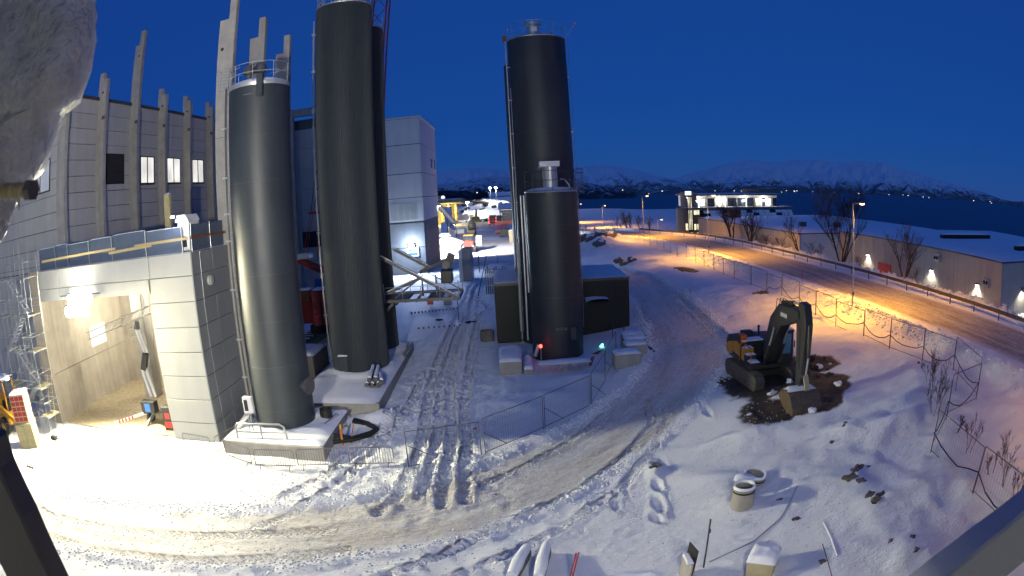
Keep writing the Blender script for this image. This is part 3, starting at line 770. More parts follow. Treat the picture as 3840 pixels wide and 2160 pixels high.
# ------------------------------------------------------------------ three freestanding columns behind the annex
cols = [(35.05, 26.3, 27.9), (40.6, 26.2, 27.8), (46.3, 26.1, 27.7)]
for k, (y0, zi, zo) in enumerate(cols):
    t = thing('precast_column', ['tallest stepped concrete column right behind the round dark silo and the annex', 'stepped concrete column, middle one of three standing free behind the annex',
              'shortest stepped concrete column of three, farthest behind the annex'][k], 'column', (-17.6, y0, 0), 'free concrete columns behind the annex')
    c = corbel_column(t, -18.25, -17.0, y0, y0+.46, zi, zo, -17.55, 'shaft')
    for zz_ in (zi-2.2,):
        MB().tube([(-17.9, y0-.004, zz_), (-17.9, y0+.05, zz_)], .13, 12).build('cable_hole', M['black'], c)
    for zz_ in (9, 18):
        MB().box(-18.25, -17.0, y0-.006, y0-.001, zz_, zz_+.03).build('cast_joint', M['conc_dark'], c)

# ------------------------------------------------------------------ annex with the open gate
ax = thing('gate_annex', 'grey panelled annex with a big open gateway and blue sheeted roof parapet', 'building', (-25.5, 33, 0))
XF = [-33.45, -30.5, -21.0, -17.7]
def fp(x0, x1, z0, z1): panel(ax, M['panel'], ((x0+x1)/2, 30.05, (z0+z1)/2), (x1-x0-.035, .1, z1-z0-.04))
for a, b in ((-33.45, -30.5), (-30.5, -21.0)):
    fp(a, b, 9.03, 9.9); fp(a, b, 9.9, 11.2)
ZR = [0.0, 1.16, 2.63, 4.07, 5.51, 6.97, 8.44, 9.9, 11.2]
for j in range(8): fp(-21.0 if j == 7 else -21.2, -17.7, ZR[j], ZR[j+1])
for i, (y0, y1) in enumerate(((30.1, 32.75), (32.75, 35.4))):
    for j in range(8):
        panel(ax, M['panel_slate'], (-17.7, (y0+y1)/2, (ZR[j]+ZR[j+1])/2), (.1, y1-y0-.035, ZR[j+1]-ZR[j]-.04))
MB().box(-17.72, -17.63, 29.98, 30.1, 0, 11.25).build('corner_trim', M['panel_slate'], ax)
MB().box(-21.15, -17.77, 30.13, 35.4, 0, 11.15).build('pier', M['conc_dark'], ax)
MB().box(-33.4, -21.1, 30.11, 30.5, 9.05, 11.15).build('lintel', M['conc_wall'], ax)
MB().box(-34.9, -33.5, 30.36, 42, 0, 3.6).build('gate_side_wall', M['conc_wall'], ax)
MB().box(-34.9, -33.53, 30.36, 42, 3.64, 9.1).build('gate_side_wall', M['conc_wall'], ax)
MB().box(-34.6, -33.42, 29.96, 30.35, 0, 11.2).build('gate_jamb', M['conc_wall'], ax)
MB().box(-34.2, -17.8, 42, 42.4, 0, 4.2).build('back_wall', M['conc_wall'], ax)
MB().box(-34.2, -17.8, 42.03, 42.4, 4.23, 9.1).build('back_wall', M['conc_wall'], ax)
MB().box(-34.9, -17.8, 30.5, 42.4, 9.15, 11.1).build('roof_slab', M['conc_wall'], ax)
MB().box(-28.7, -27.5, 37.5, 38.6, 0, 9.1).build('column', M['conc'], ax, False, .03)
MB().box(-34.2, -21.3, 41.6, 41.99, 8.0, 9.1).build('beam', M['conc'], ax)
MB().box(-33.6, -33.5, 36.6, 39.0, 4.3, 5.9).build('lit_opening', M['win'], ax)
MB().snow(-33.4, -17.75, 30.2, 42, 11.2, .1, 2, 14).build('roof_snow', M['cap'], ax, 40)
vt = MB(); vt.tube([(-17.66, 32.03, 9.36), (-17.5, 32.03, 9.36)], .3, 20); vt.tube([(-17.5, 32.03, 9.36), (-17.42, 32.03, 9.36)], .2, 20)
vt.build('vent', M['panel'], ax, True)
MB().tube([(-17.6, 31.0, 0), (-17.6, 31.0, 11.2)], .012, 6).build('downlead', M['galv'], ax)
# parapet: sheets of covering board on posts, with a toe board and a hand rail of planks
xs = [-33.3, -30.9, -29.3, -26.8, -24.4, -21.3, -18.4]
for i in range(len(xs)-1):
    b = 12.72 + .06 * math.sin(i * 2.1)
    MB().obox(((xs[i]+xs[i+1])/2, 30.42, 11.97), (xs[i+1]-xs[i]-.04, .03, b-11.2), (0, 0, 0)).build('cover_board', M['sheet'], ax)
    MB().snow(xs[i]+.02, xs[i+1]-.02, 30.38, 30.46, b+.0, .04, i, 8).build('snow_line', M['cap'], ax, 40)
for i, (y0, y1) in enumerate(((30.5, 32.9), (32.95, 35.35))):
    MB().box(-17.95, -17.92, y0, y1, 11.22, 12.75).build('cover_board', M['sheet'], ax)
for x in xs: MB().tube([(x, 30.25, 11.15), (x, 30.25, 12.75)], .025, 8).build('rail_post', M['galv'], ax)
for y in (30.4, 32.9, 35.3): MB().tube([(-17.78, y, 11.15), (-17.78, y, 12.8)], .025, 8).build('rail_post', M['galv'], ax)
for a, b in (((-32.7, 30.18, 11.85), (-24.0, 30.18, 11.95)), ((-24.6, 30.12, 11.72), (-20.7, 30.12, 11.85)), ((-22.2, 30.18, 11.93), (-17.9, 30.18, 12.0))):
    MB().bar(a, b, .045, .16).build('rail_plank', M['wood'], ax)
MB().bar((-17.74, 30.3, 12.0), (-17.74, 35.3, 12.0), .045, .16).build('rail_plank', M['rust'], ax)

# things on the annex roof
t = thing('roof_compressor', 'white boxy machine lit brightly on the annex roof by the parapet corner', 'machine', (-18.2, 31.2, 11.3))
MB().box(-18.85, -17.98, 30.55, 31.9, 11.3, 12.95).build('housing', M['white'], t, False, .05)
MB().prism([(-19.0, 12.95), (-17.96, 12.95), (-18.2, 13.35), (-18.8, 13.35)], 'y', 30.5, 32.0).build('hood', M['white'], t)
MB().box(-18.6, -18.2, 30.52, 30.55, 11.5, 12.1).build('grille', M['black'], t)
lamp('roof_fill_light', 'POINT', (-18.5, 29.5, 13.2), 110, (.95, .93, 1), t, size=.1)  # lamp on an arm, added to brighten the white machine
MB().box(-18.6, -18.4, 29.42, 29.5, 13.25, 13.35).build('work_lamp', M['lamp_cool'], t)
MB().bar((-18.5, 29.46, 13.3), (-18.5, 30.55, 13.0), .04).build('lamp_arm', M['galv'], t)
solo('plastic_crate', MB().box(-18.1, -17.98, 32.0, 32.6, 11.3, 12.0), M['black'], 'small black box beside the white machine on the annex roof', 'box', (-18.04, 32.3, 11.3))
t = thing('formwork_post', 'short pale timber post standing up behind the parapet sheets', 'post', (-23.0, 36, 11.3))
MB().box(-23.25, -22.75, 35.9, 36.2, 11.3, 15.0).build('shaft', M['crate'], t)
MB().snow(-23.25, -22.75, 35.9, 36.2, 15.0, .1, 3, 4).build('snow_cap', M['cap'], t, 40)

# floodlight over the gate, its heads multiplied to fill the glare
t = thing('gate_floodlights', 'bank of white floodlights on a bar over the open gate, widened to fill the glare', 'floodlight', (-28, 29.9, 9.0))
MB().bar((-30.3, 29.86, 9.35), (-25.7, 29.86, 9.35), .07).build('bar', M['steel'], t)
for zr in (8.35, 9.15):
    for x in (-29.7, -28.6, -27.5, -26.4):
        x2 = x*.62 - 28.05*.38 + (.3 if zr > 9 else -.2)
        hd = MB().tube([(x2, 29.82, zr+.06), (x2, 29.62, zr)], [.25, .46], 20).build('lamp_head', M['black'], t, 40)
        lz = MB(); lz.blob((x2, 29.6, zr-.01), (.42, .1, .42), 1, 16, 10, 0); lz.build('lens', M['lamp_white'], hd, 60)
lamp('gate_light', 'SPOT', (-28.05, 29.3, 8.7), 52000, (1, .91, .58), t, target=(-20, 12, 0), size=.9, angle=168, blend=.3)
lamp('gate_glare_fill', 'POINT', (-28.0, 29.25, 8.8), 2600, (1, .95, .75), t, size=.5)  # added point light that blows out the lintel like glare
t = thing('added_gate_lamp', 'added work lamp under the ceiling deep inside the gateway', 'lamp', (-30, 37, 8.9))  # front and rear lamps added to brighten the inside of the gateway
MB().box(-30.4, -29.6, 36.9, 37.1, 8.85, 9.1).build('housing', M['black'], t)
MB().box(-30.35, -29.65, 36.92, 37.08, 8.8, 8.85).build('lens', M['lamp_white'], t)
lamp('added_interior_light', 'POINT', (-30, 36.5, 8.3), 1500, (1, .95, .75), t, size=.3)
MB().box(-26.9, -26.1, 40.6, 40.8, 8.85, 9.1).build('rear_housing', M['black'], t); MB().box(-26.85, -26.15, 40.62, 40.78, 8.8, 8.85).build('rear_lens', M['lamp_white'], t)
lamp('added_rear_light', 'POINT', (-26.5, 40.6, 8.0), 1800, (1, .95, .78), t, size=.3)

# aluminium walkway truss inside the gate
t = thing('lattice_walkway', 'aluminium lattice walkway hanging high inside the gateway', 'walkway', (-29, 35, 5))
A, B = Vector((-32.2, 35.0, 5.3)), Vector((-25.5, 36.0, 6.9))
for dz in (0, .55):
    for dy in (-.3, .3):
        MB().tube([A+Vector((0, dy, dz)), B+Vector((0, dy, dz))], .045, 6).build('chord', M['alu'], t)
for k in range(10):
    p = A.lerp(B, k/10); q = A.lerp(B, (k+1)/10)
    MB().tube([p+Vector((0, -.3, 0)), q+Vector((0, -.3, .55))], .025, 5).build('brace', M['alu'], t)
    MB().obox((p+q)/2+Vector((0, 0, .03)), ((q-p).length*.8, .56, .03), (0, -math.atan2(1.6, 7), math.atan2(1.5, 7))).build('deck_board', M['galv'], t)
MB().tube([A+Vector((.6, 0, .5)), A+Vector((.6, 0, 3.5))], .02, 5).build('hanger', M['galv'], t)
MB().tube([B+Vector((-.6, 0, .5)), B+Vector((-.6, 0, 1.9))], .02, 5).build('hanger', M['galv'], t)

# ------------------------------------------------------------------ trailer lift in the gate
t = thing('trailer_lift', 'trailer boom lift on outriggers with its jointed arm raised inside the gate', 'lift', (-24.6, 32.6, 0))
MB().obox((-24.2, 32.8, .75), (2.4, .5, .22), (0, 0, R(12))).build('chassis', M['steel'], t)
for sx, sy in ((-27.9, 31.3), (-24.6, 31.4), (-26.0, 34.6), (-22.6, 34.2)):
    a = Vector((-24.4, 32.8, .85)); b = Vector((sx, sy, .12))
    o = MB().bar(a, b, .14, .2).build('outrigger', M['white'] if sx < -27 else M['galv'], t)
    MB().cyl((sx, sy), .22, 0, .08, 16).build('foot', M['black'], o)
    for k in range(5):
        p = a.lerp(b, .55 + k*.08)
        if sx < -27: MB().obox(p, (.12, .16, .22), (0, 0, math.atan2(b.y-a.y, b.x-a.x))).build('warning_band', M['red'], o)
for x in (-24.85, -23.1):
    w = MB(); w.tube([(x-.13, 32.55, .42), (x+.13, 32.55, .42)], .42, 22); w = w.build('wheel', M['black'], t, 40)
    MB().tube([(x-.14, 32.55, .42), (x+.14, 32.55, .42)], .2, 14).build('rim', M['galv'], w)
MB().box(-25.0, -23.7, 31.7, 32.3, .95, 1.75).build('power_box', M['black'], t, False, .04)
MB().box(-24.62, -24.1, 31.68, 31.695, 1.05, 1.6).build('blue_sticker', M['blue'], t)
MB().bar((-22.4, 32.9, .75), (-20.6+.0, 33.3, .75), .12).build('drawbar', M['galv'], t)
P0, P1, P2, P3 = Vector((-24.5, 33.0, 1.7)), Vector((-25.0, 33.1, 3.7)), Vector((-24.6, 33.2, 4.7)), Vector((-25.4, 33.6, 6.3))
for dx in (-.22, .22):
    MB().bar(P0+Vector((dx, 0, 0)), P1+Vector((dx, 0, 0)), .12, .16).build('lower_arm', M['white'], t)
MB().bar(P0+Vector((0, .1, .2)), P1+Vector((0, .1, -.1)), .1).build('ram', M['galv'], t)
MB().bar(P1+Vector((0, 0, -.1)), P2, .5, .42).build('knuckle', M['black'], t)
MB().bar(P2, P3, .24, .3).build('upper_arm', M['white'], t)
MB().tube([P3, P3+Vector((.1, 0, .5))], [.28, .2], 10).build('head', M['steel'], t)
bk = MB()
for k in range(4):
    a = (P3 + Vector((-1.1 + (k in (1, 2))*1.0, .2 + (k > 1)*.7, -.6)))
    bk.tube([a, a+Vector((0, 0, 1.1))], .02, 5)
for zz_ in (0, .55, 1.1):
    pts = [P3 + Vector((-1.1, .2, -.6+zz_)), P3 + Vector((-.1, .2, -.6+zz_)), P3 + Vector((-.1, .9, -.6+zz_)), P3 + Vector((-1.1, .9, -.6+zz_)), P3 + Vector((-1.1, .2, -.6+zz_))]
    bk.tube(pts, .02, 5)
bk.build('basket', M['galv'], t)
t = thing('cable_drum_cabinet', 'dark cabinet with red and white stickers standing at the gate pier', 'cabinet', (-22.2, 31.3, 0))
MB().box(-22.6, -21.5, 31.0, 31.6, .1, 1.7).build('body', M['black'], t, False, .03)
MB().box(-22.5, -21.9, 30.985, 30.998, .3, .7).build('red_sticker', M['red'], t)
MB().box(-22.4, -22.0, 30.985, 30.998, .9, 1.3).build('sticker', M['red'], t)
# gravel floor inside the gate
gf = MB(); gf.grid(lambda u, v: (-33.5+12.3*u, 30.2+11.8*v, .09+.07*float(vnoise(u*40, v*40, 5))), 40, 36)
struct(gf.build('gateway_floor', mat('frozen_gravel', (0.33, 0.27, 0.18), .95, var=.35, vscale=4, bump=.8, bscale=10), None, 40))

# ------------------------------------------------------------------ scaffold stair tower
t = thing('scaffold_tower', 'tall stair scaffold of galvanised tubes beside the gate', 'scaffold', (-35.2, 28.4, 0))
SX = [-38.4, -36.9, -35.3, -33.9, -32.6]; SY = [27.5, 29.3]
for x in SX:
    for y in SY: MB().tube([(x, y, 0), (x, y, 13.4 if x < -33 else 12.4)], .028, 8).build('standard', M['galv'], t)
levels = [1.2, 3.3, 5.9, 8.4, 11.0]
for zz_ in levels:
    for y in SY:
        for dz in (0, .55, 1.1): MB().tube([(SX[0], y, zz_+dz), (SX[-1], y, zz_+dz)], .022, 6).build('ledger', M['galv'], t)
    for x in SX:
        MB().tube([(x, SY[0], zz_), (x, SY[1], zz_)], .022, 6).build('transom', M['galv'], t)
        MB().tube([(x, SY[0], zz_+1.1), (x, SY[1], zz_+1.1)], .018, 6).build('guard_rail', M['galv'], t)
    for x0, x1 in ((SX[0], SX[1]), (SX[3], SX[4])):
        for k in range(4):
            MB().box(x0+.05, x1-.05, 27.55+k*.43, 27.95+k*.43, zz_+.02, zz_+.07).build('deck_board', M['wood'] if k % 2 else M['galv'], t)
for k in range(len(levels)-1):
    z0, z1 = levels[k], levels[k+1]
    a, b = (SX[1], SX[3]) if k % 2 == 0 else (SX[3], SX[1])
    y = 27.75 if k % 2 == 0 else 28.6
    st = MB(); st.bar((a, y, z0), (b, y, z1), .05, .18); st.bar((a, y+.6, z0), (b, y+.6, z1), .05, .18)
    st = st.build('stair_flight', M['alu'], t)
    for q in range(9):
        u = (q+.5)/9
        MB().box(a+(b-a)*u-.12, a+(b-a)*u+.12, y+.03, y+.57, z0+(z1-z0)*u-.02, z0+(z1-z0)*u+.02).build('tread', M['galv'], st)
    MB().tube([(a, y, z0+1), (b, y, z1+1)], .02, 6).build('hand_rail', M['galv'], t)
    for x0, x1 in ((SX[0], SX[1]), (SX[1], SX[3]), (SX[3], SX[4])):
        MB().tube([(x0, 27.45, z0), (x1, 27.45, z1)], .02, 6).build('brace', M['galv'], t)
# ladder frame and sheets at the foot
for x in (-33.3, -32.7): MB().tube([(x, 28.3, 0), (x+.1, 29.2, 4.0)], .03, 6).build('ladder_rail', M['alu'], t)
for k in range(12):
    u = (k+.6)/12.5; MB().tube([(-33.3+.1*u, 28.3+.9*u, 4*u), (-32.7+.1*u, 28.3+.9*u, 4*u)], .018, 5).build('ladder_rung', M['alu'], t)

# ------------------------------------------------------------------ yellow loader at the edge, crates
t = thing('yellow_telehandler', 'yellow construction machine with open cab roof behind the stacked crates', 'loader', (-39.0, 26.6, 0))
MB().box(-41.5, -36.9, 25.6, 27.4, .75, 1.7).build('chassis', M['yellow'], t, False, .08)
MB().prism([(-41.5, 1.7), (-38.6, 1.7), (-38.3, 2.3), (-39.5, 2.8), (-41.5, 2.8)], 'y', 25.7, 27.3).build('engine_hood', M['yellow'], t, False, .06)
for x, y in ((-38.5, 25.8), (-38.5, 27.2), (-36.9, 25.8), (-36.9, 27.2)): MB().bar((x, y, 1.6), (x, y, 4.1), .11).build('cab_post', M['yellow'], t)
MB().box(-38.75, -36.65, 25.55, 27.45, 4.1, 4.25).build('cab_roof', M['steel'], t, False, .04)
MB().snow(-38.7, -36.7, 25.6, 27.4, 4.25, .08, 8, 8).build('roof_snow', M['cap'], t, 40)
MB().box(-38.1, -37.3, 26.1, 26.9, 1.7, 2.5).build('seat', M['black'], t)
MB().bar((-38.0, 25.5, 2.2), (-35.6, 25.5, 1.3), .22, .35).build('lift_arm', M['yellow'], t)
for x in (-40.6, -37.7):
    for y in (25.35, 27.65):
        w = MB().tube([(x, y-.22, .72), (x, y+.22, .72)], .72, 24).build('wheel', M['black'], t, 40)
        MB().tube([(x, y-.23, .72), (x, y+.23, .72)], .34, 16).build('rim', M['yellow'], w)
MB().box(-36.62, -36.5, 26.3, 26.6, 4.1, 4.35).build('work_lamp', M['lamp_white'], t)
lamp('machine_light', 'POINT', (-36.2, 26.4, 4.25), 60, (1, .95, .8), t)
lo = thing('plywood_crate', 'square yellowish plywood crate carrying a white box on top', 'crate', (-33.3, 25.0, 0), rotz=R(32))
MB().box(-.85, .85, -.8, .8, .02, 1.75).build('box', M['crate'], lo, False, .02)
for sx in (-.8, .8): MB().box(sx-.06, sx+.06, -.83, -.805, .02, 1.75).build('batten', M['wood'], lo)
up = thing('white_crate', 'white crate with a red patterned side, snow on its lid, on the plywood crate', 'crate', (-33.35, 25.05, 1.77), rotz=R(30))
MB().box(-.78, .78, -.75, .75, 0, 2.0).build('box', M['beige'], up, False, .03)
pf = MB()
for j in range(5):
    for i in range(3): pf.box(-.7+i*.47, -.7+i*.47+.42, -.765, -.752, .15+j*.36, .15+j*.36+.29)
pf.build('red_print', M['red'], up)
MB().snow(-.78, .78, -.75, .75, 2.0, .1, 6, 8).build('snow_cap', M['cap'], up, 40)
for k in range(4): MB().box(-.5+k*.28, -.4+k*.28, -.4, .4, 2.08, 2.14).build('lid_batten', M['wood'], up)
# ------------------------------------------------------------------ silos
def ring_pts(c, r, n, z, a0=0, a1=360):
    return [(c[0]+r*math.cos(R(a0+(a1-a0)*k/n)), c[1]+r*math.sin(R(a0+(a1-a0)*k/n)), z) for k in range(n+1)]
def railing(parent, c, r, z, h, mat_, posts=12, a0=0, a1=360, rr=.022):
    for dz in (h, h*.5):
        MB().tube(ring_pts(c, r, 40, z+dz, a0, a1), rr, 6).build('hand_rail', mat_, parent)
    for k in range(posts+1 if a1-a0 < 360 else posts):
        a = R(a0+(a1-a0)*k/posts); p = (c[0]+r*math.cos(a), c[1]+r*math.sin(a))
        MB().tube([(p[0], p[1], z-.1), (p[0], p[1], z+h)], rr, 6).build('rail_post', mat_, parent)
def ribbed(c, r, z0, z1, n, depth=.03):
    mb = MB(); vs = []; prof = []
    for k in range(n):
        for f, d in ((0, 0), (.3, 0), (.5, depth), (.8, depth)):
            a = 2*math.pi*(k+f)/n; rr = r - d
            prof.append((c[0]+rr*math.cos(a), c[1]+rr*math.sin(a)))
    m_ = len(prof)
    zs = [z0, z1]
    vs = [(p[0], p[1], z) for z in zs for p in prof]
    fs = [(k, (k+1) % m_, m_+(k+1) % m_, m_+k) for k in range(m_)]
    return mb.add(vs, fs)
def ladder(parent, x, y, z0, z1, out, mat_, cage=None):
    """out: unit vector away from the shell"""
    side = Vector((-out[1], out[0], 0)); o = Vector((out[0], out[1], 0)); p = Vector((x, y, 0))
    ld = MB()
    for s in (-.22, .22): ld.tube([p+side*s+Vector((0, 0, z0)), p+side*s+Vector((0, 0, z1))], .025, 6)
    ld = ld.build('ladder', mat_, parent)
    k = z0+.3
    rg = None
    while k < z1:
        if rg is None: rg = MB().tube([p-side*.22+Vector((0, 0, k)), p+side*.22+Vector((0, 0, k))], .014, 5).build('rung', mat_, ld); k0 = k
        else: copies(rg, ld, [(0, 0, k-k0)])
        k += .6
    k = z0+2
    while k < z1:
        MB().bar(p-o*.35+Vector((0, 0, k)), p+Vector((0, 0, k)), .06).build('bracket', mat_, parent); k += 5

# silo in front of the annex
c1 = (-13.5, 31.65)
t = thing('smooth_silo', 'smooth dark steel silo with welded rings and railed top beside the annex', 'silo', (c1[0], c1[1], .8))
zs = [.8, 2.1, 4.6, 7.1, 9.6, 12.1, 14.6, 17.1, 20.0]
for i in range(8):
    r = 1.815 if i % 2 else 1.808
    MB().lathe(c1, [(r, zs[i]), (r, zs[i+1])], 96).build('shell_ring', M['silo'], t, 60)
    MB().lathe(c1, [(r+.003, zs[i+1]-.012), (r+.008, zs[i+1]), (r+.003, zs[i+1]+.012)], 72).build('weld_seam', M['steel'], t)
MB().lathe(c1, [(1.83, 19.9), (1.86, 20.0), (1.86, 20.12), (1.5, 20.3), (.2, 20.55), (0.01, 20.56)], 48).build('roof', M['galv'], t, 50)
sc = MB(); sc.lathe(c1, [(1.8, 20.13), (1.76, 20.19), (1.4, 20.36), (.6, 20.58), (.01, 20.64)], 40); sc.build('roof_snow', M['cap'], t, 60)
railing(t, c1, 1.78, 20.15, 1.1, M['galv'], 9)
for dx in (-.55, .2):
    m_ = MB(); m_.lathe((c1[0]+dx, c1[1]-.3), [(.18, 20.4), (.18, 20.85), (.34, 20.9), (.36, 21.3), (.26, 21.45), (.01, 21.47)], 18)
    m_.build('filter_motor', M['steel'], t, 50)
cg = MB()
for zz_ in (20.3, 20.7, 21.1, 21.45): cg.tube([(-15.3, 31.2, zz_), (-16.1, 31.1, zz_), (-16.2, 31.9, zz_), (-15.4, 32.1, zz_)], .016, 5)
for p in ((-15.75, 31.15), (-16.1, 31.1), (-16.15, 31.5), (-16.2, 31.9), (-15.8, 32.0)): cg.tube([(p[0], p[1], 20.2), (p[0], p[1], 21.6)], .014, 5)
cg.build('ladder_cage', M['galv'], t)
MB().tube(ring_pts((-15.0, 31.3), .3, 8, 21.5, 0, 180), .025, 6).build('gate_hoop', M['galv'], t)
ladder(t, -15.36, 31.2, 1.5, 20.6, (-.99, -.1), M['galv'])
MB().tube([(-15.30, 30.75, 1.4), (-15.30, 30.75, 20.2)], .055, 10).build('fill_pipe', M['steel'], t, 40)
MB().tube([(-15.42, 31.0, 1.4), (-15.42, 31.0, 16.0)], .03, 8).build('cable_duct', M['galv'], t)
for zz_ in (17.8, 15.0, 13.0, 11.5, 8.8, 6.0, 3.8): MB().box(-15.55, -15.2, 30.7, 30.82, zz_, zz_+.1).build('pipe_clamp', M['galv'], t)
a = R(-52); px, py = c1[0]+1.84*math.cos(a), c1[1]+1.84*math.sin(a)
MB().tube([(c1[0]+1.7*math.cos(R(-18)), c1[1]+1.7*math.sin(R(-18)), 3.25), (c1[0]+2.12*math.cos(R(-18)), c1[1]+2.12*math.sin(R(-18)), 3.25)], .42, 24).build('manhole', M['silo'], t, 40)
MB().tube([(c1[0]+2.12*math.cos(R(-18)), c1[1]+2.12*math.sin(R(-18)), 3.25), (c1[0]+2.2*math.cos(R(-18)), c1[1]+2.2*math.sin(R(-18)), 3.25)], .5, 24).build('manhole_lid', M['steel'], t, 40)
MB().tube([(c1[0]-.2, c1[1]-1.86, 19.4), (c1[0]+.35, c1[1]-1.84, 19.4)], .01, 5).build('stencil_mark', M['galv'], t)
MB().box(c1[0]+.55, c1[0]+.95, c1[1]-1.8, c1[1]-1.5, 19.2, 20.5).build('overflow_box', M['silo'], t, False, .03)
# its plinth
t = thing('snowy_silo_plinth', 'low concrete plinth under the smooth silo, snow heaped along its edge', 'plinth', (-13, 31, 0))
MB().prism([(-16.6, 28.5), (-10.1, 27.9), (-10.5, 34.4), (-16.8, 35.2)], 'z', 0, .8).build('slab', M['conc'], t, False, .03)
def _pl(u, v):
    x = -16.5+6.3*u; y = 28.6-.5*u+5.8*v
    d = math.hypot(x-c1[0], y-c1[1]); e = min(u, 1-u, v, 1-v)
    return (x, y, .8 + min(1, e*12)*(.1+.35*max(0, float(vnoise(x*1.1, y*1.3, 4))) + .15*max(0, 1-abs(d-2.1))))
MB().grid(_pl, 30, 28).build('snow_cover', M['cap'], t, 60)
rl = MB().tube([(-15.6, 28.75, .8), (-15.6, 28.75, 1.6), (-15.45, 28.75, 1.75), (-12.8, 28.8, 1.75), (-12.55, 28.8, 1.6), (-12.45, 28.8, .8)], .06, 10)
rl.tube([(-15.6, 28.75, 1.25), (-12.5, 28.8, 1.25)], .05, 8); rl.tube([(-14.0, 28.77, .8), (-14.0, 28.77, 1.75)], .05, 8)
solo('bumper_rail', rl, M['galv'], 'rounded galvanised bumper rail on the front edge of the smooth silo plinth', 'railing', (-14, 28.8, .8), smooth=True)
t = thing('control_box', 'white control box with a dark door window on a post by the smooth silo', 'control box', (-14.9, 29.6, .8))
MB().tube([(-14.9, 29.6, .8), (-14.9, 29.6, 2.3)], .04, 8).build('post', M['galv'], t)
MB().tube([(-15.2, 29.6, .8), (-15.0, 29.6, 2.0)], .035, 8).build('stay', M['galv'], t)
b_ = MB().box(-15.2, -14.6, 29.45, 29.75, 2.1, 3.05).build('box', M['white'], t, False, .02)
MB().box(-15.12, -14.88, 29.435, 29.448, 2.25, 2.9).build('door_window', M['black'], b_)
for k in range(3):
    MB().tube([(-14.95+k*.12, 29.7, 2.1), (-15.1+k*.1, 30.2, 1.2), (-15.6, 30.8, 1.0)], .02, 5).build('hose', M['black'], t)
hp = MB()
for k in range(5): hp.tube([(-17.2+.15*k, 29.6+.1*k, .1+.05*k), (-16.0, 29.7+.1*k, .9+.1*k), (-15.4, 30.2+.08*k, 1.6+.1*k)], .045, 6)
solo('pipe_bundle', hp, M['galv'], 'bundle of bent conduit pipes rising at the foot of the annex wall', 'pipes', (-16.5, 29.8, 0), smooth=True)
solo('water_barrel', MB().lathe((-11.1, 32.2), [(.36, .8), (.38, 1.0), (.36, 1.05), (.38, 1.25), (.36, 1.3), (.37, 1.5), (.33, 1.5), (.33, 1.2), (0.01, 1.2)], 20), M['black'], 'open black ribbed barrel standing on the plinth behind the smooth silo', 'barrel', (-11.1, 32.2, .8), smooth=True)

# two ribbed silos
c2, c3 = (-11.47, 43.3), (-11.75, 49.2)
def ribbed_silo(c, r, z1, label, top):
    t = thing('ribbed_silo', label, 'silo', (c[0], c[1], .8), 'pair of ribbed silos')
    ribbed(c, r, .8, z1, 96, .05).build('shell', M['rib'], t)
    MB().lathe(c, [(r+.02, z1-.06), (r+.05, z1), (r+.02, z1+.06), (.1, z1+.12), (.01, z1+.12)], 48).build('roof', M['galv'], t, 40)
    MB().lathe(c, [(r+.06, .8), (r+.06, 1.0), (r, 1.02)], 48).build('base_ring', M['steel'], t)
    railing(t, c, r-.08, z1, 1.1, M['galv'], 14)
    return t
t = ribbed_silo(c2, 2.17, 28.05, 'tallest ribbed black silo with a filter drum on top, next to the snowy pipe stack', 1)
MB().lathe((c2[0], c2[1]-.3), [(.7, 28.1), (.7, 29.2), (.8, 29.2), (.8, 29.5), (.01, 29.55)], 24).build('filter_drum', M['galv'], t, 40)
lt = MB()
for sx in (0, .45):
    for sy in (0, .45): lt.tube([(-13.55+sx, 43.0+sy, 27.6), (-13.55+sx, 43.0+sy, 30.5)], .03, 5)
for k in range(6): lt.tube([(-13.55, 43.0, 27.7+k*.45), (-13.1, 43.0, 28.15+k*.45)], .018, 5); lt.tube([(-13.1, 43.0, 27.7+k*.45), (-13.55, 43.0, 28.15+k*.45)], .018, 5)
lt.build('ladder_mast', M['galv'], t)
MB().tube([(-13.72, 42.75, .9), (-13.72, 42.75, 27.2)], .05, 8).build('fill_pipe', M['galv'], t, 40)
MB().tube([(-13.62, 42.55, .9), (-13.62, 42.55, 27.2)], .03, 8).build('cable_duct', M['galv'], t)
for k in range(9): MB().box(-13.78, -13.5, 42.5, 42.8, 2+k*3, 2.12+k*3).build('pipe_clamp', M['galv'], t)
MB().box(-12.6, -11.9, 41.08, 41.4, 1.2, 2.3).build('hatch', M['rib'], t, False, .02)
MB().box(-12.62, -11.88, 41.06, 41.4, 2.3, 2.36).build('hatch_snow', M['cap'], t)
t = ribbed_silo(c3, 2.17, 27.7, 'ribbed black silo half hidden behind the tallest one, carrying the conveyor platform', 2)
t = thing('broad_silo_plinth', 'long concrete plinth under the ribbed silos, covered with smooth snow', 'plinth', (-11, 43, 0))
MB().prism([(-14.6, 35.4), (-8.45, 34.95), (-8.7, 51.5), (-14.6, 51.5)], 'z', 0, .8).build('slab', M['conc'], t, False, .03)
def _p2(u, v):
    x = -14.5+5.95*u; y = 35.3+16*v; e = min(u, 1-u, v*2, 1-v)
    d = min(math.hypot(x-c2[0], y-c2[1]), math.hypot(x-c3[0], y-c3[1]))
    return (x, y-.35*u*(1-v), .8+min(1, e*14)*(.07+.28*max(0, float(vnoise(x*.8, y*.7, 14)))+.25*max(0, 1-abs(d-2.2)/.7)))
MB().grid(_p2, 26, 44).build('snow_cover', M['cap'], t, 60)
pb = thing('pipe_stack', 'stack of snow covered steel pipes lying in front of the ribbed silo', 'pipes', (-9.6, 39.8, .9))
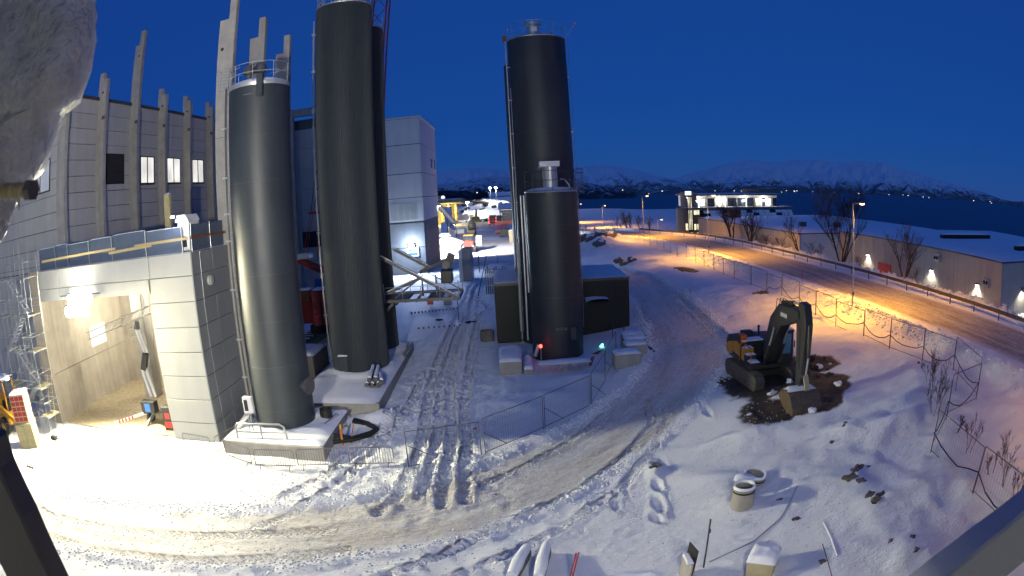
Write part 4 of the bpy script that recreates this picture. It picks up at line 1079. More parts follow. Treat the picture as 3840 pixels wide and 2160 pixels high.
for k, (dx, zz_, l0, l1) in enumerate(((-.55, 1.02, 38.0, 40.8), (-.15, 1.02, 37.9, 41.2), (.25, 1.02, 38.0, 40.2), (-.35, 1.36, 38.1, 41.4), (.05, 1.36, 38.2, 41.3), (.45, 1.2, 38.1, 40.0))):
    p = MB().tube([(-9.35+dx, l0, zz_), (-9.75+dx, l1, zz_)], .16, 12).build('pipe', M['steel'], pb, 40)
    s_ = MB(); s_.tube([(-9.35+dx, l0+.2, zz_+.13), (-9.75+dx, l1-.05, zz_+.13)], .125, 8); s_.build('snow_ridge', M['cap'], p, 40)
bm_ = MB(); bm_.bar((-8.75, 46.0, .95), (-8.55, 50.2, .95), .14); bm_.bar((-8.5, 45.6, .9), (-8.9, 49.9, 1.05), .12)
solo('loose_beams', bm_, M['conc'], 'two loose timber beams lying along the edge of the broad plinth', 'beams', (-8.7, 48, .85))
t = thing('cast_block', 'dark square concrete block standing between the smooth and ribbed silos', 'block', (-15.6, 43.0, 0))
MB().prism([(-17.3, 42.2), (-14.9, 42.0), (-14.75, 45.5), (-17.3, 45.6)], 'z', 0, 2.1).build('block', M['conc_dark'], t, False, .04)
MB().snow(-17.2, -14.9, 42.2, 45.4, 2.1, .25, 3, 10).build('snow_cap', M['cap'], t, 50)

# conveyor platform on the ribbed silos
t = thing('conveyor_platform', 'steel lattice platform with inclined conveyors jutting out from the ribbed silos', 'platform', (-7, 48, 5.2))
X0, X1 = -9.75, -3.95
for y in (46.0, 50.0):
    MB().bar((X0, y, 5.25), (X1, y, 5.25), .1, .22).build('side_beam', M['steel'], t)
    for z in (6.3, 5.85): MB().tube([(X0, y, z), (X1, y, z)], .022, 6).build('hand_rail', M['galv'], t)
    for k in range(5): MB().tube([(X0+(X1-X0)*k/4, y, 5.2), (X0+(X1-X0)*k/4, y, 6.62 if k in (0, 4) else 6.3)], .03, 6).build('rail_post', M['galv'], t)
for k in range(8):
    x = X0+(X1-X0)*k/7; MB().bar((x, 46, 5.2), (x, 50, 5.2), .1, .2).build('cross_beam', M['steel'], t)
for x0, x1 in ((X0, -8.0), (-6.2, -5.2)):
    for k in range(6): MB().box(x0+.02, x1, 46.1+k*.65, 46.7+k*.65, 5.32, 5.36).build('grating', M['steel'], t)
MB().bar((X0+.1, 46, 4.55), (X0+.65, 46, 5.1), .2).build('knee_brace', M['steel'], t)
MB().bar((X0+.1, 50, 4.3), (X0+.85, 50, 5.1), .2).build('knee_brace', M['steel'], t)
def conveyor(a, b, w, name):
    a = Vector(a); b = Vector(b)
    cv = MB(); cv.bar(a+Vector((0, -w/2, 0)), b+Vector((0, -w/2, 0)), .05, .2); cv.bar(a+Vector((0, w/2, 0)), b+Vector((0, w/2, 0)), .05, .2)
    cv = cv.build(name, M['steel'], t)
    MB().bar(a+Vector((0, 0, .03)), b+Vector((0, 0, .03)), w-.08, .05).build('belt', M['black'], cv)
    MB().bar(a+Vector((0, -w/2, .16)), b+Vector((0, -w/2, .16)), .1, .05).build('snow_line', M['cap'], cv)
    n = int((b-a).length/.6)
    for k in range(n):
        p = a.lerp(b, (k+.5)/n); MB().tube([p+Vector((0, -w/2, -.1)), p+Vector((0, w/2, -.1))], .05, 6).build('roller', M['steel'], cv)
conveyor((-9.8, 46.2, 8.65), (-4.1, 46.3, 5.3), .5, 'conveyor')
conveyor((-9.3, 49.4, 8.95), (-6.3, 49.4, 7.2), .7, 'conveyor')
conveyor((-9.7, 46.9, 5.75), (-6.9, 47.0, 6.8), .7, 'conveyor')
tr = MB(); tr.grid(lambda u, v: (-7.2+2.4*u, 48.2+1.3*v, 6.85+.85*u+.35*(2*v-1)**2), 6, 8); tr.build('chute', M['panel_slate'], t, 40)
MB().tube([(-5.0, 48.0, 7.55), (-5.0, 49.8, 7.55)], .32, 16).build('drum', M['steel'], t, 40)
MB().box(-5.5, -4.6, 48.2, 49.6, 6.1, 7.1).build('gearbox', M['mgrey'], t, False, .05)
MB().obox((-4.75, 48.6, 7.9), (.6, 1.0, .9), (0, R(25), 0)).build('drum_cover', M['mgrey'], t)
for y in (46.4, 49.6):
    MB().bar((-9.0, y, 5.4), (-6.8, y, 6.9), .07).build('truss_member', M['steel'], t); MB().bar((-6.8, y, 6.9), (-4.1, y, 5.4), .07).build('truss_member', M['steel'], t)
for x in (-6.9, -5.8): MB().bar((x, 47.5, 5.3), (x, 47.5, 6.9), .12).build('leg', M['steel'], t)
MB().tube([(-4.1, 46.1, 3.6), (-4.1, 46.1, 5.2)], .03, 6).build('hanging_pipe', M['steel'], t)

# right group: tall silo, one behind it, short silo in front
def smooth_silo(c, r, z1, label, seams):
    t = thing('dark_silo', label, 'silo', (c[0], c[1], 0))
    zz_ = [0] + seams + [z1]
    for i in range(len(zz_)-1):
        rr = r + (.006 if i % 2 else 0)
        MB().lathe(c, [(rr, zz_[i]), (rr, zz_[i+1])], 96).build('shell_ring', M['silo'], t, 60)
        MB().lathe(c, [(rr+.004, zz_[i+1]-.012), (rr+.009, zz_[i+1]), (rr+.004, zz_[i+1]+.012)], 72).build('weld_seam', M['steel'], t)
    MB().lathe(c, [(r+.02, z1-.08), (r+.06, z1), (r, z1+.06), (.1, z1+.25), (.01, z1+.25)], 48).build('roof', M['galv'], t, 40)
    return t
cT, cB, cS = (3.3, 53.6), (2.95, 60.6), (3.36, 47.6)
t = smooth_silo(cT, 2.58, 26.6, 'tall dark silo between two black sheds with ring railing and side ladder', [3, 6, 9, 12, 15, 18, 21, 24])
railing(t, cT, 2.5, 26.7, 1.35, M['galv'], 10, -150, 170)
MB().lathe((cT[0]-.2, cT[1]-.6), [(.55, 26.7), (.55, 28.0), (.72, 28.0), (.72, 28.25), (.01, 28.3)], 24).build('filter_drum', M['galv'], t, 40)
MB().box(cT[0]-.45, cT[0]+.1, cT[1]-1.17, cT[1]-1.15, 27.3, 27.75).build('notice', M['white'], t)
ladder(t, cT[0]+2.75, cT[1]-.6, 1, 28.0, (1, -.1), M['galv'])
hp = MB().tube(ring_pts((cT[0]+3.1, cT[1]-.6), .5, 10, 28.1, -90, 90), .03, 6); hp.bar((cT[0]+2.8, cT[1]-.6, 27.0), (cT[0]+3.4, cT[1]-.6, 27.9), .05); hp.build('ladder_hoop', M['galv'], t)
MB().tube([(cT[0]-2.72, cT[1]-.9, 1), (cT[0]-2.72, cT[1]-.9, 26.8)], .06, 10).build('fill_pipe', M['galv'], t, 40)
MB().tube([(cT[0]-2.5, cT[1]-1.3, 1), (cT[0]-2.5, cT[1]-1.3, 22)], .03, 8).build('cable_duct', M['galv'], t)
MB().box(cT[0]-2.95, cT[0]-2.6, cT[1]-1.05, cT[1]-.75, 26.5, 27.0).build('junction_box', M['rust'], t)
for k in range(8): MB().bar((cT[0]-2.72, cT[1]-.9, 3+k*3), (cT[0]-2.3, cT[1]-.9, 3+k*3), .05).build('pipe_clamp', M['galv'], t)
t = smooth_silo(cB, 2.58, 25.8, 'dark silo mostly hidden behind the tall silo between the black sheds', [6, 12, 18])
t = smooth_silo(cS, 2.0, 12.85, 'short dark silo with a bright steel filter on top and a red beacon', [2.2, 4.9, 7.6, 10.3])
MB().lathe(cS, [(1.9, 12.95), (1.4, 13.1), (.01, 13.2)], 32).build('roof_snow', M['cap'], t, 50)
for k in range(16):
    a = R(k*22.5); MB().obox((cS[0]+.52*math.cos(a), cS[1]+.52*math.sin(a), 14.0), (.07, .2, 1.6), (0, 0, a)).build('filter_rib', M['alu'], t)
MB().lathe(cS, [(.5, 13.1), (.5, 14.85), (.01, 14.86)], 28).build('filter_drum', M['alu'], t, 40)
MB().box(cS[0]-.8, cS[0]+.75, cS[1]-.75, cS[1]+.75, 14.75, 15.1).build('filter_lid', M['white'], t, False, .03)
MB().box(cS[0]-.8, cS[0]+.75, cS[1]-.75, cS[1]+.75, 15.1, 15.16).build('lid_snow', M['cap'], t)
railing(t, cS, 1.95, 12.95, 1.45, M['steel'], 8, rr=.03)
cgp = MB()
for zz_ in (13.2, 13.7, 14.2, 14.5): cgp.tube(ring_pts((cS[0]+2.1, cS[1]-.2), .45, 8, zz_, -100, 100), .02, 5)
for aa in (-90, -45, 0, 45, 90): cgp.tube([(cS[0]+2.1+.45*math.cos(R(aa)), cS[1]-.2+.45*math.sin(R(aa)), 12.6), (cS[0]+2.1+.45*math.cos(R(aa)), cS[1]-.2+.45*math.sin(R(aa)), 14.5)], .018, 5)
cgp.build('ladder_cage', M['steel'], t)
MB().tube([(cS[0]+.7, cS[1]-1.0, 13.75), (cS[0]+1.0, cS[1]-1.1, 13.7), (cS[0]+1.3, cS[1]-1.2, 13.3), (cS[0]+1.35, cS[1]-1.25, 13.0)], .05, 8).build('vent_pipe', M['galv'], t, 40)
for x in (-2.12, -2.35): MB().tube([(cS[0]+x, cS[1]-.5, 1.5 if x < -2.2 else 5.2), (cS[0]+x, cS[1]-.5, 12.6)], .07, 10).build('blow_pipe', M['alu'], t, 40)
MB().tube([(cS[0]-2.75, cS[1]+.3, 1.4), (cS[0]-2.75, cS[1]+.3, 9.0)], .06, 8).build('blow_pipe', M['galv'], t, 40)
for k in range(3): MB().tube([(cS[0]-.15+k*.32, cS[1]-1.98, 2.55), (cS[0]-.15+k*.32, cS[1]-2.03, 2.55)], .13, 16).build('gauge', M['steel'], t)
MB().box(cS[0]+.85, cS[0]+1.3, cS[1]-1.9, cS[1]-1.6, 1.6, 2.6).build('panel_door', M['silo'], t, False, .02)
MB().tube([(1.9, 45.3, 0), (1.9, 45.3, 1.3)], .04, 8).build('beacon_post', M['galv'], t)
MB().lathe((1.9, 45.3), [(.01, 1.3), (.1, 1.3), (.1, 1.5), (.01, 1.56)], 14).build('red_beacon', M['lamp_red'], t)
lamp('beacon_light', 'POINT', (1.9, 45.1, 1.5), 3, (1, .05, .03), t, size=.05)
MB().tube([(1.45, 45.5, .6), (1.75, 45.5, 1.5)], .16, 10).build('valve', M['galv'], t)
# ribbed sheds on both sides
def shed(x0, x1, label):
    t = thing('machine_shed', label, 'shed', ((x0+x1)/2, 57, 0))
    n = int((x1-x0)/.2)
    MB().box(x0+.03, x1-.03, 52.83, 62, 0, 5.1).build('wall', M['shed'], t)
    rb = MB()
    for k in range(n): rb.box(x0+(x1-x0)*(k+.2)/n, x0+(x1-x0)*(k+.62)/n, 52.79, 52.84, .15, 5.1)
    for k in range(46): rb.box(x0-.01, x0+.035, 52.9+k*.2, 52.99+k*.2, .15, 5.1); rb.box(x1-.035, x1+.01, 52.9+k*.2, 52.99+k*.2, .15, 5.1)
    rb.build('wall_rib', M['shed'], t)
    MB().box(x0-.06, x1+.06, 52.72, 62.1, 5.1, 5.2).build('roof', M['shed'], t)
    MB().snow(x0-.05, x1+.05, 52.74, 62.05, 5.2, .09, 5, 12).build('roof_snow', M['cap'], t, 40)
    MB().box(x0-.02, x1+.02, 52.7, 52.76, 4.98, 5.16).build('eaves_trim', M['steel'], t)
    return t
t = shed(-1.5, .62, 'narrow black ribbed shed with snowy roof on the rutted yard side of the short silo')
t = shed(5.95, 10.2, 'wide black ribbed shed with snowy roof and a small snowy door canopy')
MB().obox((7.2, 52.3, 3.35), (2.0, .9, .08), (R(12), 0, 0)).build('canopy', M['shed'], t)
cs = MB(); cs.grid(lambda u, v: (6.2+2.0*u, 51.86+.85*v, 3.3+.18*v+.24*math.sqrt(max(0, math.sin(math.pi*min(max(u*.85+.15*v, 0), 1))))*(1-.3*v)), 10, 6); cs.build('canopy_snow', M['cap'], t, 50)
# ------------------------------------------------------------------ temporary fence panels
def fence_panel_proto(name, label, group, h=2.0, wires=22):
    """one mesh-fence panel of unit length along +x: frame, mid rail, upright wires; scaled in x when placed"""
    t = thing(name, label, 'fence', (0, 0, -50), group, local=True)
    MB().tube([(0, 0, -.05), (0, 0, h)], .027, 6).build('post', M['fence'], t)
    MB().tube([(.985, 0, -.05), (.985, 0, h)], .027, 6).build('post', M['fence'], t)
    MB().tube([(0, 0, h), (.985, 0, h)], .022, 6).build('top_rail', M['fence'], t)
    MB().tube([(0, 0, .12), (.985, 0, .12)], .02, 6).build('bottom_rail', M['fence'], t)
    w = MB()
    for k in range(1, wires): w.bar((k/wires*.985, 0, .12), (k/wires*.985, 0, h), .002)
    for z in (.6, 1.1, 1.6): w.bar((0, 0, z), (.985, 0, z), .0035)
    wm = w.build('wire_mesh', M['wire'], t); wm['kind'] = 'stuff'
    return t
M['fence'] = mat('weathered_tube', (0.16, 0.155, 0.15), .45, metal=.5, var=.2, vscale=5)
M['wire'] = mat('fence_wire', (0.09, 0.085, 0.08), .5, metal=.4, var=.1)
def place_panel(proto, a, b, label, used=[]):
    za = gd(*a); ang = math.atan2(b[1]-a[1], b[0]-a[0]); ln = math.hypot(b[0]-a[0], b[1]-a[1])
    if proto.name not in used:
        used.append(proto.name); o = proto
    else: o = dup(proto)
    o.location = (a[0], a[1], za); o.rotation_euler = (0, 0, ang); o.scale = (ln, 1, 1); o['label'] = label
    # posts keep their thickness although the panel is stretched to its length
    for ch in o.children:
        if ch.name.startswith('post'): ch.scale = (1/ln, 1, 1); ch.location = (0 if ch.data.vertices[0].co.x < .5 else .985*(1-1/ln), 0, 0)
    return o
fp_ = fence_panel_proto('mesh_fence_panel', 'x', 'temporary fence panels along the road')
RP = [(24.3, 117.5), (24.9, 112.3), (25.3, 109), (25.4, 104), (25.3, 98.8), (25.2, 94), (25.0, 89.4), (25.1, 84.8), (25.3, 81), (25.3, 77), (25.2, 72.6), (25.0, 68.5), (24.9, 64.5), (24.9, 59.3), (24.8, 54.8), (24.9, 51.4), (24.5, 46.8), (24.3, 43.2), (24.2, 39.5), (24.4, 35.4), (24.3, 31.6), (24.8, 28.0), (25.1, 24.7), (23.4, 20.3), (20.2, 19.8), (17.5, 17.8), (16.8, 13.2), (16.5, 8.6)]
_ord = ['first', 'second', 'third', 'fourth', 'fifth', 'sixth', 'seventh', 'eighth', 'ninth', 'tenth', 'eleventh', 'twelfth']
for i in range(len(RP)-1):
    if i < 14: lab = 'temporary mesh fence panel in the row between the snow field and the road'
    elif i < 22: lab = 'mesh fence panel with sagging black cable by the road, near the excavator'
    else: lab = ['last roadside mesh fence panel before the fence turns away from the road', 'mesh fence panel turning off the road at the fence corner', 'mesh fence panel running back from the fence corner past bare shrubs',
                 'mesh fence panel standing beside the bare shrubs on the slope', 'end panel of the mesh fence, past the last bare shrubs'][i-22]
    o = place_panel(fp_, RP[i], RP[i+1], lab)
pts = []
for i, p in enumerate(RP[14:27]):
    z = gd(*p); pts.append((p[0]-.06, p[1], z + (.95 if i > 0 else .3)))
    q = RP[14:28][i+1]; n = 5
    for k in range(1, n):
        u = k/n; x = p[0]+(q[0]-p[0])*u; y = p[1]+(q[1]-p[1])*u
        pts.append((x-.06, y, gd(x, y) + .95 - .55*math.sin(math.pi*u)*(1+.25*math.sin(i*3))))
solo('black_cable', MB().tube(pts, .03, 6), M['black'], 'thick black cable sagging from post to post along the road fence', 'cable', (24.8, 40, 2.5), smooth=True)

# ------------------------------------------------------------------ street lamps
def street_lamp(name, x, y, h, label, power=12500, reach=.75):
    z = gd(x, y)
    t = thing(name, label, 'street lamp', (x, y, z), 'sodium street lamps along the road')
    MB().tube([(x, y, z-.1), (x, y, z+1.4), (x, y, z+1.41), (x, y, z+h)], [.085, .085, .065, .045], 12).build('pole', M['galv'], t, 40)
    MB().tube([(x, y, z+h), (x+.3, y, z+h+.08), (x+reach, y, z+h+.1)], .035, 8).build('arm', M['galv'], t, 40)
    hd = MB(); hd.blob((x+reach+.28, y, z+h+.12), (.38, .16, .09), 1, 14, 8, 0); hd = hd.build('lamp_head', M['galv'], t, 40)
    gl = MB(); gl.blob((x+reach+.3, y, z+h+.045), (.27, .12, .075), 1, 12, 6, 0); gl.build('lamp_glass', M['lamp_sodium'], hd, 40)
    MB().box(x-.09, x+.09, y-.09, y-.05, z+.9, z+1.2).build('service_door', M['steel'], t)
    lamp('sodium_light', 'SPOT', (x+reach+.3, y, z+h-.05), power, (1.0, .44, .035), t, target=(x+reach+2.2, y, 0), size=.12, angle=158, blend=.7)
    return t
street_lamp('street_lamp', 27.7, 42.4, 8.3, 'street lamp beside the road fence, behind the excavator')
street_lamp('street_lamp', 28.3, 83.8, 8.3, 'street lamp standing before the white office terrace')
street_lamp('street_lamp', 26.7, 120.5, 8.2, 'street lamp where the road bends, beside the bare thicket')
street_lamp('street_lamp', 31.5, 206, 7.4, 'street lamp just beyond the road bend and bare thicket', 11000)
street_lamp('street_lamp', 27.9, 245, 7.4, 'street lamp in the row beyond the road bend saplings', 11000)
street_lamp('street_lamp', 37.5, 152, 4.6, 'low orange lamp glowing in the thicket below the road', 2000)
street_lamp('street_lamp', 27.8, 6, 8.3, 'street lamp by the road past the fence corner', 9500)

# ------------------------------------------------------------------ guard rail
t = thing('guard_rail', 'long steel guard rail on the far edge of the snowy road', 'guard rail', (38.6, 60, 3))
def rail_x(y): return float(road_x(y)) + 4.3
ys = list(np.arange(8, 140, 4.0))
rail = MB()
prof = [(0, .45), (.05, .5), (.05, .57), (0, .62), (.05, .67), (.05, .74), (0, .78)]
vs = []; 
for y in ys:
    for dx, dz in prof: vs.append((rail_x(y)-.05-dx, y, gz(rail_x(y), y)+.15+dz))
n = len(prof)
rail.add(vs, [(j*n+k, j*n+k+1, (j+1)*n+k+1, (j+1)*n+k) for j in range(len(ys)-1) for k in range(n-1)])
rail.build('beam', M['steel'], t, 40)
for y in ys:
    x = rail_x(y); z = gz(x, y)
    MB().box(x-.03, x+.05, y-.05, y+.05, z-.2, z+.95).build('post', M['steel'], t)
    
# ------------------------------------------------------------------ warehouse behind the road
w = thing('warehouse', 'long flat roofed warehouse with pale vertical wall panels and snow on the roof', 'building', (70, 62, 0))
MB().box(52.1, 96, 42.8, 84, -3, 5.9).build('wall', M['conc'], w)
M['ware'] = mat('pale_wall_panel', (0.5, 0.46, 0.37), .8, var=.08, vscale=.8, streak=(.8, .8, .06, .16))
for k in range(12):
    y0 = 42.6 + k*3.45; panel(w, M['ware'], (52.05, y0+1.725, 1.55), (.12, 3.41, 9.0))
for k in range(8):
    x0 = 52.1 + k*3.45; panel(w, M['ware'], (x0+1.725, 42.72, 1.55), (3.41, .12, 9.0))
MB().box(51.9, 96.2, 42.5, 84.1, 6.06, 6.2).build('roof_edge', M['steel'], w)
MB().snow(52.0, 96, 42.6, 84, 6.2, .25, 5, 24).build('roof_snow', M['cap'], w, 40)
for x0, y0, lx, ly in ((66, 50, 12, 1.2), (62, 66, 14, 1.0), (78, 46, 14, 1.5)):
    MB().box(x0, x0+lx, y0, y0+ly, 6.3, 7.0).build('roof_light', M['black'], w); MB().snow(x0-.1, x0+lx+.1, y0+.2, y0+ly, 7.0, .3, 3, 10).build('roof_light_snow', M['cap'], w, 40)
for y, zc in ((75, 2.4), (58.0, 2.3), (47.6, 2.0)):
    f_ = MB().box(51.6, 51.99, y-.18, y+.18, zc+1.0, zc+1.22).build('wall_lamp', M['steel'], w)
    MB().box(51.65, 51.95, y-.14, y+.14, zc+.965, zc+.999).build('lamp_glass', M['lamp_white'], f_)
    lamp('wall_light', 'SPOT', (51.55, y, zc+.9), 420, (1, .96, .82), w, target=(51.9, y, -4), size=.1, angle=130, blend=.5)
f_ = MB().box(57.4, 57.8, 42.2, 42.6, 3.0, 3.2).build('wall_lamp', M['steel'], w)
lamp('wall_light', 'SPOT', (57.6, 42.2, 2.9), 420, (1, .96, .82), w, target=(57.6, 42.6, -4), size=.1, angle=130, blend=.5)
for y, zc in ((56.4, 4.6), (45.4, 3.2)):
    v = MB().box(51.35, 51.99, y-.55, y+.55, zc, zc+.9).build('wall_fan', M['galv'], w, False, .04)
    for q in (-.26, .26): MB().tube([(51.34, y+q, zc+.45), (51.3, y+q, zc+.45)], .22, 14).build('fan_grille', M['black'], v)
MB().box(51.7, 51.98, 68.4, 71.8, .2, 2.7).build('red_container_front', M['redorange'], w)
a_ = thing('low_warehouse', 'lower warehouse wing with pale walls between the office and the long warehouse', 'building', (58, 110, 0))
MB().box(44.1, 80, 84.3, 138, -3, 5.6).build('wall', M['ware'], a_)
for k in range(15):
    y0 = 84.1 + k*3.45; panel(a_, M['ware'], (44.05, y0+1.725, 1.4), (.12, 3.41, 8.8))
for k in range(3): panel(a_, M['panel_white'], (44.2+k*2.6+1.3, 84.2, 1.4), (2.56, .12, 8.8))  # lit end wall: its brightness is put into whiter panels
MB().box(43.9, 80, 84.0, 138, 5.8, 5.95).build('roof_edge', M['steel'], a_)
MB().snow(44, 80, 84.1, 138, 5.95, .3, 7, 20).build('roof_snow', M['cap'], a_, 40)
for x, y in ((50, 95), (56, 92)): MB().box(x, x+1.2, y, y+1.0, 6.1, 7.0).build('roof_vent', M['steel'], a_)

# ------------------------------------------------------------------ office with lit terrace
o_ = thing('office_building', 'dark brick office with a brightly lit glazed top floor and terrace', 'building', (52, 146, 3))
MB().box(41.2, 45.4, 140, 145.5, 1, 8.0).build('tower_wall', M['brick'], o_)
MB().box(45.4, 70.5, 143, 162, 1, 7.5).build('wall', M['brick'], o_)
MB().box(41.0, 71.5, 139.6, 146, 7.6, 8.15).build('terrace_deck', M['conc_dark'], o_)
MB().snow(41.1, 71.4, 139.7, 143.2, 8.15, .12, 4, 20).build('deck_snow', M['cap'], o_, 40)
MB().box(45.1, 68.5, 144.0, 158, 8.15, 11.0).build('top_floor_wall', M['white'], o_)
MB().box(42.3, 45.0, 141.5, 146.5, 8.15, 11.9).build('stair_tower', M['brick'], o_)
MB().box(44.5, 69.6, 141.2, 159, 11.0, 11.35).build('roof', M['conc_dark'], o_)
MB().snow(44.6, 69.5, 141.3, 158.9, 11.35, .15, 6, 20).build('roof_snow', M['cap'], o_, 40)
MB().box(64, 70.0, 146, 158, 11.5, 12.6).build('plant_room', M['brick'], o_)
def office_window(x0, x1, z0, z1, y, m_):
    f = MB(); 
    for a, b, c, d in ((x0, x1, z0, z0+.1), (x0, x1, z1-.1, z1), (x0, x0+.1, z0, z1), (x1-.1, x1, z0, z1)): f.box(a, b, y-.06, y, c, d)
    f = f.build('window', M['black'], o_); MB().box(x0+.1, x1-.1, y-.03, y-.005, z0+.1, z1-.1).build('pane', m_, f)
for x0, x1, m_ in ((45.4, 46.1, 'glassdark'), (46.8, 48.2, 'win'), (48.6, 50.6, 'glassdark'), (54.2, 56.6, 'glassdark'), (57.0, 59.2, 'glassdark'), (59.6, 61.6, 'glassdark'), (62.0, 63.6, 'win_warm'), (64.0, 65.0, 'glassdark'), (65.4, 66.8, 'win'), (67.2, 68.4, 'glassdark')):
    office_window(x0, x1, 8.25, 10.3, 143.99, M[m_])
for x in (45.9, 52.4, 58.6, 64.5):
    f_ = MB().box(x-.15, x+.15, 143.6, 143.98, 9.6, 9.8).build('terrace_lamp', M['lamp_white'], o_)
    lamp('terrace_light', 'POINT', (x, 143.3, 9.5), 320, (1, .93, .8), o_, size=.2)
for z0, z1, x0, x1 in ((5.2, 7.2, 43.6, 45.2), (1.6, 3.6, 41.4, 42.2), (1.6, 3.4, 43.6, 44.3), (1.6, 3.4, 44.4, 45.2)): office_window(x0, x1, z0+1.2, z1+1.0, 139.99, M['win_warm'])
gt = MB().box(42.2, 43.3, 139.7, 140.2, 2.5, 10.9).build('glass_stair', M['glassdark'], o_)
for k in range(3): MB().box(42.28+k*.36, 42.4+k*.36, 139.62, 139.7, 3, 10.7).build('lit_strip', M['win_warm'], gt)
MB().box(41.7, 43.1, 139.5, 140.1, 11.2, 12.1).build('roof_sign', emis('lit_sign', (.8, .88, 1), 1.6), o_)
rl = MB()
for k in range(27): rl.tube([(44+k*1.03, 139.8, 8.15), (44+k*1.03, 139.8, 9.2)], .03, 4)
rl.tube([(44, 139.8, 9.2), (71, 139.8, 9.2)], .03, 4); rl.build('terrace_railing', M['steel'], o_)['kind'] = 'stuff'
g_ = thing('glass_lean_to', 'sloping snow dusted glass roof under the office terrace', 'glass roof', (57, 138, 4))
for k in range(15):
    for j in range(2):
        x0 = 46.0+k*1.65; z0 = 6.1+j*.7; y0 = 138.4+j*.6
        MB().add([(x0, y0, z0), (x0+1.55, y0, z0), (x0+1.55, y0+.56, z0+.66), (x0, y0+.56, z0+.66)], [(0, 1, 2, 3)]).build('pane', M['cap'] if (k*7+j*3) % 4 else M['glassdark'], g_)
MB().bar((45.9, 138.35, 6.08), (71, 138.35, 6.08), .1).build('frame_bar', M['steel'], g_)
MB().bar((45.9, 139.6, 7.45), (71, 139.6, 7.45), .1).build('frame_bar', M['steel'], g_)
solo('roof_hut', MB().box(47.8, 50.6, 126, 128, 6.1, 8.0), M['rust'], 'brown boxy hut standing on the low warehouse roof below the terrace', 'hut', (49.2, 127, 6.1))

# ------------------------------------------------------------------ bare trees and shrubs
def bare_tree(name, label, x, y, h, seed, stems=1, spread=.5, depth=4, cat='tree', group=None, zb=None, thick=None):
    rnd = random.Random(seed); z = gd(x, y) if zb is None else zb
    t = thing(name, label, cat, (x, y, z), group)
    tr = MB(); cr = MB(); thick = thick or h*.016
    def grow(p, d, ln, r, lev):
        n = 3; pts = [p]; rs = [r]; q = p.copy(); dd = d.copy()
        for k in range(n):
            dd = (dd + Vector((rnd.uniform(-1, 1), rnd.uniform(-1, 1), rnd.uniform(-.3, .6))) * .16).normalized()
            q = q + dd * ln / n; pts.append(q.copy()); rs.append(r * (1 - .45*(k+1)/n))
        (tr if lev == 0 else cr).tube(pts, rs, 6 if lev == 0 else 4 if lev < 3 else 3, False)
        if lev >= depth: return
        nb = rnd.randint(3, 5) if lev < depth-1 else rnd.randint(4, 7)
        for k in range(nb):
            u = rnd.uniform(.35, 1.0); i = min(n-1, int(u*n)); b = pts[i].lerp(pts[i+1], u*n-i)
            a = rnd.uniform(0, 6.28); sd = Vector((math.cos(a), math.sin(a), 0))
            grow(b, (dd*.75 + sd*spread*rnd.uniform(.7, 1.3) + Vector((0, 0, .25))).normalized(), ln*rnd.uniform(.45, .68), max(r*.45, .006), lev+1)
    for s in range(stems):
        a = rnd.uniform(0, 6.28); off = Vector((math.cos(a), math.sin(a), 0)) * (.25 if stems > 1 else 0) * rnd.uniform(.3, 1)
        grow(Vector((x, y, z-.1)) + off, (Vector((0, 0, 1)) + Vector((math.cos(a), math.sin(a), 0)) * (.3 if stems > 1 else .05)).normalized(), h*rnd.uniform(.4, .5), thick*rnd.uniform(.7, 1), 0)
    tr.build('trunk', M['bark'], t, 60); cr.build('crown', M['bark'], t)['kind'] = 'stuff'
    return t
bare_tree('bare_tree', 'large many stemmed bare tree in front of the pale warehouse corner', 42.6, 68.5, 12.0, 11, 6, .5, 5, thick=.13)
bare_tree('bare_tree', 'slim bare tree on the bank before the low warehouse wall', 42.4, 81, 8.5, 12, 2, .5, 4)
bare_tree('bare_tree', 'bare tree before the low warehouse, close to the lamp at the terrace', 42.0, 110, 11, 13, 4, .5, 4)
bare_tree('bare_tree', 'broad bushy bare tree beside the low warehouse wall', 42.2, 101, 9.5, 14, 5, .55, 4)
bare_tree('bare_tree', 'bare tree over a glowing wall lamp of the long warehouse', 43.0, 53.8, 7.2, 15, 5, .5, 4)
for k, (x, y, h) in enumerate(((42.5, 78, 3.2), (42.8, 75.5, 3.4), (42.6, 51, 2.6), (42.3, 88, 2.8), (42.4, 93, 3.0), (42.4, 97, 2.6), (42.6, 63, 2.6))):
    bare_tree('bare_shrub', 'thin bare shrub on the snowy bank behind the guard rail', x, y, h, 30+k, 4, .5, 3, 'shrub', 'shrubs behind the guard rail', thick=.03)
for k, (x, y, h) in enumerate(((34.5, 176, 7.5), (36.5, 180, 8), (38.5, 178, 7), (40.5, 174, 6), (32.8, 182, 6))):
    bare_tree('thicket_tree', 'slender bare birch in the thicket beyond the road bend', x, y, h, 50+k, 3, .45, 4, 'tree', 'birches beyond the road bend')
for k in range(14):
    rr = random.Random(70+k)
    bare_tree('roadside_sapling', 'thin brown sapling where the road leaves behind the short silo', rr.uniform(15, 23.5), rr.uniform(128, 150), rr.uniform(1.6, 3.2), 70+k, 2, .4, 2, 'sapling', 'saplings at the road bend', thick=.03)
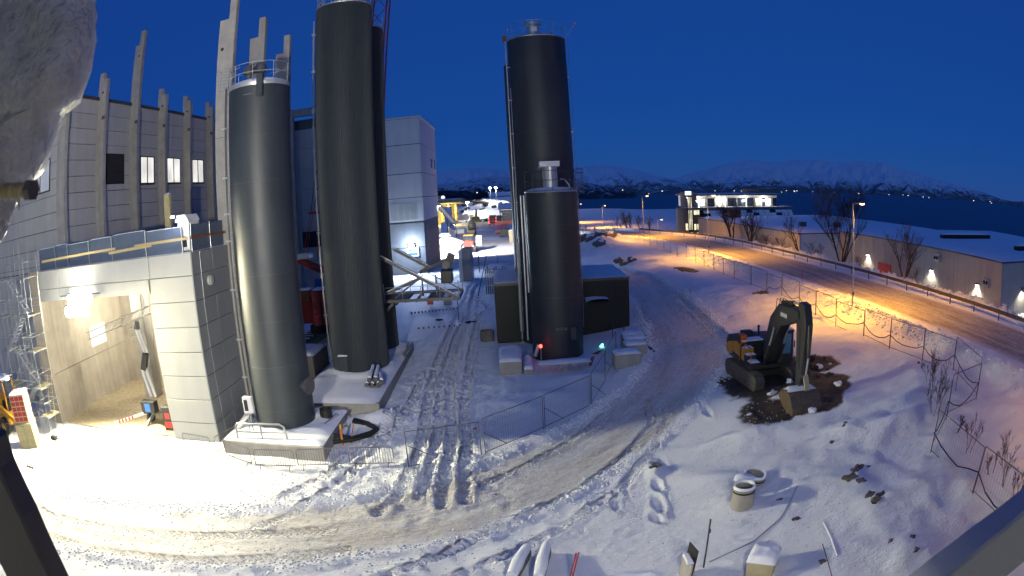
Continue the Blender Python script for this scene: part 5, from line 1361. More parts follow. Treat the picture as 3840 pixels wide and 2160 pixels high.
for k, (x, y, h, lab) in enumerate(((21.0, 22.6, 3.2, 'tallest bare shrub on the slope inside the fence corner'), (20.6, 21.4, 2.8, 'bare shrub close before the fence corner panel'), (19.9, 20.6, 2.2, 'small bare shrub leaning at the fence panel joint'),
        (18.9, 16.2, 2.2, 'bare reddish shrub outside the end fence panels'), (18.3, 12.3, 3.0, 'bare shrub outside the fence, beside the last leaning panel'), (19.5, 18.2, 1.2, 'low twiggy shrub at the foot of the fence'), (18.6, 13.6, 1.4, 'low twiggy shrub between the fence and the snow bank'), (18.1, 11.1, 1.8, 'bare shrub lowest on the slope outside the fence'), (22.4, 24.2, 1.8, 'sparse shrub near the fence turn'))):
    bare_tree('slope_shrub', lab, x, y, h, 90+k, 3, .45, 3, 'shrub', None, thick=.022)
# ------------------------------------------------------------------ crowd barriers and fence panels in the yard
def barrier_proto():
    t = thing('crowd_barrier', 'x', 'barrier', (0, 0, -50), 'crowd barriers around the smooth silo', local=True)
    L_, h = 2.3, 1.08
    MB().tube([(0, 0, .2), (0, 0, h-.12), (.12, 0, h), (L_-.12, 0, h), (L_, 0, h-.12), (L_, 0, .2), (0, 0, .2)], .022, 6).build('frame', M['fence'], t)
    for k in range(1, 17): MB().tube([(L_*k/17, 0, .2), (L_*k/17, 0, h)], .009, 5).build('bar', M['fence'], t)
    for x in (.3, L_-.3): MB().tube([(x, -.32, .02), (x, 0, .22), (x, .32, .02)], .02, 6).build('foot', M['fence'], t)
    return t
bp_ = barrier_proto()
BR = [((-19.5, 28.45), (-17.25, 28.05), 'crowd barrier standing before the corner of the annex'), ((-16.6, 28.0), (-15.95, 27.9), None), ((-16.2, 27.95), (-14.05, 26.95), 'crowd barrier set slantwise at the plinth corner with the bumper rail'),
      ((-13.75, 26.72), (-11.45, 26.85), 'crowd barrier in front of the bumper rail of the smooth silo'), ((-11.3, 26.9), (-9.0, 27.25), 'crowd barrier before the free corner of the smooth silo plinth'), ((-8.6, 27.4), (-6.3, 27.55), 'crowd barrier touching the first mesh fence panel of the yard')]
first = True
for a, b, lab in BR:
    if lab is None:
        lab = 'short crowd barrier turned end on beside the annex corner'
        a, b = (-17.0, 28.2), (-16.55, 29.6)
    o = bp_ if first else dup(bp_); first = False
    o.location = (a[0], a[1], gd(*a)); o.rotation_euler = (0, 0, math.atan2(b[1]-a[1], b[0]-a[0])); o['label'] = lab
o = dup(bp_); o.location = (-10.35, 30.4, .1); o.rotation_euler = (R(-32), 0, R(82)); o['label'] = 'crowd barrier leaning against the side of the smooth silo plinth'
yp = fence_panel_proto('yard_fence_panel', 'x', 'mesh fence panels across the yard', wires=26)
YP = [((-5.6, 27.6), (-1.95, 28.7), 'mesh fence panel closing the rutted yard, small red plate on it'), ((-1.8, 28.75), (1.35, 31.85), 'mesh fence panel next to the panel with the red plate'), ((1.4, 31.9), (4.35, 35.0), 'mesh fence panel beside the inner edge of the haul road'),
      ((4.4, 35.05), (5.9, 39.4), 'mesh fence panel leading to the stacked concrete blocks'), ((5.9, 39.45), (7.6, 45.0), 'mesh fence panel running up to the wide black shed')]
for a, b, lab in YP: place_panel(yp, a, b, lab)
o = [q for q in C.objects if q.name.startswith('yard_fence_panel') and q.get('label', '').startswith('mesh fence panel closing')][0]
MB().box(.9, .95, -.02, -.012, 1.62, 1.74).build('red_plate', M['red'], o)
for k, (x, y) in enumerate(((-5.55, 27.55), (-1.85, 28.65), (1.38, 31.85), (4.38, 35.0), (5.9, 39.4))):
    z = gd(x, y)
    sb = MB(); sb.tube([(x+.03, y+.03, z+1.25), (x+1.15, y+1.3, z+.05)], .022, 6)
    solo('fence_stay', sb, M['fence'], 'slanting tube stay propping a yard fence panel from behind', 'fence stay', (x+.5, y+.6, z), 'stays behind the yard fence')
def marker(x, y, lean, lab):
    z = gd(x, y); t = thing('edge_marker', lab, 'marker post', (x, y, z))
    d = Vector((math.sin(lean)*1.25, 0, math.cos(lean)*1.25))
    p = Vector((x, y, z))
    for k in range(4):
        MB().bar(p+d*(k/4), p+d*((k+1)/4), .12, .04).build('band', M['orange'] if k % 2 == 0 else M['yellow'], t)
marker(-9.7, 30.1, R(2), 'upright orange and yellow marker board at the hose ends')
marker(-9.3, 30.5, R(14), 'leaning orange and yellow marker board beside the coiled hose')
t = thing('coiled_hose', 'thick black hose coiled in the snow beside the smooth silo plinth', 'hose', (-8.8, 31.4, 0))
for k in range(2):
    pts = [(-10.2, 30.0+.25*k, .28+.28*k), (-9.2, 30.3+.2*k, .3), (-8.3, 31.2, .25+.1*k), (-8.1, 32.2, .2), (-8.9, 33.0+.2*k, .2), (-9.8, 33.2+.3*k, .3)]
    MB().tube(pts, .13, 10).build('hose', M['black'], t, 40)
    MB().tube([(-10.23, 30.0+.25*k, .28+.28*k), (-10.3, 29.98+.25*k, .28+.28*k)], .1, 10).build('yellow_cap', M['beige'], t, 40)

# ------------------------------------------------------------------ snowy blocks and benches by the short silo
def block(name, x0, x1, y0, y1, h, lab, seed, m_='conc', cat='block', rot=0, snow=.16, z=None):
    z = gz((x0+x1)/2, (y0+y1)/2) if z is None else z
    cx, cy = (x0+x1)/2, (y0+y1)/2; hx, hy = (x1-x0)/2, (y1-y0)/2
    t = thing(name, lab, cat, (cx, cy, z), rotz=rot, local=True)
    MB().box(-hx, hx, -hy, hy, -.1, h).build('block', M[m_], t, False, .03)
    MB().snow(-hx-.03, hx+.03, -hy-.03, hy+.03, h, snow, seed, 10).build('snow_cap', M['cap'], t, 50)
    return t
block('covered_pallet_box', -1.2, .4, 43.0, 47.4, .95, 'long snow covered box between the narrow shed and the red beacon', 1, 'conc', 'box', 0, .2)
block('pit_cover', .55, 1.2, 42.8, 46.5, .35, 'low snowy slab beside the long snow covered box', 2, 'conc', 'slab', 0, .2)
block('concrete_block', 6.9, 8.75, 41.2, 42.6, .95, 'single snow capped concrete block in front of the stacked blocks', 3)
block('concrete_block', 8.0, 9.6, 42.9, 44.2, 1.0, 'snow capped concrete block, foremost of the row beside the haul road', 4)
block('concrete_block', 8.2, 9.8, 44.35, 45.4, 1.05, 'snow capped concrete block in the middle of the row beside the haul road', 5)
block('concrete_block', 8.3, 9.9, 45.5, 46.9, 1.05, 'snow capped concrete block at the shed end of the row', 6)
lg = MB(); lg.tube([(10.3, 43.3, .75), (9.9, 46.6, 1.0)], .14, 8); lg.tube([(10.75, 43.8, .6), (10.2, 47.0, .8)], .14, 8)
solo('dark_logs', lg, M['bark'], 'two dark logs leaning at the outer side of the block row', 'logs', (10.3, 45, .5))
t = thing('snowy_trestle', 'long snow covered trestle bench of steel tubes before the short silo', 'trestle', (3.5, 42.8, 0))
MB().box(1.6, 5.3, 42.6, 43.5, .62, .7).build('top', M['wood'], t)
MB().snow(1.55, 5.35, 42.55, 43.55, .7, .14, 7, 16).build('snow_cap', M['cap'], t, 50)
for x in (1.75, 3.4, 3.6, 5.15):
    for y in (42.68, 43.42): MB().bar((x, y, 0), (x, y, .62), .06).build('leg', M['galv'], t)
for x0, x1 in ((2.5, 3.35), (4.8, 4.0)): MB().bar((x0, 42.68, .05), (x1, 42.68, .55), .05).build('brace', M['galv'], t)
rb = MB(); rb.tube([(3.2, 44.4, 0), (3.2, 44.4, .55), (5.0, 44.3, .6), (5.0, 44.3, 0)], .035, 6); rb.tube([(4.3, 44.35, 0), (4.3, 44.35, .58)], .03, 6)
solo('low_bar', rb, M['galv'], 'low galvanised bar between the trestle and the short silo', 'barrier', (4.1, 44.35, 0))
db = MB()
for k, (a, b) in enumerate((((5.2, 43.4, 0), (5.5, 43.1, .9)), ((5.3, 43.2, 0), (5.7, 43.6, .8)), ((5.4, 43.5, .2), (5.2, 42.9, .7)))): db.bar(a, b, .07)
solo('scrap_timber', db, M['bark'], 'little heap of dark scrap timber at the trestle end', 'timber', (5.4, 43.3, 0))
db = MB(); db.bar((5.9, 46.6, .1), (6.5, 46.0, .5), .16); db.bar((6.2, 46.9, .1), (6.3, 45.9, .4), .14); db.bar((5.7, 46.0, .1), (6.9, 46.9, .3), .08)
solo('scrap_timber', db, M['rust'], 'scrap timber lying in the snow before the wide black shed', 'timber', (6.2, 46.4, 0))
gl = MB().box(6.85, 7.05, 47.9, 47.95, .35, .6); gl.obox((6.9, 47.92, .35), (.35, .05, .14), (0, R(30), 0))
solo('signal_lamp', gl, M['lamp_green'], 'small greenish signal lamp glowing in front of the wide black shed', 'lamp', (6.9, 47.9, .2))
for x, y in ((8.2, 50.2), (9.0, 49.2)):
    solo('dark_stake', MB().tube([(x, y, gz(x, y)-.1), (x, y, gz(x, y)+1.2)], .04, 6), M['bark'], 'dark stake in the snow before the wide black shed', 'stake', (x, y, gz(x, y)), 'stakes before the shed')
solo('well_ring', MB().lathe((-2.4, 53.9), [(.62, 0), (.62, .95), (.5, .95), (.5, .1), (.01, .1)], 24), M['conc_dark'], 'lone dark concrete ring on the rutted snow beside the narrow shed', 'concrete ring', (-2.4, 53.9, 0), smooth=True)
pl = MB(); pl.blob((-4.3, 62, .1), (.6, .25, .12), 3)
solo('dropped_tarpaulin', pl, M['black'], 'small dark tarpaulin lying flat on the rutted snow', 'tarpaulin', (-4.3, 62, 0))
pl = MB(); pl.blob((-7.8, 64, .1), (.5, .2, .1), 4)
solo('dropped_cover', pl, M['black'], 'dark cover lying on the snow beyond the conveyor platform', 'cover', (-7.8, 64, 0))
# sleeper rows across the yard
for k, (a, b, lab) in enumerate((((-11.5, 68.7), (-6.4, 70.4), 'longer row of snowy sleepers lying beyond the conveyor platform'), ((-9.5, 60.2), (-5.4, 61.0), 'shorter row of snowy sleepers closer to the ribbed silos'))):
    t = thing('sleeper_row', lab, 'sleepers', ((a[0]+b[0])/2, (a[1]+b[1])/2, 0))
    n = 14 - 5*k
    for q in range(n):
        u = q/(n-1); x = a[0]+(b[0]-a[0])*u; y = a[1]+(b[1]-a[1])*u
        MB().obox((x, y, .12), (.16, .55, .2), (0, 0, R(8))).build('sleeper', M['conc_dark'], t); MB().snow(x-.1, x+.1, y-.28, y+.28, .22, .07, q, 4).build('snow_cap', M['cap'], t, 40)
t = thing('round_drum', 'grey drum lying on its side with a red tarpaulin beyond the platform', 'drum', (-8.0, 73, 0))
MB().tube([(-8.2, 73, .55), (-7.2, 73.1, .55)], .5, 18).build('drum', M['panel_slate'], t, 40)
MB().box(-10.2, -9.5, 73, 73.6, .2, .9).build('red_bundle', M['red'], t)
# timber rack and wall segments behind the sheds
t = thing('timber_rack', 'grey steel rack of upright boards with a leaning pole behind the narrow shed', 'rack', (-2.4, 79, 0))
for k in range(10): MB().box(-3.3+k*.27, -3.3+k*.27+.2, 78.5, 78.6, .2, 3.4+.3*math.sin(k*1.7)).build('board', M['panel_slate'], t)
for z in (1.2, 2.6): MB().box(-3.35, -.5, 78.35, 78.5, z, z+.12).build('rail', M['galv'], t); MB().snow(-3.35, -.5, 78.3, 78.5, z+.12, .06, 2, 10).build('snow_line', M['cap'], t, 40)
MB().box(-3.0, -.4, 78.7, 84, 3.2, 3.3).build('roof', M['steel'], t); MB().snow(-3.0, -.4, 78.7, 84, 3.3, .12, 2, 8).build('roof_snow', M['cap'], t, 40)
MB().tube([(-4.3, 78.6, 0), (-3.0, 78.8, 5.0)], .05, 6).build('leaning_pole', M['steel'], t)
for k, (x0, x1, y, h, lab) in enumerate(((-7.7, -7.2, 92.8, 4.6, 'tall pale precast wall element, its narrow edge white'), (-7.15, -5.9, 92.9, 4.9, 'tall dark precast wall element standing on edge beyond the platform'))):
    solo('wall_element', MB().prism([(x0, y), (x1, y), (x1+.2, y+3.5), (x0+.2, y+3.5)], 'z', 0, h), M['panel_white' if k == 0 else 'panel_slate'], lab, 'wall element', ((x0+x1)/2, y+1.7, 0), bevel=.03)
t = thing('steel_trestle', 'small dark steel trestle frame beyond the wall elements', 'trestle', (-5.6, 103, 0))
for x in (-6.6, -5.2): 
    for y in (102.5, 103.5): MB().bar((x, y, 0), (x, y, 3.4), .1).build('leg', M['steel'], t)
for z in (1.2, 3.4): MB().bar((-6.6, 102.5, z), (-5.2, 102.5, z), .1).build('beam', M['steel'], t)
MB().bar((-6.6, 102.5, 1.3), (-5.2, 102.5, 3.3), .08).build('brace', M['steel'], t)
fpp = fence_panel_proto('far_fence_panel', 'x', 'mesh fence panels behind the yard', wires=20)
FX = [(-13.3, 119), (-9.8, 117), (-5.8, 112), (-2.3, 111.5), (1.2, 111), (4.7, 110.5)]
for i in range(5): place_panel(fpp, FX[i], FX[i+1], 'mesh fence panel across the end of the rutted yard behind the wall elements', used=[] if i == 0 else ['far_fence_panel'])
# ------------------------------------------------------------------ crawler excavator
def excavator():
    z0 = 1.32
    # local axes: +y forward, +x to the machine's right
    t = thing('crawler_excavator', 'dark grey and yellow crawler excavator resting its bucket on frozen soil', 'excavator', (14.9, 33.2, z0), rotz=R(183))
    G, Y_, B = M['mgrey'], M['yellow'], M['black']
    for sx in (-1.3, 1.3):
        w = .62; tl = 2.35; r = .46; zc = .48
        path = []
        n = 10
        for k in range(n+1): path.append((tl-.46+r*math.sin(math.pi*k/n), zc+r*math.cos(math.pi*k/n)))
        for k in range(n+1): path.append((-(tl-.46)-r*math.sin(math.pi*k/n), zc-r*math.cos(math.pi*k/n)))
        loop = MB(); loop.prism(path, 'x', sx-w/2+.04, sx+w/2-.04); tr = loop.build('track', M['track'], t)
        fr = MB().box(sx-.2, sx+.2, -1.7, 1.7, .32, .62).build('track_frame', G, t)
        pts = path + [path[0]]; shoes = []; sp = .19
        acc = 0.0; src = None
        for i in range(len(pts)-1):
            a = Vector((0, *pts[i])); b = Vector((0, *pts[i+1])); ln = (b-a).length
            while acc < ln:
                p = a.lerp(b, acc/ln); d = (b-a).normalized(); ang = math.atan2(d.z, d.y)
                nrm = Vector((0, d.z, -d.y)) * -1
                mb = MB(); 
                if src is None:
                    mb.box(-w/2, w/2, -.085, .085, -.02, .02); mb.box(-w/2, w/2, -.02, .02, .02, .055)
                    src = mb.build('track_shoe', M['track'], None, False, .005).data
                    for o in list(C.objects):
                        if o.data == src: bpy.data.objects.remove(o)
                o = bpy.data.objects.new('track_shoe', src); C.objects.link(o); o.parent = tr
                o.location = (sx, p.y, p.z); o.rotation_euler = (ang, 0, 0)
                acc += sp
            acc -= ln
        for y in (-1.89, 1.89): MB().tube([(sx-.3, y, zc), (sx+.3, y, zc)], .33, 18).build('sprocket', M['track'], t, 40)
        for k in range(6): MB().tube([(sx-.31, -1.3+k*.52, .2), (sx+.31, -1.3+k*.52, .2)], .12, 12).build('track_roller', M['track'], t, 40)
    MB().box(-1.05, 1.05, -.9, .9, .42, .85).build('undercarriage', G, t, False, .05)
    MB().cyl((0, 0), .75, .85, 1.05, 28).build('slew_ring', G, t, 40)
    # revolving upper part, turned a little to its right
    up = Matrix.Rotation(R(-3), 4, 'Z')
    def part(mb, name, m_, parent=t, smooth=False, bevel=0.0):
        mb.v = [tuple(up @ Vector(p)) for p in mb.v]; return mb.build(name, m_, parent, smooth, bevel)
    part(MB().box(-1.4, 1.4, -2.5, 1.35, 1.05, 1.3), 'platform', G, bevel=.03)
    part(MB().prism([(-3.0, 1.2), (-2.35, 1.08), (-2.35, 2.35), (-2.85, 2.3), (-3.05, 1.9)], 'x', -1.42, 1.42), 'counterweight', G, bevel=.08)
    part(MB().prism([(-2.34, 1.3), (-.35, 1.3), (-.35, 2.2), (-.6, 2.35), (-2.34, 2.35)], 'x', -1.38, 1.38), 'engine_housing', G, bevel=.06)
    # right-hand side doors: yellow with a slanting dark band, orange grille
    part(MB().prism([(-2.95, 1.35), (-2.3, 1.2), (-.42, 1.2), (-.42, 2.12), (-1.0, 2.28), (-2.4, 1.95), (-3.0, 1.62)], 'x', 1.425, 1.46), 'side_door', Y_, bevel=.01)
    part(MB().prism([(-1.9, 1.22), (-.45, 1.22), (-.45, 1.45), (-1.6, 1.5)], 'x', 1.455, 1.468), 'side_band', G)
    gr = part(MB().box(1.0, 1.41, -.95, -.42, 2.1, 2.75), 'rear_guard', M['orange'], bevel=.02)
    for k in range(5): part(MB().box(1.405, 1.43, -.92+k*.1, -.88+k*.1, 2.15, 2.7), 'guard_slot', G, gr)
    part(MB().box(.2, .95, -1.8, -1.2, 2.35, 2.75), 'air_filter', G, bevel=.05)
    part(MB().tube([(-.3, -1.6, 2.3), (-.3, -1.6, 3.0)], .07, 10), 'exhaust', B, smooth=40)
    part(MB().box(-.1, 1.35, -1.1, -.3, 2.36, 2.42), 'hood_snow', M['cap'])
    # tool boxes stepping down at the right front, each with snow
    for k, (y0, y1, z1) in enumerate(((-.35, .15, 2.05), (.15, .6, 1.75), (.6, 1.3, 1.45))):
        st = part(MB().box(.72, 1.4, y0, y1, 1.3, z1), 'step_box', Y_ if k == 0 else G, bevel=.03)
        part(MB().snow(.74, 1.38, y0+.02, y1-.02, z1, .08, k, 6), 'step_snow', M['cap'], st, 40)
    for x, y in ((1.38, .2), (1.38, 1.25)):
        part(MB().tube([(x, y, 1.35), (x, y, 2.3), (x-.05, y-.3 if y > 1 else y+.3, 2.35)], .025, 6), 'grab_rail', M['orange'])
    part(MB().tube([(1.38, .2, 2.35), (1.38, 1.25, 2.3)], .025, 6), 'grab_rail', M['orange'])
    # cab on the left
    cx0, cx1, cy0, cy1, cz0, cz1 = -1.42, -.42, -.25, 1.5, 1.3, 3.15
    part(MB().box(cx0, cx1, cy0, cy1, cz0, cz0+.55), 'cab_base', G, bevel=.03)
    for x in (cx0+.05, cx1-.05):
        for y in (cy0+.05, cy1-.05): part(MB().bar((x, y, cz0+.5), (x, y-(.12 if y > 1 else 0), cz1), .1), 'cab_pillar', G)
    part(MB().box(cx0+.07, cx1-.07, cy0+.06, cy1-.12, cz0+.55, cz1-.02), 'cab_glass', M['cabglass'], bevel=.02)
    part(MB().box(cx0+.14, cx1-.14, cy1-.115, cy1-.1, cz0+.5, cz1-.12), 'windscreen', M['cabglass2'])
    cr = part(MB().box(cx0-.03, cx1+.03, cy0-.03, cy1-.02, cz1, cz1+.12), 'cab_roof', G, bevel=.04)
    part(MB().snow(cx0, cx1, cy0, cy1-.05, cz1+.12, .12, 3, 8), 'cab_roof_snow', M['cap'], cr, 40)
    part(MB().bar((cx0-.1, cy1-.1, 2.2), (cx0-.1, cy1-.1, 2.6), .06), 'mirror', B)
    # boom: a cranked box girder, lower cylinders, stick, bucket linkage
    def girder(pts, w, name, m_):
        """side profile polygon in (y, z), extruded across"""
        return part(MB().prism(pts, 'x', -w/2, w/2), name, m_, bevel=.03)
    boom = girder([(.7, 1.5), (1.25, 1.4), (2.35, 3.2), (3.1, 4.0), (4.9, 4.55), (5.35, 4.8), (5.3, 5.2), (4.7, 5.25), (2.7, 5.15), (1.6, 4.25), (.6, 2.1)], .68, 'boom', G)
    for s in (-.345, .345):
        pl = part(MB().box(s-.004 if s < 0 else s, s if s < 0 else s+.004, 3.0, 3.95, 4.5, 4.82), 'name_plate', M['plate'], boom)
        for k in range(6): part(MB().box(s-.007 if s < 0 else s, s if s < 0 else s+.007, 3.08+k*.14, 3.17+k*.14, 4.56, 4.76), 'plate_letter', M['white'], pl)
    for x in (-.48, .48):
        part(MB().tube([(x, 1.35, 1.4), (x, 1.95, 2.65)], .11, 12), 'boom_cylinder', G, smooth=40)
        part(MB().tube([(x, 1.95, 2.65), (x, 2.5, 3.75)], .06, 10), 'cylinder_rod', M['alu'], smooth=40)
    part(MB().tube([(0, 2.6, 5.2), (0, 4.1, 5.42)], .12, 12), 'stick_cylinder', G, smooth=40)
    part(MB().tube([(0, 4.1, 5.42), (0, 5.3, 5.5)], .065, 10), 'cylinder_rod', M['alu'], smooth=40)
    girder([(4.85, 5.0), (5.2, 5.68), (5.75, 5.6), (6.05, 4.6), (5.85, 1.5), (5.5, 1.05), (5.25, 1.3), (5.0, 3.8)], .5, 'stick', G)
    part(MB().tube([(0, 6.05, 4.6), (0, 6.15, 2.9)], .1, 12), 'bucket_cylinder', G, smooth=40)
    part(MB().tube([(0, 6.15, 2.9), (0, 6.0, 2.0)], .055, 10), 'cylinder_rod', M['alu'], smooth=40)
    part(MB().bar((-.2, 6.0, 2.0), (-.2, 5.6, 1.5), .07, .14), 'link', G); part(MB().bar((.2, 6.0, 2.0), (.2, 5.6, 1.5), .07, .14), 'link', G)
    part(MB().bar((0, 5.95, 1.95), (0, 6.35, 1.2), .3, .12), 'link', M['beige'])
    for k in range(3): part(MB().tube([(-.2+.2*k, 2.0, 4.35), (-.25+.22*k, 2.2, 5.35), (-.2+.2*k, 2.9, 5.3), (-.1+.1*k, 4.2, 5.25)], .025, 6), 'hose', B)
    for k in range(2): part(MB().tube([(-.15+.3*k, 5.0, 5.0), (-.27+.54*k, 5.5, 4.2), (-.25+.5*k, 5.6, 2.2)], .022, 6), 'hose', B)
    # bucket curled back on the ground
    prof = [(5.0, .75), (5.35, 1.15), (5.9, 1.25), (6.45, 1.05), (6.95, .5), (7.05, .02), (6.8, -.02), (6.75, .35), (6.35, .8), (5.85, .95), (5.45, .9), (5.15, .62)]
    bk = part(MB().prism(prof, 'x', -.75, 1.15), 'bucket', M['bucket'], bevel=.02)
    for s in (-.76, 1.11):
        part(MB().prism([(5.1, .7), (5.4, 1.1), (5.9, 1.2), (6.4, 1.0), (6.9, .5), (7.0, .04), (6.2, .15), (5.5, .4)], 'x', s, s+.05), 'bucket_side', M['bucket'], bk)
    for k in range(5): part(MB().obox((.2, 6.62+k*.09, .82-k*.17), (1.82, .05, .04), (R(-58), 0, 0)), 'wear_strip', M['track'], bk)
    for k in range(6): part(MB().obox((-.6+k*.32, 7.05, -.0), (.1, .3, .07), (R(60), 0, 0)), 'tooth', M['track'], bk)
    part(MB().snow(-.65, 1.1, 5.45, 6.2, 1.2, .12, 5, 10), 'bucket_snow', M['cap'], bk, 50)
    part(MB().tube([(-.3, 5.75, 1.35), (.3, 5.75, 1.35)], .09, 12), 'pin', M['track'], bk)
M['cabglass2'] = mat('painted_sky_glass', (0.10, 0.22, 0.34), .12, var=.15)  # paler copy of the cab glass, sky light put into its colour
M['plate'] = mat('name_plate', (0.08, 0.09, 0.085), .5, var=.1)
excavator()
rn = random.Random(9)
for k in range(26):   # clods of frozen soil round the machine
    a = rn.uniform(0, 6.28); d = rn.uniform(.5, 1.0)
    cx, cy, rx, ry = SOILS[rn.randint(0, 4)]; x = cx+rx*d*math.cos(a)*.9; y = cy+ry*d*math.sin(a)*.9; s = rn.uniform(.1, .3)
    mb = MB().blob((x, y, gd(x, y)+s*.2), (s, s*.8, s*.6), k, 8, 6, .5)
    solo('soil_clod', mb, M['soil'] if k % 3 else M['cap'], 'lump of frozen soil lying round the excavator' if k % 3 else 'lump of snow on the dark soil round the excavator', 'clod' if k % 3 else 'snow lump', (x, y, gd(x, y)), 'frozen clods' if k % 3 else 'snow lumps on the soil', smooth=50)
# ------------------------------------------------------------------ buildings behind the silos
t = thing('north_hall', 'grey hall behind the silos with an open concrete portal frame on its edge', 'building', (-28, 80, 0))
MB().box(-33, -20.2, 75.15, 98, 0, 23.3).build('wall', M['panel_warm'], t)
for j in range(9):
    panel(t, M['panel_warm'], (-23.2, 75.1, 23.3-1.3-j*2.6), (5.95, .1, 2.52)); panel(t, M['panel_warm'], (-29.3, 75.1, 23.3-1.3-j*2.6), (6.05, .1, 2.52))
MB().box(-27.3, -26.6, 73.9, 74.6, 0, 26).build('portal_column', M['conc'], t, False, .03)
MB().box(-26.6, -19, 73.95, 74.55, 24.9, 25.9).build('portal_beam', M['conc'], t, False, .03)
MB().box(-26.3, -23.8, 74.98, 75.04, 8.0, 10.0).build('dark_window', M['black'], t)
MB().prism([(-33, 23.4), (-20, 23.4), (-23, 24.6), (-30, 24.6)], 'y', 75.3, 98).build('roof', M['steel'], t)
t = thing('white_tower_building', 'high pale panelled building with a bright floodlight low on its front', 'building', (-22, 116, 0))
MB().box(-33, -14.45, 106.15, 128.5, 0, 27.6).build('wall', M['mgrey'], t)
for i, (x0, x1) in enumerate(((-33, -26.8), (-26.8, -20.6), (-20.6, -14.4))):
    for z0, z1 in ((9.1, 13.3), (13.3, 17.55), (17.55, 22.7), (22.7, 27.4)):
        panel(t, M['panel_white'], ((x0+x1)/2, 106.1, (z0+z1)/2), (x1-x0-.1, .12, z1-z0-.12))
    for z0, z1 in ((0, 4.6), (4.6, 8.9)):
        panel(t, M['panel_slate'], ((x0+x1)/2, 106.2, (z0+z1)/2), (x1-x0-.1, .12, z1-z0-.12))
for i in range(3):
    y0 = 106.2+i*7.4
    for z0, z1 in ((9.1, 13.3), (13.3, 17.55), (17.55, 22.7), (22.7, 27.4)):
        panel(t, M['panel_white'], (-14.4, y0+3.7, (z0+z1)/2), (.12, 7.3, z1-z0-.12))
for k in range(12): MB().box(-14.44, -14.3, 106.8+k*1.8, 107.5+k*1.8, 0, 9.0).build('cladding_strip', M['panel_slate'], t)
MB().box(-33.1, -14.2, 105.95, 128.7, 27.4, 27.75).build('roof_edge', M['panel_white'], t)
for y0, y1 in ((119.1, 121.5), (124.8, 127.1)): 
    f = MB().box(-14.36, -14.3, y0, y1, 18.9, 20.7).build('window', M['black'], t)
    MB().box(-14.31, -14.28, y0+.15, y1-.15, 19.05, 20.55).build('pane', M['glassdark'], f)
f = MB().box(-20.2, -15.5, 106.0, 106.05, 9.4, 12.4).build('sheeted_opening', M['panel'], t)
for k in range(5): MB().box(-20.1+k*1.1, -20.04+k*1.1, 105.97, 106.0, 9.4, 12.4).build('batten', M['panel_white'], f)
for z in (9.4, 12.35): MB().box(-20.2, -15.5, 105.97, 106.0, z, z+.06).build('batten', M['panel_white'], f)
s_ = MB().box(-17.75, -15.6, 105.85, 106.0, 3.05, 4.55).build('sign_board', M['white'], t)
MB().box(-17.5, -15.85, 105.83, 105.849, 3.3, 3.75).build('sign_bar', M['blue'], s_)
MB().box(-17.5, -16.7, 105.83, 105.849, 3.95, 4.35).build('sign_mark', M['blue'], s_)
l_ = MB().box(-17.35, -16.35, 105.5, 105.84, 4.55, 5.3).build('flood_lamp', M['steel'], t)
MB().box(-17.28, -16.42, 105.47, 105.5, 4.6, 5.25).build('lens', M['lamp_cool'], l_)
l2 = MB().box(-14.3, -13.7, 127.2, 128.0, 11.2, 11.6).build('added_side_lamp', M['steel'], t)  # lamp added at the rear corner to brighten the yard behind
MB().box(-14.2, -13.75, 127.25, 127.95, 11.15, 11.19).build('lens', M['lamp_white'], l2)
lamp('added_side_light', 'SPOT', (-13.6, 128.2, 11.0), 95000, (1, .95, .88), t, target=(-10, 165, 0), size=.3, angle=150, blend=.5)
lamp('tower_front_fill', 'POINT', (-16.85, 104.6, 5.0), 1500, (.62, .76, 1.0), t, size=.3)  # extra point light added to brighten the front round the flood lamp
lamp('tower_light', 'SPOT', (-16.85, 105.3, 4.9), 12000, (.62, .76, 1.0), t, target=(-10, 82, 0), size=.3, angle=165, blend=.3)

# ------------------------------------------------------------------ crawler crane behind the gap
t = thing('crawler_crane', 'red crawler crane with stacked counterweights and lattice boom behind the silos', 'crane', (-18.5, 57, 0))
for x in (-19.3,):
    MB().prism([(52.6, .1), (60.5, .1), (61, .6), (60.5, 1.1), (52.6, 1.1), (52.1, .6)], 'x', x-.5, x+.5).build('track', M['track'], t, False, .05)
MB().prism([(52.6, .1), (60.5, .1), (61, .6), (60.5, 1.1), (52.6, 1.1), (52.1, .6)], 'x', -15.6, -14.6).build('track', M['track'], t, False, .05)
tk = MB()
for k in range(24): 
    MB().box(-19.85, -18.75, 52.5+k*.34, 52.72+k*.34, 1.1, 1.2).build('track_shoe', M['cap'] if k % 3 == 0 else M['track'], t)
MB().box(-19.2, -14.8, 54.5, 59.5, 1.1, 2.0).build('car_body', M['mgrey'], t, False, .05)
MB().box(-20.2, -15.2, 55.2, 60, 2.0, 4.3).build('machinery_house', M['red'], t, False, .06)
for k in range(6):
    MB().box(-18.45, -17.62, 53.7, 55.2, 2.05+k*.55, 2.57+k*.55).build('counterweight_slab', M['redorange'], t, False, .03)
    MB().box(-17.58, -16.9, 53.8, 55.2, 2.05+k*.55, 2.57+k*.55).build('counterweight_slab', M['redorange'], t, False, .03)
MB().snow(-18.45, -16.9, 53.7, 55.2, 5.36, .18, 3, 6).build('snow_cap', M['cap'], t, 40)
MB().box(-20.0, -18.7, 53.9, 55.2, 4.3, 5.4).build('winch_house', M['rust'], t, False, .08)
MB().snow(-20.0, -18.7, 53.9, 55.2, 5.4, .15, 4, 6).build('snow_cap', M['cap'], t, 40)
MB().box(-18.6, -17.6, 55.4, 56.4, 5.3, 6.2).build('blue_box', M['blue'], t, False, .03)
for y in (54.6, 55.6):
    MB().bar((-19.9, y, 8.2), (-15.0, y, 5.8), .3, .45).build('gantry_leg', M['red'], t, False, .02)
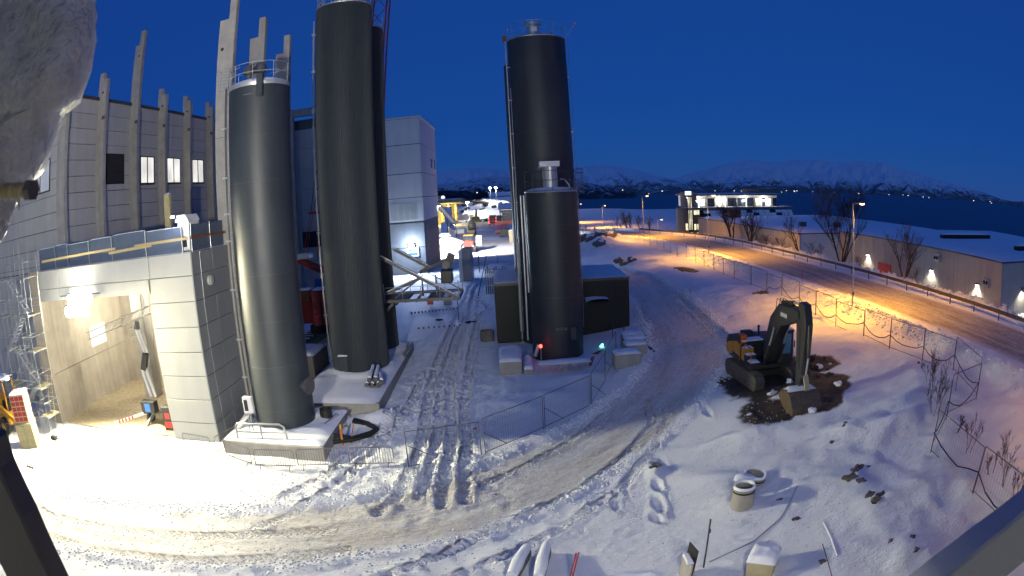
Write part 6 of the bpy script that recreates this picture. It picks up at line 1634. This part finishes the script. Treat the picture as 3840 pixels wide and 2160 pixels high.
MB().box(-19.9, -18.6, 54.4, 55.8, 8.25, 8.75).build('gantry_head', M['panel_white'], t, False, .05)
for k in range(9): MB().tube([(-19.4+k*.18, 54.8, 8.1), (-18.6+k*.12, 56.2, 4.4)], .018, 4).build('rope', M['yellow'], t)
for (a, b) in (((-19.3, 55, 8.8), (-18.3, 55, 12.4)), ((-18.3, 55, 12.4), (-17.7, 55, 15.5)), ((-17.7, 55, 15.5), (-13.2, 56, 34)), ((-19.1, 55.3, 8.8), (-18.0, 55.3, 13)), ((-18.0, 55.3, 13), (-13.0, 56.2, 34)), ((-17.9, 54.9, 8.0), (-17.5, 54.9, 14))): MB().tube([a, b], .035, 5).build('pendant_rope', M['red' if a[2] < 10 else 'black'], t)
MB().box(-18.5, -17.4, 54.9, 55.1, 12.35, 12.6).build('spreader', M['red'], t)
ch = [(-13.9, 55.2), (-12.3, 55.2), (-12.3, 56.8), (-13.9, 56.8)]
def bp(i, z): 
    u = (z-4)/40.; return Vector((ch[i][0]+u*2.6, ch[i][1]+u*.6, z))
for i in range(4): MB().tube([bp(i, 4), bp(i, 42)], .08, 6).build('boom_chord', M['red'], t)
for k in range(19):
    z = 4+k*2.0
    for i in range(4): MB().tube([bp(i, z), bp((i+1) % 4, z+2)], .04, 4).build('boom_lacing', M['red'], t)

# ------------------------------------------------------------------ far yard
def wheel(t, x, y, r, w, z=None):
    o = MB().tube([(x-w/2, y, r), (x+w/2, y, r)], r, 18).build('wheel', M['black'], t, 40)
    MB().tube([(x-w/2-.01, y, r), (x+w/2+.01, y, r)], r*.5, 12).build('rim', M['galv'], o); return o
t = thing('wheel_loader', 'dark red wheel loader seen from behind with glowing tail lamps', 'loader', (-9.3, 141, 0))
MB().prism([(-10.5, 1.0), (-8.1, 1.0), (-8.2, 2.3), (-8.6, 2.6), (-10.0, 2.6), (-10.4, 2.3)], 'y', 140, 143).build('engine_hood', M['red'], t, False, .08)
MB().box(-10.3, -8.4, 142.6, 144.3, 2.4, 3.6).build('cab_glass', M['glassdark'], t, False, .05)
for x in (-10.3, -8.4):
    for y in (142.6, 144.3): MB().bar((x, y, 2.2), (x, y, 3.65), .12).build('cab_pillar', M['black'], t)
MB().box(-10.5, -8.2, 142.4, 144.5, 3.62, 3.78).build('cab_roof', M['yellow'], t, False, .04)
for x in (-10.75, -7.85):
    for y in (141.0, 145.2): wheel(t, x, y, .85, .6)
MB().box(-11.0, -7.6, 146.5, 147.8, .5, 1.8).build('bucket', M['galv'], t, False, .05)
MB().bar((-8.6, 144.8, 1.6), (-8.6, 146.8, 1.2), .25, .4).build('lift_arm', M['red'], t); MB().bar((-10.0, 144.8, 1.6), (-10.0, 146.8, 1.2), .25, .4).build('lift_arm', M['red'], t)
for x in (-10.4, -8.25): MB().box(x-.16, x+.16, 139.92, 139.99, 1.25, 1.55).build('tail_lamp', M['lamp_red'], t)
for x in (-10.4, -8.25): lamp('tail_light', 'POINT', (x, 139.7, 1.4), 30, (1, .08, .04), t, size=.1)
MB().box(-7.6, -6.3, 143, 146, 1.2, 3.4).build('lit_bucket_block', M['white'], t, False, .05)  # white block for the floodlit bucket, its brightness put into the paint
t = thing('mixer_truck', 'pale concrete mixer truck standing between the white trailer and the red implement', 'truck', (-12.1, 203, 0))
MB().box(-13.4, -10.9, 201, 208, .9, 1.4).build('chassis', M['beige'], t)
MB().lathe((0, 0), [(.25, -3.4), (.75, -2.9), (1.15, -1.2), (1.2, .4), (.7, 2.6), (.2, 3.0)], 22)
dr = MB()
prof = [(.3, 0), (.8, .4), (1.2, 1.8), (1.25, 3.4), (.8, 5.2), (.3, 5.8)]
vs = []; n = 20
for r, l in prof:
    for k in range(n):
        a = 2*math.pi*k/n; vs.append((-12.15+r*math.cos(a), 201.4+l, 2.9+.18*(2.5-l)+r*math.sin(a)))
dr.add(vs, [(i*n+k, i*n+(k+1) % n, (i+1)*n+(k+1) % n, (i+1)*n+k) for i in range(5) for k in range(n)] + [tuple(range(n)), tuple(range(5*n, 6*n))])
dr.build('drum', M['beige'], t, 50)
MB().box(-13.4, -10.9, 208, 210.2, 1.0, 3.9).build('cab', M['beige'], t, False, .08)
MB().box(-13.3, -11.0, 207.93, 208, 2.6, 3.5).build('cab_window', M['glassdark'], t)
MB().prism([(-12.8, 4.6), (-11.5, 4.6), (-11.7, 3.5), (-12.6, 3.5)], 'y', 201.0, 201.8).build('hopper', M['steel'], t)
MB().box(-13.3, -11.0, 200.8, 201.0, .5, 1.6).build('rear_board', M['beige'], t)
for x in (-13.2, -11.1):
    for y in (202.4, 203.9, 209): wheel(t, x, y, .52, .35)
t = thing('white_box_truck', 'long white trailer parked beside the mixer truck', 'trailer', (-15.4, 197.5, 0))
MB().box(-17.0, -14.0, 196.5, 199, 1.0, 2.3).build('box', M['white'], t, False, .04)
MB().snow(-17.0, -14.0, 196.5, 199, 2.3, .15, 3, 8).build('snow_cap', M['cap'], t, 40)
for x in (-16.6, -14.4): wheel(t, x, 197.2, .45, .3)
MB().box(-17.1, -13.9, 196.4, 196.5, .75, .95).build('rear_bumper', M['steel'], t)
t = thing('skip_container', 'bright blue waste container under the slanting duct', 'container', (-21, 205, 0))
MB().box(-22.2, -20.2, 204.5, 208, .1, 4.3).build('body', M['blue'], t, False, .05)
for k in range(5): MB().box(-22.1+k*.45, -22.0+k*.45, 204.42, 204.5, .3, 4.2).build('rib', M['blue'], t)
MB().box(-22.3, -20.1, 204.4, 208.1, 4.3, 4.5).build('lid', M['steel'], t)
t = thing('blue_hopper', 'blue hopper standing behind the grey slanting duct', 'hopper', (-20.5, 215, 0))
MB().box(-21.8, -19.4, 214, 216, 3.5, 9.5).build('bin', M['blue'], t, False, .05)
MB().prism([(-21.8, 3.5), (-19.4, 3.5), (-17.4, .8), (-18.6, .8)], 'y', 214.2, 215.8).build('chute', M['blue'], t)
for x in (-21.6, -19.6): MB().bar((x, 214.5, 0), (x, 214.5, 3.5), .2).build('leg', M['steel'], t)
dt = MB().tube([(-21.0, 190, 10.5), (-17.0, 192, 5.2)], .85, 18); dt.tube([(-17.0, 192, 5.2), (-16.0, 192.3, 4.6)], [.85, .5], 18)
t = thing('duct', 'large grey duct slanting down from the tower building', 'duct', (-17, 192, 0))
dt.build('pipe', M['galv'], t, 40)
for x, z in ((-18.2, 6.0), (-16.2, 4.2)): MB().bar((x, 192, 0), (x, 192, z), .2).build('leg', M['steel'], t)
t = thing('canopy_depot', 'wide depot canopy on yellow lit posts behind the blue hopper', 'building', (-34, 285, 0))
MB().prism([(262, 10.6), (300, 9.0), (300, 11.2), (262, 11.9)], 'x', -60, -19.8).build('canopy_roof', M['conc_dark'], t)
MB().snow(-60, -19.8, 262, 300, 11.9, .3, 3, 14).build('roof_snow', M['cap'], t, 40)
for k in range(6): MB().box(-23.9-k*3.2, -23.2-k*3.2, 282, 282.8, 0, 9.5).build('post', M['wood'], t)
MB().box(-60, -24, 299, 299.5, 0, 9).build('back_wall', M['wood'], t)
lamp('canopy_light', 'POINT', (-27, 280, 6.5), 9000, (1, .78, .3), t, size=.4); lamp('canopy_light', 'POINT', (-36, 284, 6.5), 9000, (1, .78, .3), t, size=.4)
MB().box(-27.4, -26.6, 279.8, 280.2, 6.9, 7.2).build('ceiling_lamp', M['lamp_white'], t)
solo('office_block_roof', MB().box(-75, -36, 340, 360, 0, 14.2), M['panel_slate'], 'low grey building with a pale roof edge behind the canopy', 'building', (-55, 350, 0))
t = thing('tipper_truck', 'dark tipper truck with a double row of red lamps beside the block shed', 'truck', (-6.4, 256, 0))
MB().box(-7.9, -5.0, 255.4, 262, 1.2, 4.1).build('tipper_body', M['mgrey'], t, False, .06)
MB().box(-7.7, -5.2, 255.5, 264, .7, 1.2).build('chassis', M['black'], t)
for x in (-7.85, -5.05):
    for z in (1.0, 1.7, 2.9): MB().box(x-.16, x+.16, 255.2, 255.38, z-.14, z+.14).build('tail_lamp', M['lamp_red'], t)
    for y in (257, 258.4, 263): wheel(t, x, y, .55, .4)
lamp('tail_light', 'POINT', (-6.4, 254.5, 1.6), 90, (1, .07, .04), t, size=.3)
solo('parked_bin_truck', MB().box(-4.7, -2.8, 256, 262, .4, 3.9).box(-4.6, -2.9, 262, 264, .4, 3.2), M['mgrey'], 'dark boxy vehicle parked between the tipper and the block shed', 'truck', (-3.8, 259, 0), bevel=.08)
t = thing('block_shed', 'shed of big concrete blocks with a snowy lean-to roof by the tipper truck', 'shed', (1, 272, 0))
for j in range(5):
    for k in range(4):
        MB().box(-3.4+k*1.7+(.85 if j % 2 else 0), -1.76+k*1.7+(.85 if j % 2 else 0), 268, 269, j*1.15, j*1.15+1.1).build('concrete_block', M['beige'], t, False, .04)
MB().box(-3.6, -3.3, 268, 278, 0, 6).build('side_wall', M['beige'], t); 
MB().prism([(267.4, 6.1), (280, 8.3), (280, 8.6), (267.4, 6.4)], 'x', -4.2, 6).build('roof', M['steel'], t)
MB().grid(lambda u, v: (-4.2+10.2*u, 267.4+12.6*v, 6.42+2.2*v+.2*math.sin(math.pi*v)), 8, 6).build('roof_snow', M['cap'], t, 40)
t = thing('red_implement', 'red lattice farm implement parked before the block shed', 'implement', (-3, 196, 0))
for k in range(6): MB().bar((-4.0+k*.5, 195.5, .5), (-3.6+k*.7, 196.5, 3.2+.2*k), .14).build('arm', M['red'], t)
MB().box(-4.2, 1.0, 196.4, 196.8, 3.0, 4.2).build('frame', M['red'], t); MB().box(-4.2, -1.5, 195.4, 195.7, .6, 1.2).build('boom', M['red'], t)
for x in (-3.8, .6): wheel(t, x, 196, .5, .3)
t = thing('grey_skip', 'dark grey skip box with a ribbed side beside the red implement', 'skip', (-1.5, 183, 0))
MB().box(-2.7, -.2, 182.7, 186, .15, 2.35).build('body', M['mgrey'], t, False, .05)
for k in range(6): MB().box(-2.6+k*.45, -2.5+k*.45, 182.62, 182.7, .2, 2.3).build('rib', M['mgrey'], t)
t = thing('beige_bin', 'tall beige bin with a cap of snow beside the tall silo', 'bin', (.7, 159.5, 0))
MB().prism([(.1, 0), (1.5, 0), (1.7, 3.1), (-.1, 3.1)], 'y', 159.4, 161).build('body', M['beige'], t, False, .04); MB().snow(-.1, 1.7, 159.4, 161, 3.1, .35, 3, 6).build('snow_cap', M['cap'], t, 50)
t = thing('far_digger', 'dark digger with upright arm behind the mixer truck', 'excavator', (-15.3, 298, 0))
MB().box(-17.5, -13.5, 297, 301, .9, 2.6).build('body', M['mgrey'], t, False, .1); MB().box(-18, -13, 296.5, 301.5, 0, .9).build('tracks', M['track'], t, False, .1)
MB().bar((-15.4, 297, 2.4), (-15.0, 296.6, 6.4), .6).build('boom', M['mgrey'], t); MB().bar((-14.9, 296.5, 6.2), (-14.7, 296.2, 2.2), .4).build('stick', M['mgrey'], t)
t = thing('white_van', 'white trailer box with cab by the dark digger', 'trailer', (-22.5, 308, 0))
MB().box(-26, -19.4, 307, 309.5, .9, 3.9).build('box', M['white'], t, False, .05)
for x in (-25, -20.5): wheel(t, x, 307.2, .5, .4)
MB().box(-18.9, -17.0, 307, 309, .5, 3.2).build('cab', M['white'], t, False, .1)
cr_ = MB()
for k in range(9):
    rr = random.Random(k); x, y = rr.uniform(-13, -8.5), rr.uniform(296, 300); cr_ = MB().blob((x, y, .5), (rr.uniform(.6, 1.2), .7, rr.uniform(.4, .8)), k, 8, 6, .4)
    solo('scrap_heap', cr_, M['mgrey'] if k % 2 else M['cap'], 'heap of scrap and snow beside the dark digger with upright arm', 'heap', (x, y, 0), 'scrap heaps beside the far digger', smooth=50)
t = thing('tent_pavilion', 'small white roofed pavilion in front of the blue container', 'pavilion', (-16.5, 157, 0))
MB().prism([(-18.2, 3.0), (-14.4, 3.0), (-15.2, 3.7), (-17.0, 3.8)], 'y', 155.5, 159).build('roof', M['cap'], t)
for x in (-17.9, -14.7):
    for y in (155.7, 158.8): MB().bar((x, y, 0), (x, y, 3.0), .12).build('post', M['white'], t)
MB().box(-17.7, -16.0, 157, 158.6, 0, 2.2).build('cabinet', M['mgrey'], t)
hp = MB(); hp.blob((-14.3, 148, .6), (4.2, 3, 2.4), 4, 18, 10, .2)
solo('snow_pile', hp, M['cap'], 'flat topped heap of ploughed snow between the pavilion and red wheel loader', 'snow pile', (-14.3, 148, 0), smooth=60)
lm = [(-22.5, 352, 9, 'yard lamp on a mast behind the white trailer box and dark digger'), (-7.5, 430, 9.5, 'brightest yard lamp on a mast beside the block shed'), (-12.5, 470, 14, 'yard lamp on a mast high on the snow heap')]
for x, y, h, lab in lm:
    z = gz(x, y); t = thing('yard_lamp', lab, 'lamp post', (x, y, z), 'white yard lamps')
    MB().tube([(x, y, z), (x, y, z+h)], .12, 8).build('pole', M['galv'], t)
    MB().blob((x, y-.3, z+h+.2), (.9, .5, .5), 2, 12, 8, 0).build('lamp_head', M['lamp_white'], t, 40)
    lamp('yard_light', 'POINT', (x, y-1.5, z+h-.2), 26000, (1, .97, .9), t, size=.4)
sb = MB(); sb.grid(lambda u, v: (-26+26*u, 366+4*v, 4.2*math.sin(math.pi*min(v*1.2, 1)*.5)*(1+.2*float(vnoise(u*12, v*2, 3)))), 30, 8)
solo('ploughed_bank', sb, M['cap'], 'long floodlit bank of ploughed snow behind the dark digger', 'snow bank', (-13, 368, 0), smooth=60)
rn = random.Random(12)
for k in range(26):
    x, y = rn.uniform(-30, -4), rn.uniform(395, 440); s = rn.uniform(1.0, 2.2); z = gz(x, y)
    solo('heap_boulder', MB().blob((x, y, z+s*.25), (s*1.4, s, s*.55), k, 8, 6, .5), M['rock'], 'dark boulder showing through the snow heap behind the floodlit bank', 'boulder', (x, y, z), 'boulders on the snow heap', smooth=30)
for k, (x, y, lx, h, m_) in enumerate(((2, 620, 40, 15, 'panel_slate'), (-10, 560, 26, 10, 'brick'), (30, 560, 30, 11, 'panel_slate'))):
    t = thing('distant_hall', ['wide grey hall far behind the snow heap', 'dark low house far behind the block shed', 'grey house far beyond the tall silo'][k], 'building', (x, y, -1))
    MB().box(x-lx/2, x+lx/2, y, y+15, -2, h-4).build('wall', M[m_], t); MB().prism([(y-1, h-4), (y+16, h-4), (y+7, h)], 'x', x-lx/2, x+lx/2).build('roof', M['cap'], t)
    for q in range(6): MB().box(x-lx/2+2+q*lx/7, x-lx/2+3.5+q*lx/7, y-.1, y-.01, 2, 4).build('window', M['glassdark'], t)

# lights of houses on the far shore
rn = random.Random(4)
def shore_light(az, r, z, w):
    x, y = r*math.sin(R(az)), r*math.cos(R(az))
    mb = MB().box(x-w/2, x+w/2, y-3, y+3, z, z+w*.45)
    mb.prism([(x-w/2-1, z+w*.45), (x+w/2+1, z+w*.45), (x, z+w*.7)], 'y', y-3, y+3)
    solo('lit_house', mb, M['dot'] if rn.random() < .6 else M['dot2'], 'tiny lit house on the far shore of the fjord', 'house', (x, y, z), 'lit houses on the far shore')
M['dot2'] = emis('far_cool_light', (.8, .9, 1.0), 2.2)
for k in range(13): shore_light(rn.uniform(6.5, 14.8), rn.uniform(2960, 3040), rn.uniform(-14, -6) + (rn.random() < .25) * rn.uniform(0, 20), rn.uniform(2.5, 5))
for k in range(28): shore_light(rn.choice((17, 18.5, 22, 26.5, 27.5, 30, 33, 36.5, 40, 44, 48)) + rn.gauss(0, .9), rn.uniform(3985, 4020), rn.uniform(-14, -4), rn.uniform(2.5, 6))
for k in range(7): shore_light(rn.uniform(-3, 0), rn.uniform(1000, 1200), rn.uniform(6, 18), rn.uniform(1.5, 3))
# ------------------------------------------------------------------ foreground
def ring(name, x, y, r, h, lab, tilt=0, lid=False, snow=True):
    z = gd(x, y)
    t = thing(name, lab, 'concrete ring', (x, y, z), rotz=R(20), local=True)
    t.rotation_euler = (tilt, tilt*.4, R(20))
    MB().lathe((0, 0), [(r*1.08, -.15), (r, h*.5), (r*.97, h-.08), (r, h-.06), (r, h), (r*.78, h), (r*.78, .02), (.01, .02)], 36).build('ring', M['conc'], t, 35)
    MB().lathe((0, 0), [(r*1.005, h-.2), (r*1.012, h-.16), (r*1.005, h-.12)], 36).build('joint_band', M['black'], t, 40)
    if snow: MB().lathe((0, 0), [(r*1.01, h-.02), (r*.98, h+.06), (r*.89, h+.085), (r*.8, h+.05), (r*.77, h-.02)], 36).build('rim_snow', M['cap'], t, 60)
    return t
ring('manhole_ring', 8.55, 19.75, .47, .85, 'upright concrete manhole ring with snow on its rim and a dark mouth')
t = thing('manhole_lid_ring', 'concrete ring closed by a smooth cap of snow between two others', 'concrete ring', (8.95, 20.75, gd(8.95, 20.75)))
x, y, z = 8.95, 20.75, gd(8.95, 20.75)
MB().lathe((x, y), [(.46, z-.1), (.44, z+.62), (.01, z+.62)], 32).build('ring', M['black'], t, 35)
MB().lathe((x, y), [(.45, z+.6), (.44, z+.7), (.38, z+.76), (.01, z+.8)], 32).build('snow_cap', M['cap'], t, 60)
ring('manhole_ring', 9.65, 21.4, .52, .42, 'low wide concrete ring lying tilted with broken snow on it', R(10))
t = thing('steel_pole', 'plain steel pole standing upright in the snow beside the dark edged boards', 'pole', (6.03, 16.5, gd(6.03, 16.5)))
x, y, z = 6.03, 16.5, gd(6.03, 16.5)
MB().tube([(x, y, z-.1), (x+.02, y, z+2.05)], .032, 10).build('tube', M['steel'], t, 40)
MB().box(x+.03, x+.075, y-.03, y+.03, z+1.5, z+1.65).build('clamp', M['steel'], t)
bx, by = 7.85, 15.4; z = gd(bx, by)
t = thing('snowy_cube', 'cube of yellowish concrete under a thick rounded snow cap near the steel pole', 'block', (bx, by, z), rotz=R(-34), local=True)
MB().box(-.5, .5, -.5, .5, -.1, .62).build('block', M['beige'], t, False, .03)
MB().snow(-.54, .54, -.54, .54, .62, .26, 5, 12).build('snow_cap', M['cap'], t, 60)
for k, (a, b, lab) in enumerate((((-.55, 17.2), (.02, 19.0), 'thick beam under rounded snow, the one farther from the red stakes'), ((.35, 17.0), (.75, 19.1), 'thick beam under rounded snow, the one beside the red stakes'))):
    t = thing('snowy_beam', lab, 'beam', ((a[0]+b[0])/2, (a[1]+b[1])/2, 0))
    a = Vector((*a, .15)); b = Vector((*b, .15))
    MB().bar(a, b, .34, .4).build('beam', M['conc_dark'], t, False, .03)
    sn = MB(); sn.tube([a+Vector((0, -.02, .2)), a.lerp(b, .3)+Vector((.02, 0, .27)), a.lerp(b, .6)+Vector((-.02, 0, .24)), b+Vector((0, .03, .2))], [.19, .23, .21, .18], 12); sn.build('snow_cap', M['cap'], t, 60)
t = thing('red_stakes', 'pair of red plastic stakes sticking slanting out of the snow', 'stakes', (1.5, 17.3, 0))
for k in range(2): MB().tube([(1.42+.1*k, 17.25+.05*k, -.05), (1.68+.1*k, 17.5+.05*k, .95)], .028, 8).build('stake', M['red'], t, 40)
MB().tube([(1.2, 17.1, .1), (1.5, 17.0, .12)], .03, 6).build('stump', M['black'], t)
pl = MB().prism([(4.9, 16.0), (5.15, 16.0), (5.15, 16.05), (4.9, 16.05)], 'z', .1, 1.2)
t = thing('board_stack', 'dark edged boards standing on end beside the plain steel pole', 'boards', (5.3, 16.2, .1))
MB().obox((5.25, 16.1, .55), (.06, .8, 1.0), (0, R(4), R(8))).build('board', M['conc'], t); MB().obox((5.42, 16.25, .75), (.03, .7, 1.4), (0, R(6), R(10))).build('board', M['black'], t)
MB().snow(5.15, 5.4, 15.75, 16.45, 1.06, .06, 2, 5).build('snow_cap', M['cap'], t, 40)
solo('edge_kerb', MB().box(1.9, 4.3, 16.55, 16.85, -.1, .22).snow(1.85, 4.35, 16.5, 16.9, .22, .1, 3, 12), M['cap'], 'long low snow covered kerb beside the red stakes', 'kerb', (3.1, 16.7, 0))
# cable on the snow running to the lower right
pts = []
for k, (x, y) in enumerate(((6.3, 16.7), (6.9, 16.9), (8.2, 17.2), (9.6, 18.0), (10.4, 18.9), (11.0, 19.6))): pts.append((x, y, gd(x, y)+.02))
solo('buried_cable', MB().tube(pts, .025, 6), M['galv'], 'thin cable half sunk in the snow between the steel pole and the rings', 'cable', (8, 17.2, .4), smooth=True)
wp = [(10.3, 14.1), (10.7, 15.5), (10.9, 16.6)]
pts = [(x, y, gd(x, y)+.02) for x, y in wp]
solo('long_plank', MB().tube(pts, .05, 6), M['cap'], 'snow covered plank lying on the slope past the snow capped cube', 'plank', (10.6, 15.4, .8), smooth=True)
solo('thin_rod', MB().tube([(9.75, 13.2, gd(9.75, 13.2)), (10.1, 15.1, gd(10.1, 15.1)+.25)], .018, 6), M['bark'], 'thin dark rod lying on the snow near the snow capped cube', 'rod', (9.9, 14, .7))
rk = [(13.03, 18.45, .34), (13.3, 17.9, .22), (13.9, 19.2, .3), (13.6, 18.9, .16), (12.94, 15.97, .26), (12.98, 16.5, .24), (13.25, 16.1, .2), (12.19, 13.3, .12), (12.85, 12.7, .14), (12.63, 12.0, .15), (15.3, 23.0, .12), (15.1, 22.8, .1), (14.1, 22.2, .14), (9.8, 14.3, .16), (24.0, 27.5, .16), (14.4, 19.0, .1), (10.1, 19.3, .12), (10.1, 17.6, .16), (6.1, 24.8, .26), (5.9, 24.6, .16), (23.9, 54.2, .7), (22.9, 53.4, .4)]
for k, (x, y, s) in enumerate(rk):
    z = gd(x, y)
    solo('snow_rock', MB().blob((x, y, z+s*.02), (s*1.1, s*.7, s*.5), 200+k, 10, 7, .55), M['rock'], 'dark stone poking out of the snow slope', 'stone', (x, y, z), 'stones poking out of the snow', smooth=30)
rp_ = [(15.4, 126, 1.2), (16.2, 120, 1.3), (16.3, 112, 1.0), (20.0, 123, 1.2), (19.2, 128.5, 1.2), (18.0, 119, 1.0), (17.6, 126, 1.1), (15.9, 89.4, .7), (15.8, 85.5, .6), (17.1, 86, .6)]
for k, (x, y, s) in enumerate(rp_):
    z = gd(x, y); t = thing('blasted_rock', 'snow capped dark rock in the rubble between the sheds and the road bend' if k < 7 else 'snow capped rock on the slope behind the wide black shed', 'rock', (x, y, z), 'rubble rocks' if k < 7 else 'rocks behind the shed')
    MB().blob((x, y, z+s*.2), (s*1.2, s, s*.8), 300+k, 10, 7, .3).build('rock', M['rock'], t, 30); MB().blob((x+.1, y+.15, z+s*.62), (s*1.05, s*.9, s*.45), 330+k, 10, 6, .25).build('snow_cap', M['cap'], t, 60)
# site fence feet by the crates
t = thing('corner_fence_frame', 'bent mesh fence frame lying open round the plywood crate', 'fence', (-31, 23.5, 0))
MB().tube([(-34.1, 22.7, 0), (-34.3, 23.2, 2.0), (-31.6, 23.4, 2.0), (-30.3, 22.4, 0)], .024, 6).build('frame', M['fence'], t)
MB().tube([(-30.3, 22.4, .03), (-31.4, 27.2, .05)], .024, 6).build('ground_tube', M['fence'], t)
MB().tube([(-31.4, 27.2, .05), (-32.4, 29.2, .1)], .024, 6).build('ground_tube', M['fence'], t)
MB().box(-32.0, -31.3, 26.6, 27.0, 0, .3).build('foot', M['black'], t, False, .04)
MB().box(-30.5, -29.6, 21.5, 21.7, 0, .12).build('foot', M['bark'], t)
# red snow stakes by the road
for x, y in ((29.6, 56), (22.9, 22.0)):
    z = gd(x, y); solo('snow_stake', MB().tube([(x, y, z), (x, y, z+1.4)], .025, 6), M['red'], 'thin red snow stake beside the road' if x > 25 else 'short red stake on the bank inside the fence corner', 'stake', (x, y, z))

# ------------------------------------------------------------------ camera mounting: snow-laden hood, arm, bolt
M['hood'] = mat('hood_plastic', (0.05, 0.05, 0.055), .6, var=.1, vscale=20)
M['hoodgrey'] = mat('hood_grey', (0.35, 0.36, 0.38), .6, var=.05, vscale=20)
edge = [(-.50, .55, 13.30), (-.525, .55, 13.16), (-.52, .55, 13.12), (-.511, .55, 13.068), (-.516, .55, 13.03), (-.521, .55, 12.991), (-.548, .55, 12.981), (-.578, .55, 12.969), (-.588, .55, 12.953), (-.604, .55, 12.933), (-.618, .55, 12.91), (-.646, .55, 12.897), (-.664, .55, 12.886), (-.683, .55, 12.862), (-.708, .55, 12.831), (-.736, .55, 12.81)]
def ice(side):
    nu = 16; vs = []; 
    for j, e in enumerate(edge):
        for i in range(nu+1):
            u = i/nu; w = .34
            b = math.sqrt(max(0, 1-(1-u)**2)) if u < 1 else 1
            nz = float(fbm(u*4.5 + j*.1, j*.5, 4, 7, .6))
            th = (.010 + .07*b*(1+1.6*nz)) * min(1, (len(edge)-j)/4)
            vs.append((e[0]-w*u, e[1]+side*th + .05*u, e[2]+.012*nz))
    return vs, nu
mb = MB(); n = len(edge)
for sd in (-1, 1):
    vs, nu = ice(sd)
    mb.add(vs, [(j*(nu+1)+i, j*(nu+1)+i+1, (j+1)*(nu+1)+i+1, (j+1)*(nu+1)+i) for j in range(n-1) for i in range(nu)])
sn_ = (nu+1)*n
mb.f += [(j*(nu+1), (j+1)*(nu+1), sn_+(j+1)*(nu+1), sn_+j*(nu+1)) for j in range(n-1)]; mb.m += [0]*(n-1)
for k, (x, z, l) in enumerate(((-.583, 12.955, .035), (-.612, 12.915, .022), (-.655, 12.888, .03))): mb.tube([(x-.005, .55, z+.012), (x, .55, z-l)], [.008, .001], 7)
M['ice'] = mat('old_icy_snow', (0.72, 0.72, 0.7), .55, var=.25, vscale=14, bump=.9, bscale=45)
solo('snow_overhang', mb, M['ice'], 'ragged lump of old snow with drips hanging over the brassy bolt', 'snow', (-.6, .55, 12.9), smooth=60)
t = thing('mounting_bolt', 'brassy threaded bolt with nut under the overhanging snow', 'bolt', (-.6, .5, 12.87))
BM = mat('zinc_bolt', (.5, .42, .22), .35, metal=.8, var=.2, vscale=60)
MB().tube([(-.70, .5, 12.893), (-.557, .5, 12.872)], .0085, 12).build('shank', BM, t, 40)
for k in range(9): MB().tube([(-.645+k*.0095, .5, 12.8849-k*.0014), (-.641+k*.0095, .5, 12.8843-k*.0014)], .0102, 12).build('thread', BM, t, 40)
MB().tube([(-.572, .5, 12.8742), (-.556, .5, 12.8718)], .014, 6).build('nut', M['hood'], t)
t = thing('camera_bracket', 'dark blurred arm of the camera mounting below the brassy bolt', 'bracket', (-.76, .45, 12.4))
MB().prism([(-.735, 12.56), (-.738, 12.515), (-.715, 12.439), (-.712, 12.333), (-.72, 12.22), (-.95, 12.2), (-.95, 12.56)], 'y', .44, .5).build('arm', M['hood'], t, False, .006)
t = thing('grey_cover', 'smooth grey blurred cover edge of the camera mounting by the mesh fence', 'cover', (.75, .45, 12.27))
MB().prism([(.9, 12.325), (.807, 12.318), (.682, 12.306), (.591, 12.287), (.53, 12.262), (.55, 12.15), (.95, 12.15)], 'y', .45, .52).build('plate', M['hoodgrey'], t, 40, .006)

# floodlight on the wall the camera hangs on (behind and left of the camera)
t = thing('wall_floodlight', 'floodlight on a wall bracket below the camera, lighting the yard', 'floodlight', (3.2, .9, 9.4))
MB().box(2.7, 3.7, .75, .95, 9.15, 9.7).build('housing', M['black'], t, False, .03)
MB().box(2.75, 3.65, .95, .97, 9.2, 9.65).build('lens', M['lamp_white'], t)
MB().bar((3.2, .75, 9.4), (3.2, -1.6, 9.4), .1).build('bracket', M['steel'], t)
lamp('wall_flood', 'SPOT', (3.2, 1.1, 9.4), 6000, (1, .96, .86), t, target=(-7, 26, 3), size=.3, angle=116, blend=.8)
t = thing('hall_floodlight', 'second floodlight on the camera wall, turned towards the tall hall', 'floodlight', (-6.4, -.6, 12.4))
MB().box(-6.9, -5.9, -.75, -.55, 12.15, 12.7).build('housing', M['black'], t, False, .03)
MB().box(-6.85, -5.95, -.55, -.53, 12.2, 12.65).build('lens', M['lamp_white'], t)
MB().bar((-6.4, -.75, 12.4), (-6.4, -1.6, 12.4), .1).build('bracket', M['steel'], t)
lamp('hall_flood', 'SPOT', (-6.4, -.4, 12.4), 36000, (1, .95, .84), t, target=(-24, 36, 15), size=.3, angle=88, blend=.8)
w_ = thing('camera_wall', 'pale panelled wall of the building that carries the camera', 'building', (0, -2.6, 0))
MB().box(-30, 30, -3.5, -1.6, 0, 16).build('wall', M['panel'], w_)
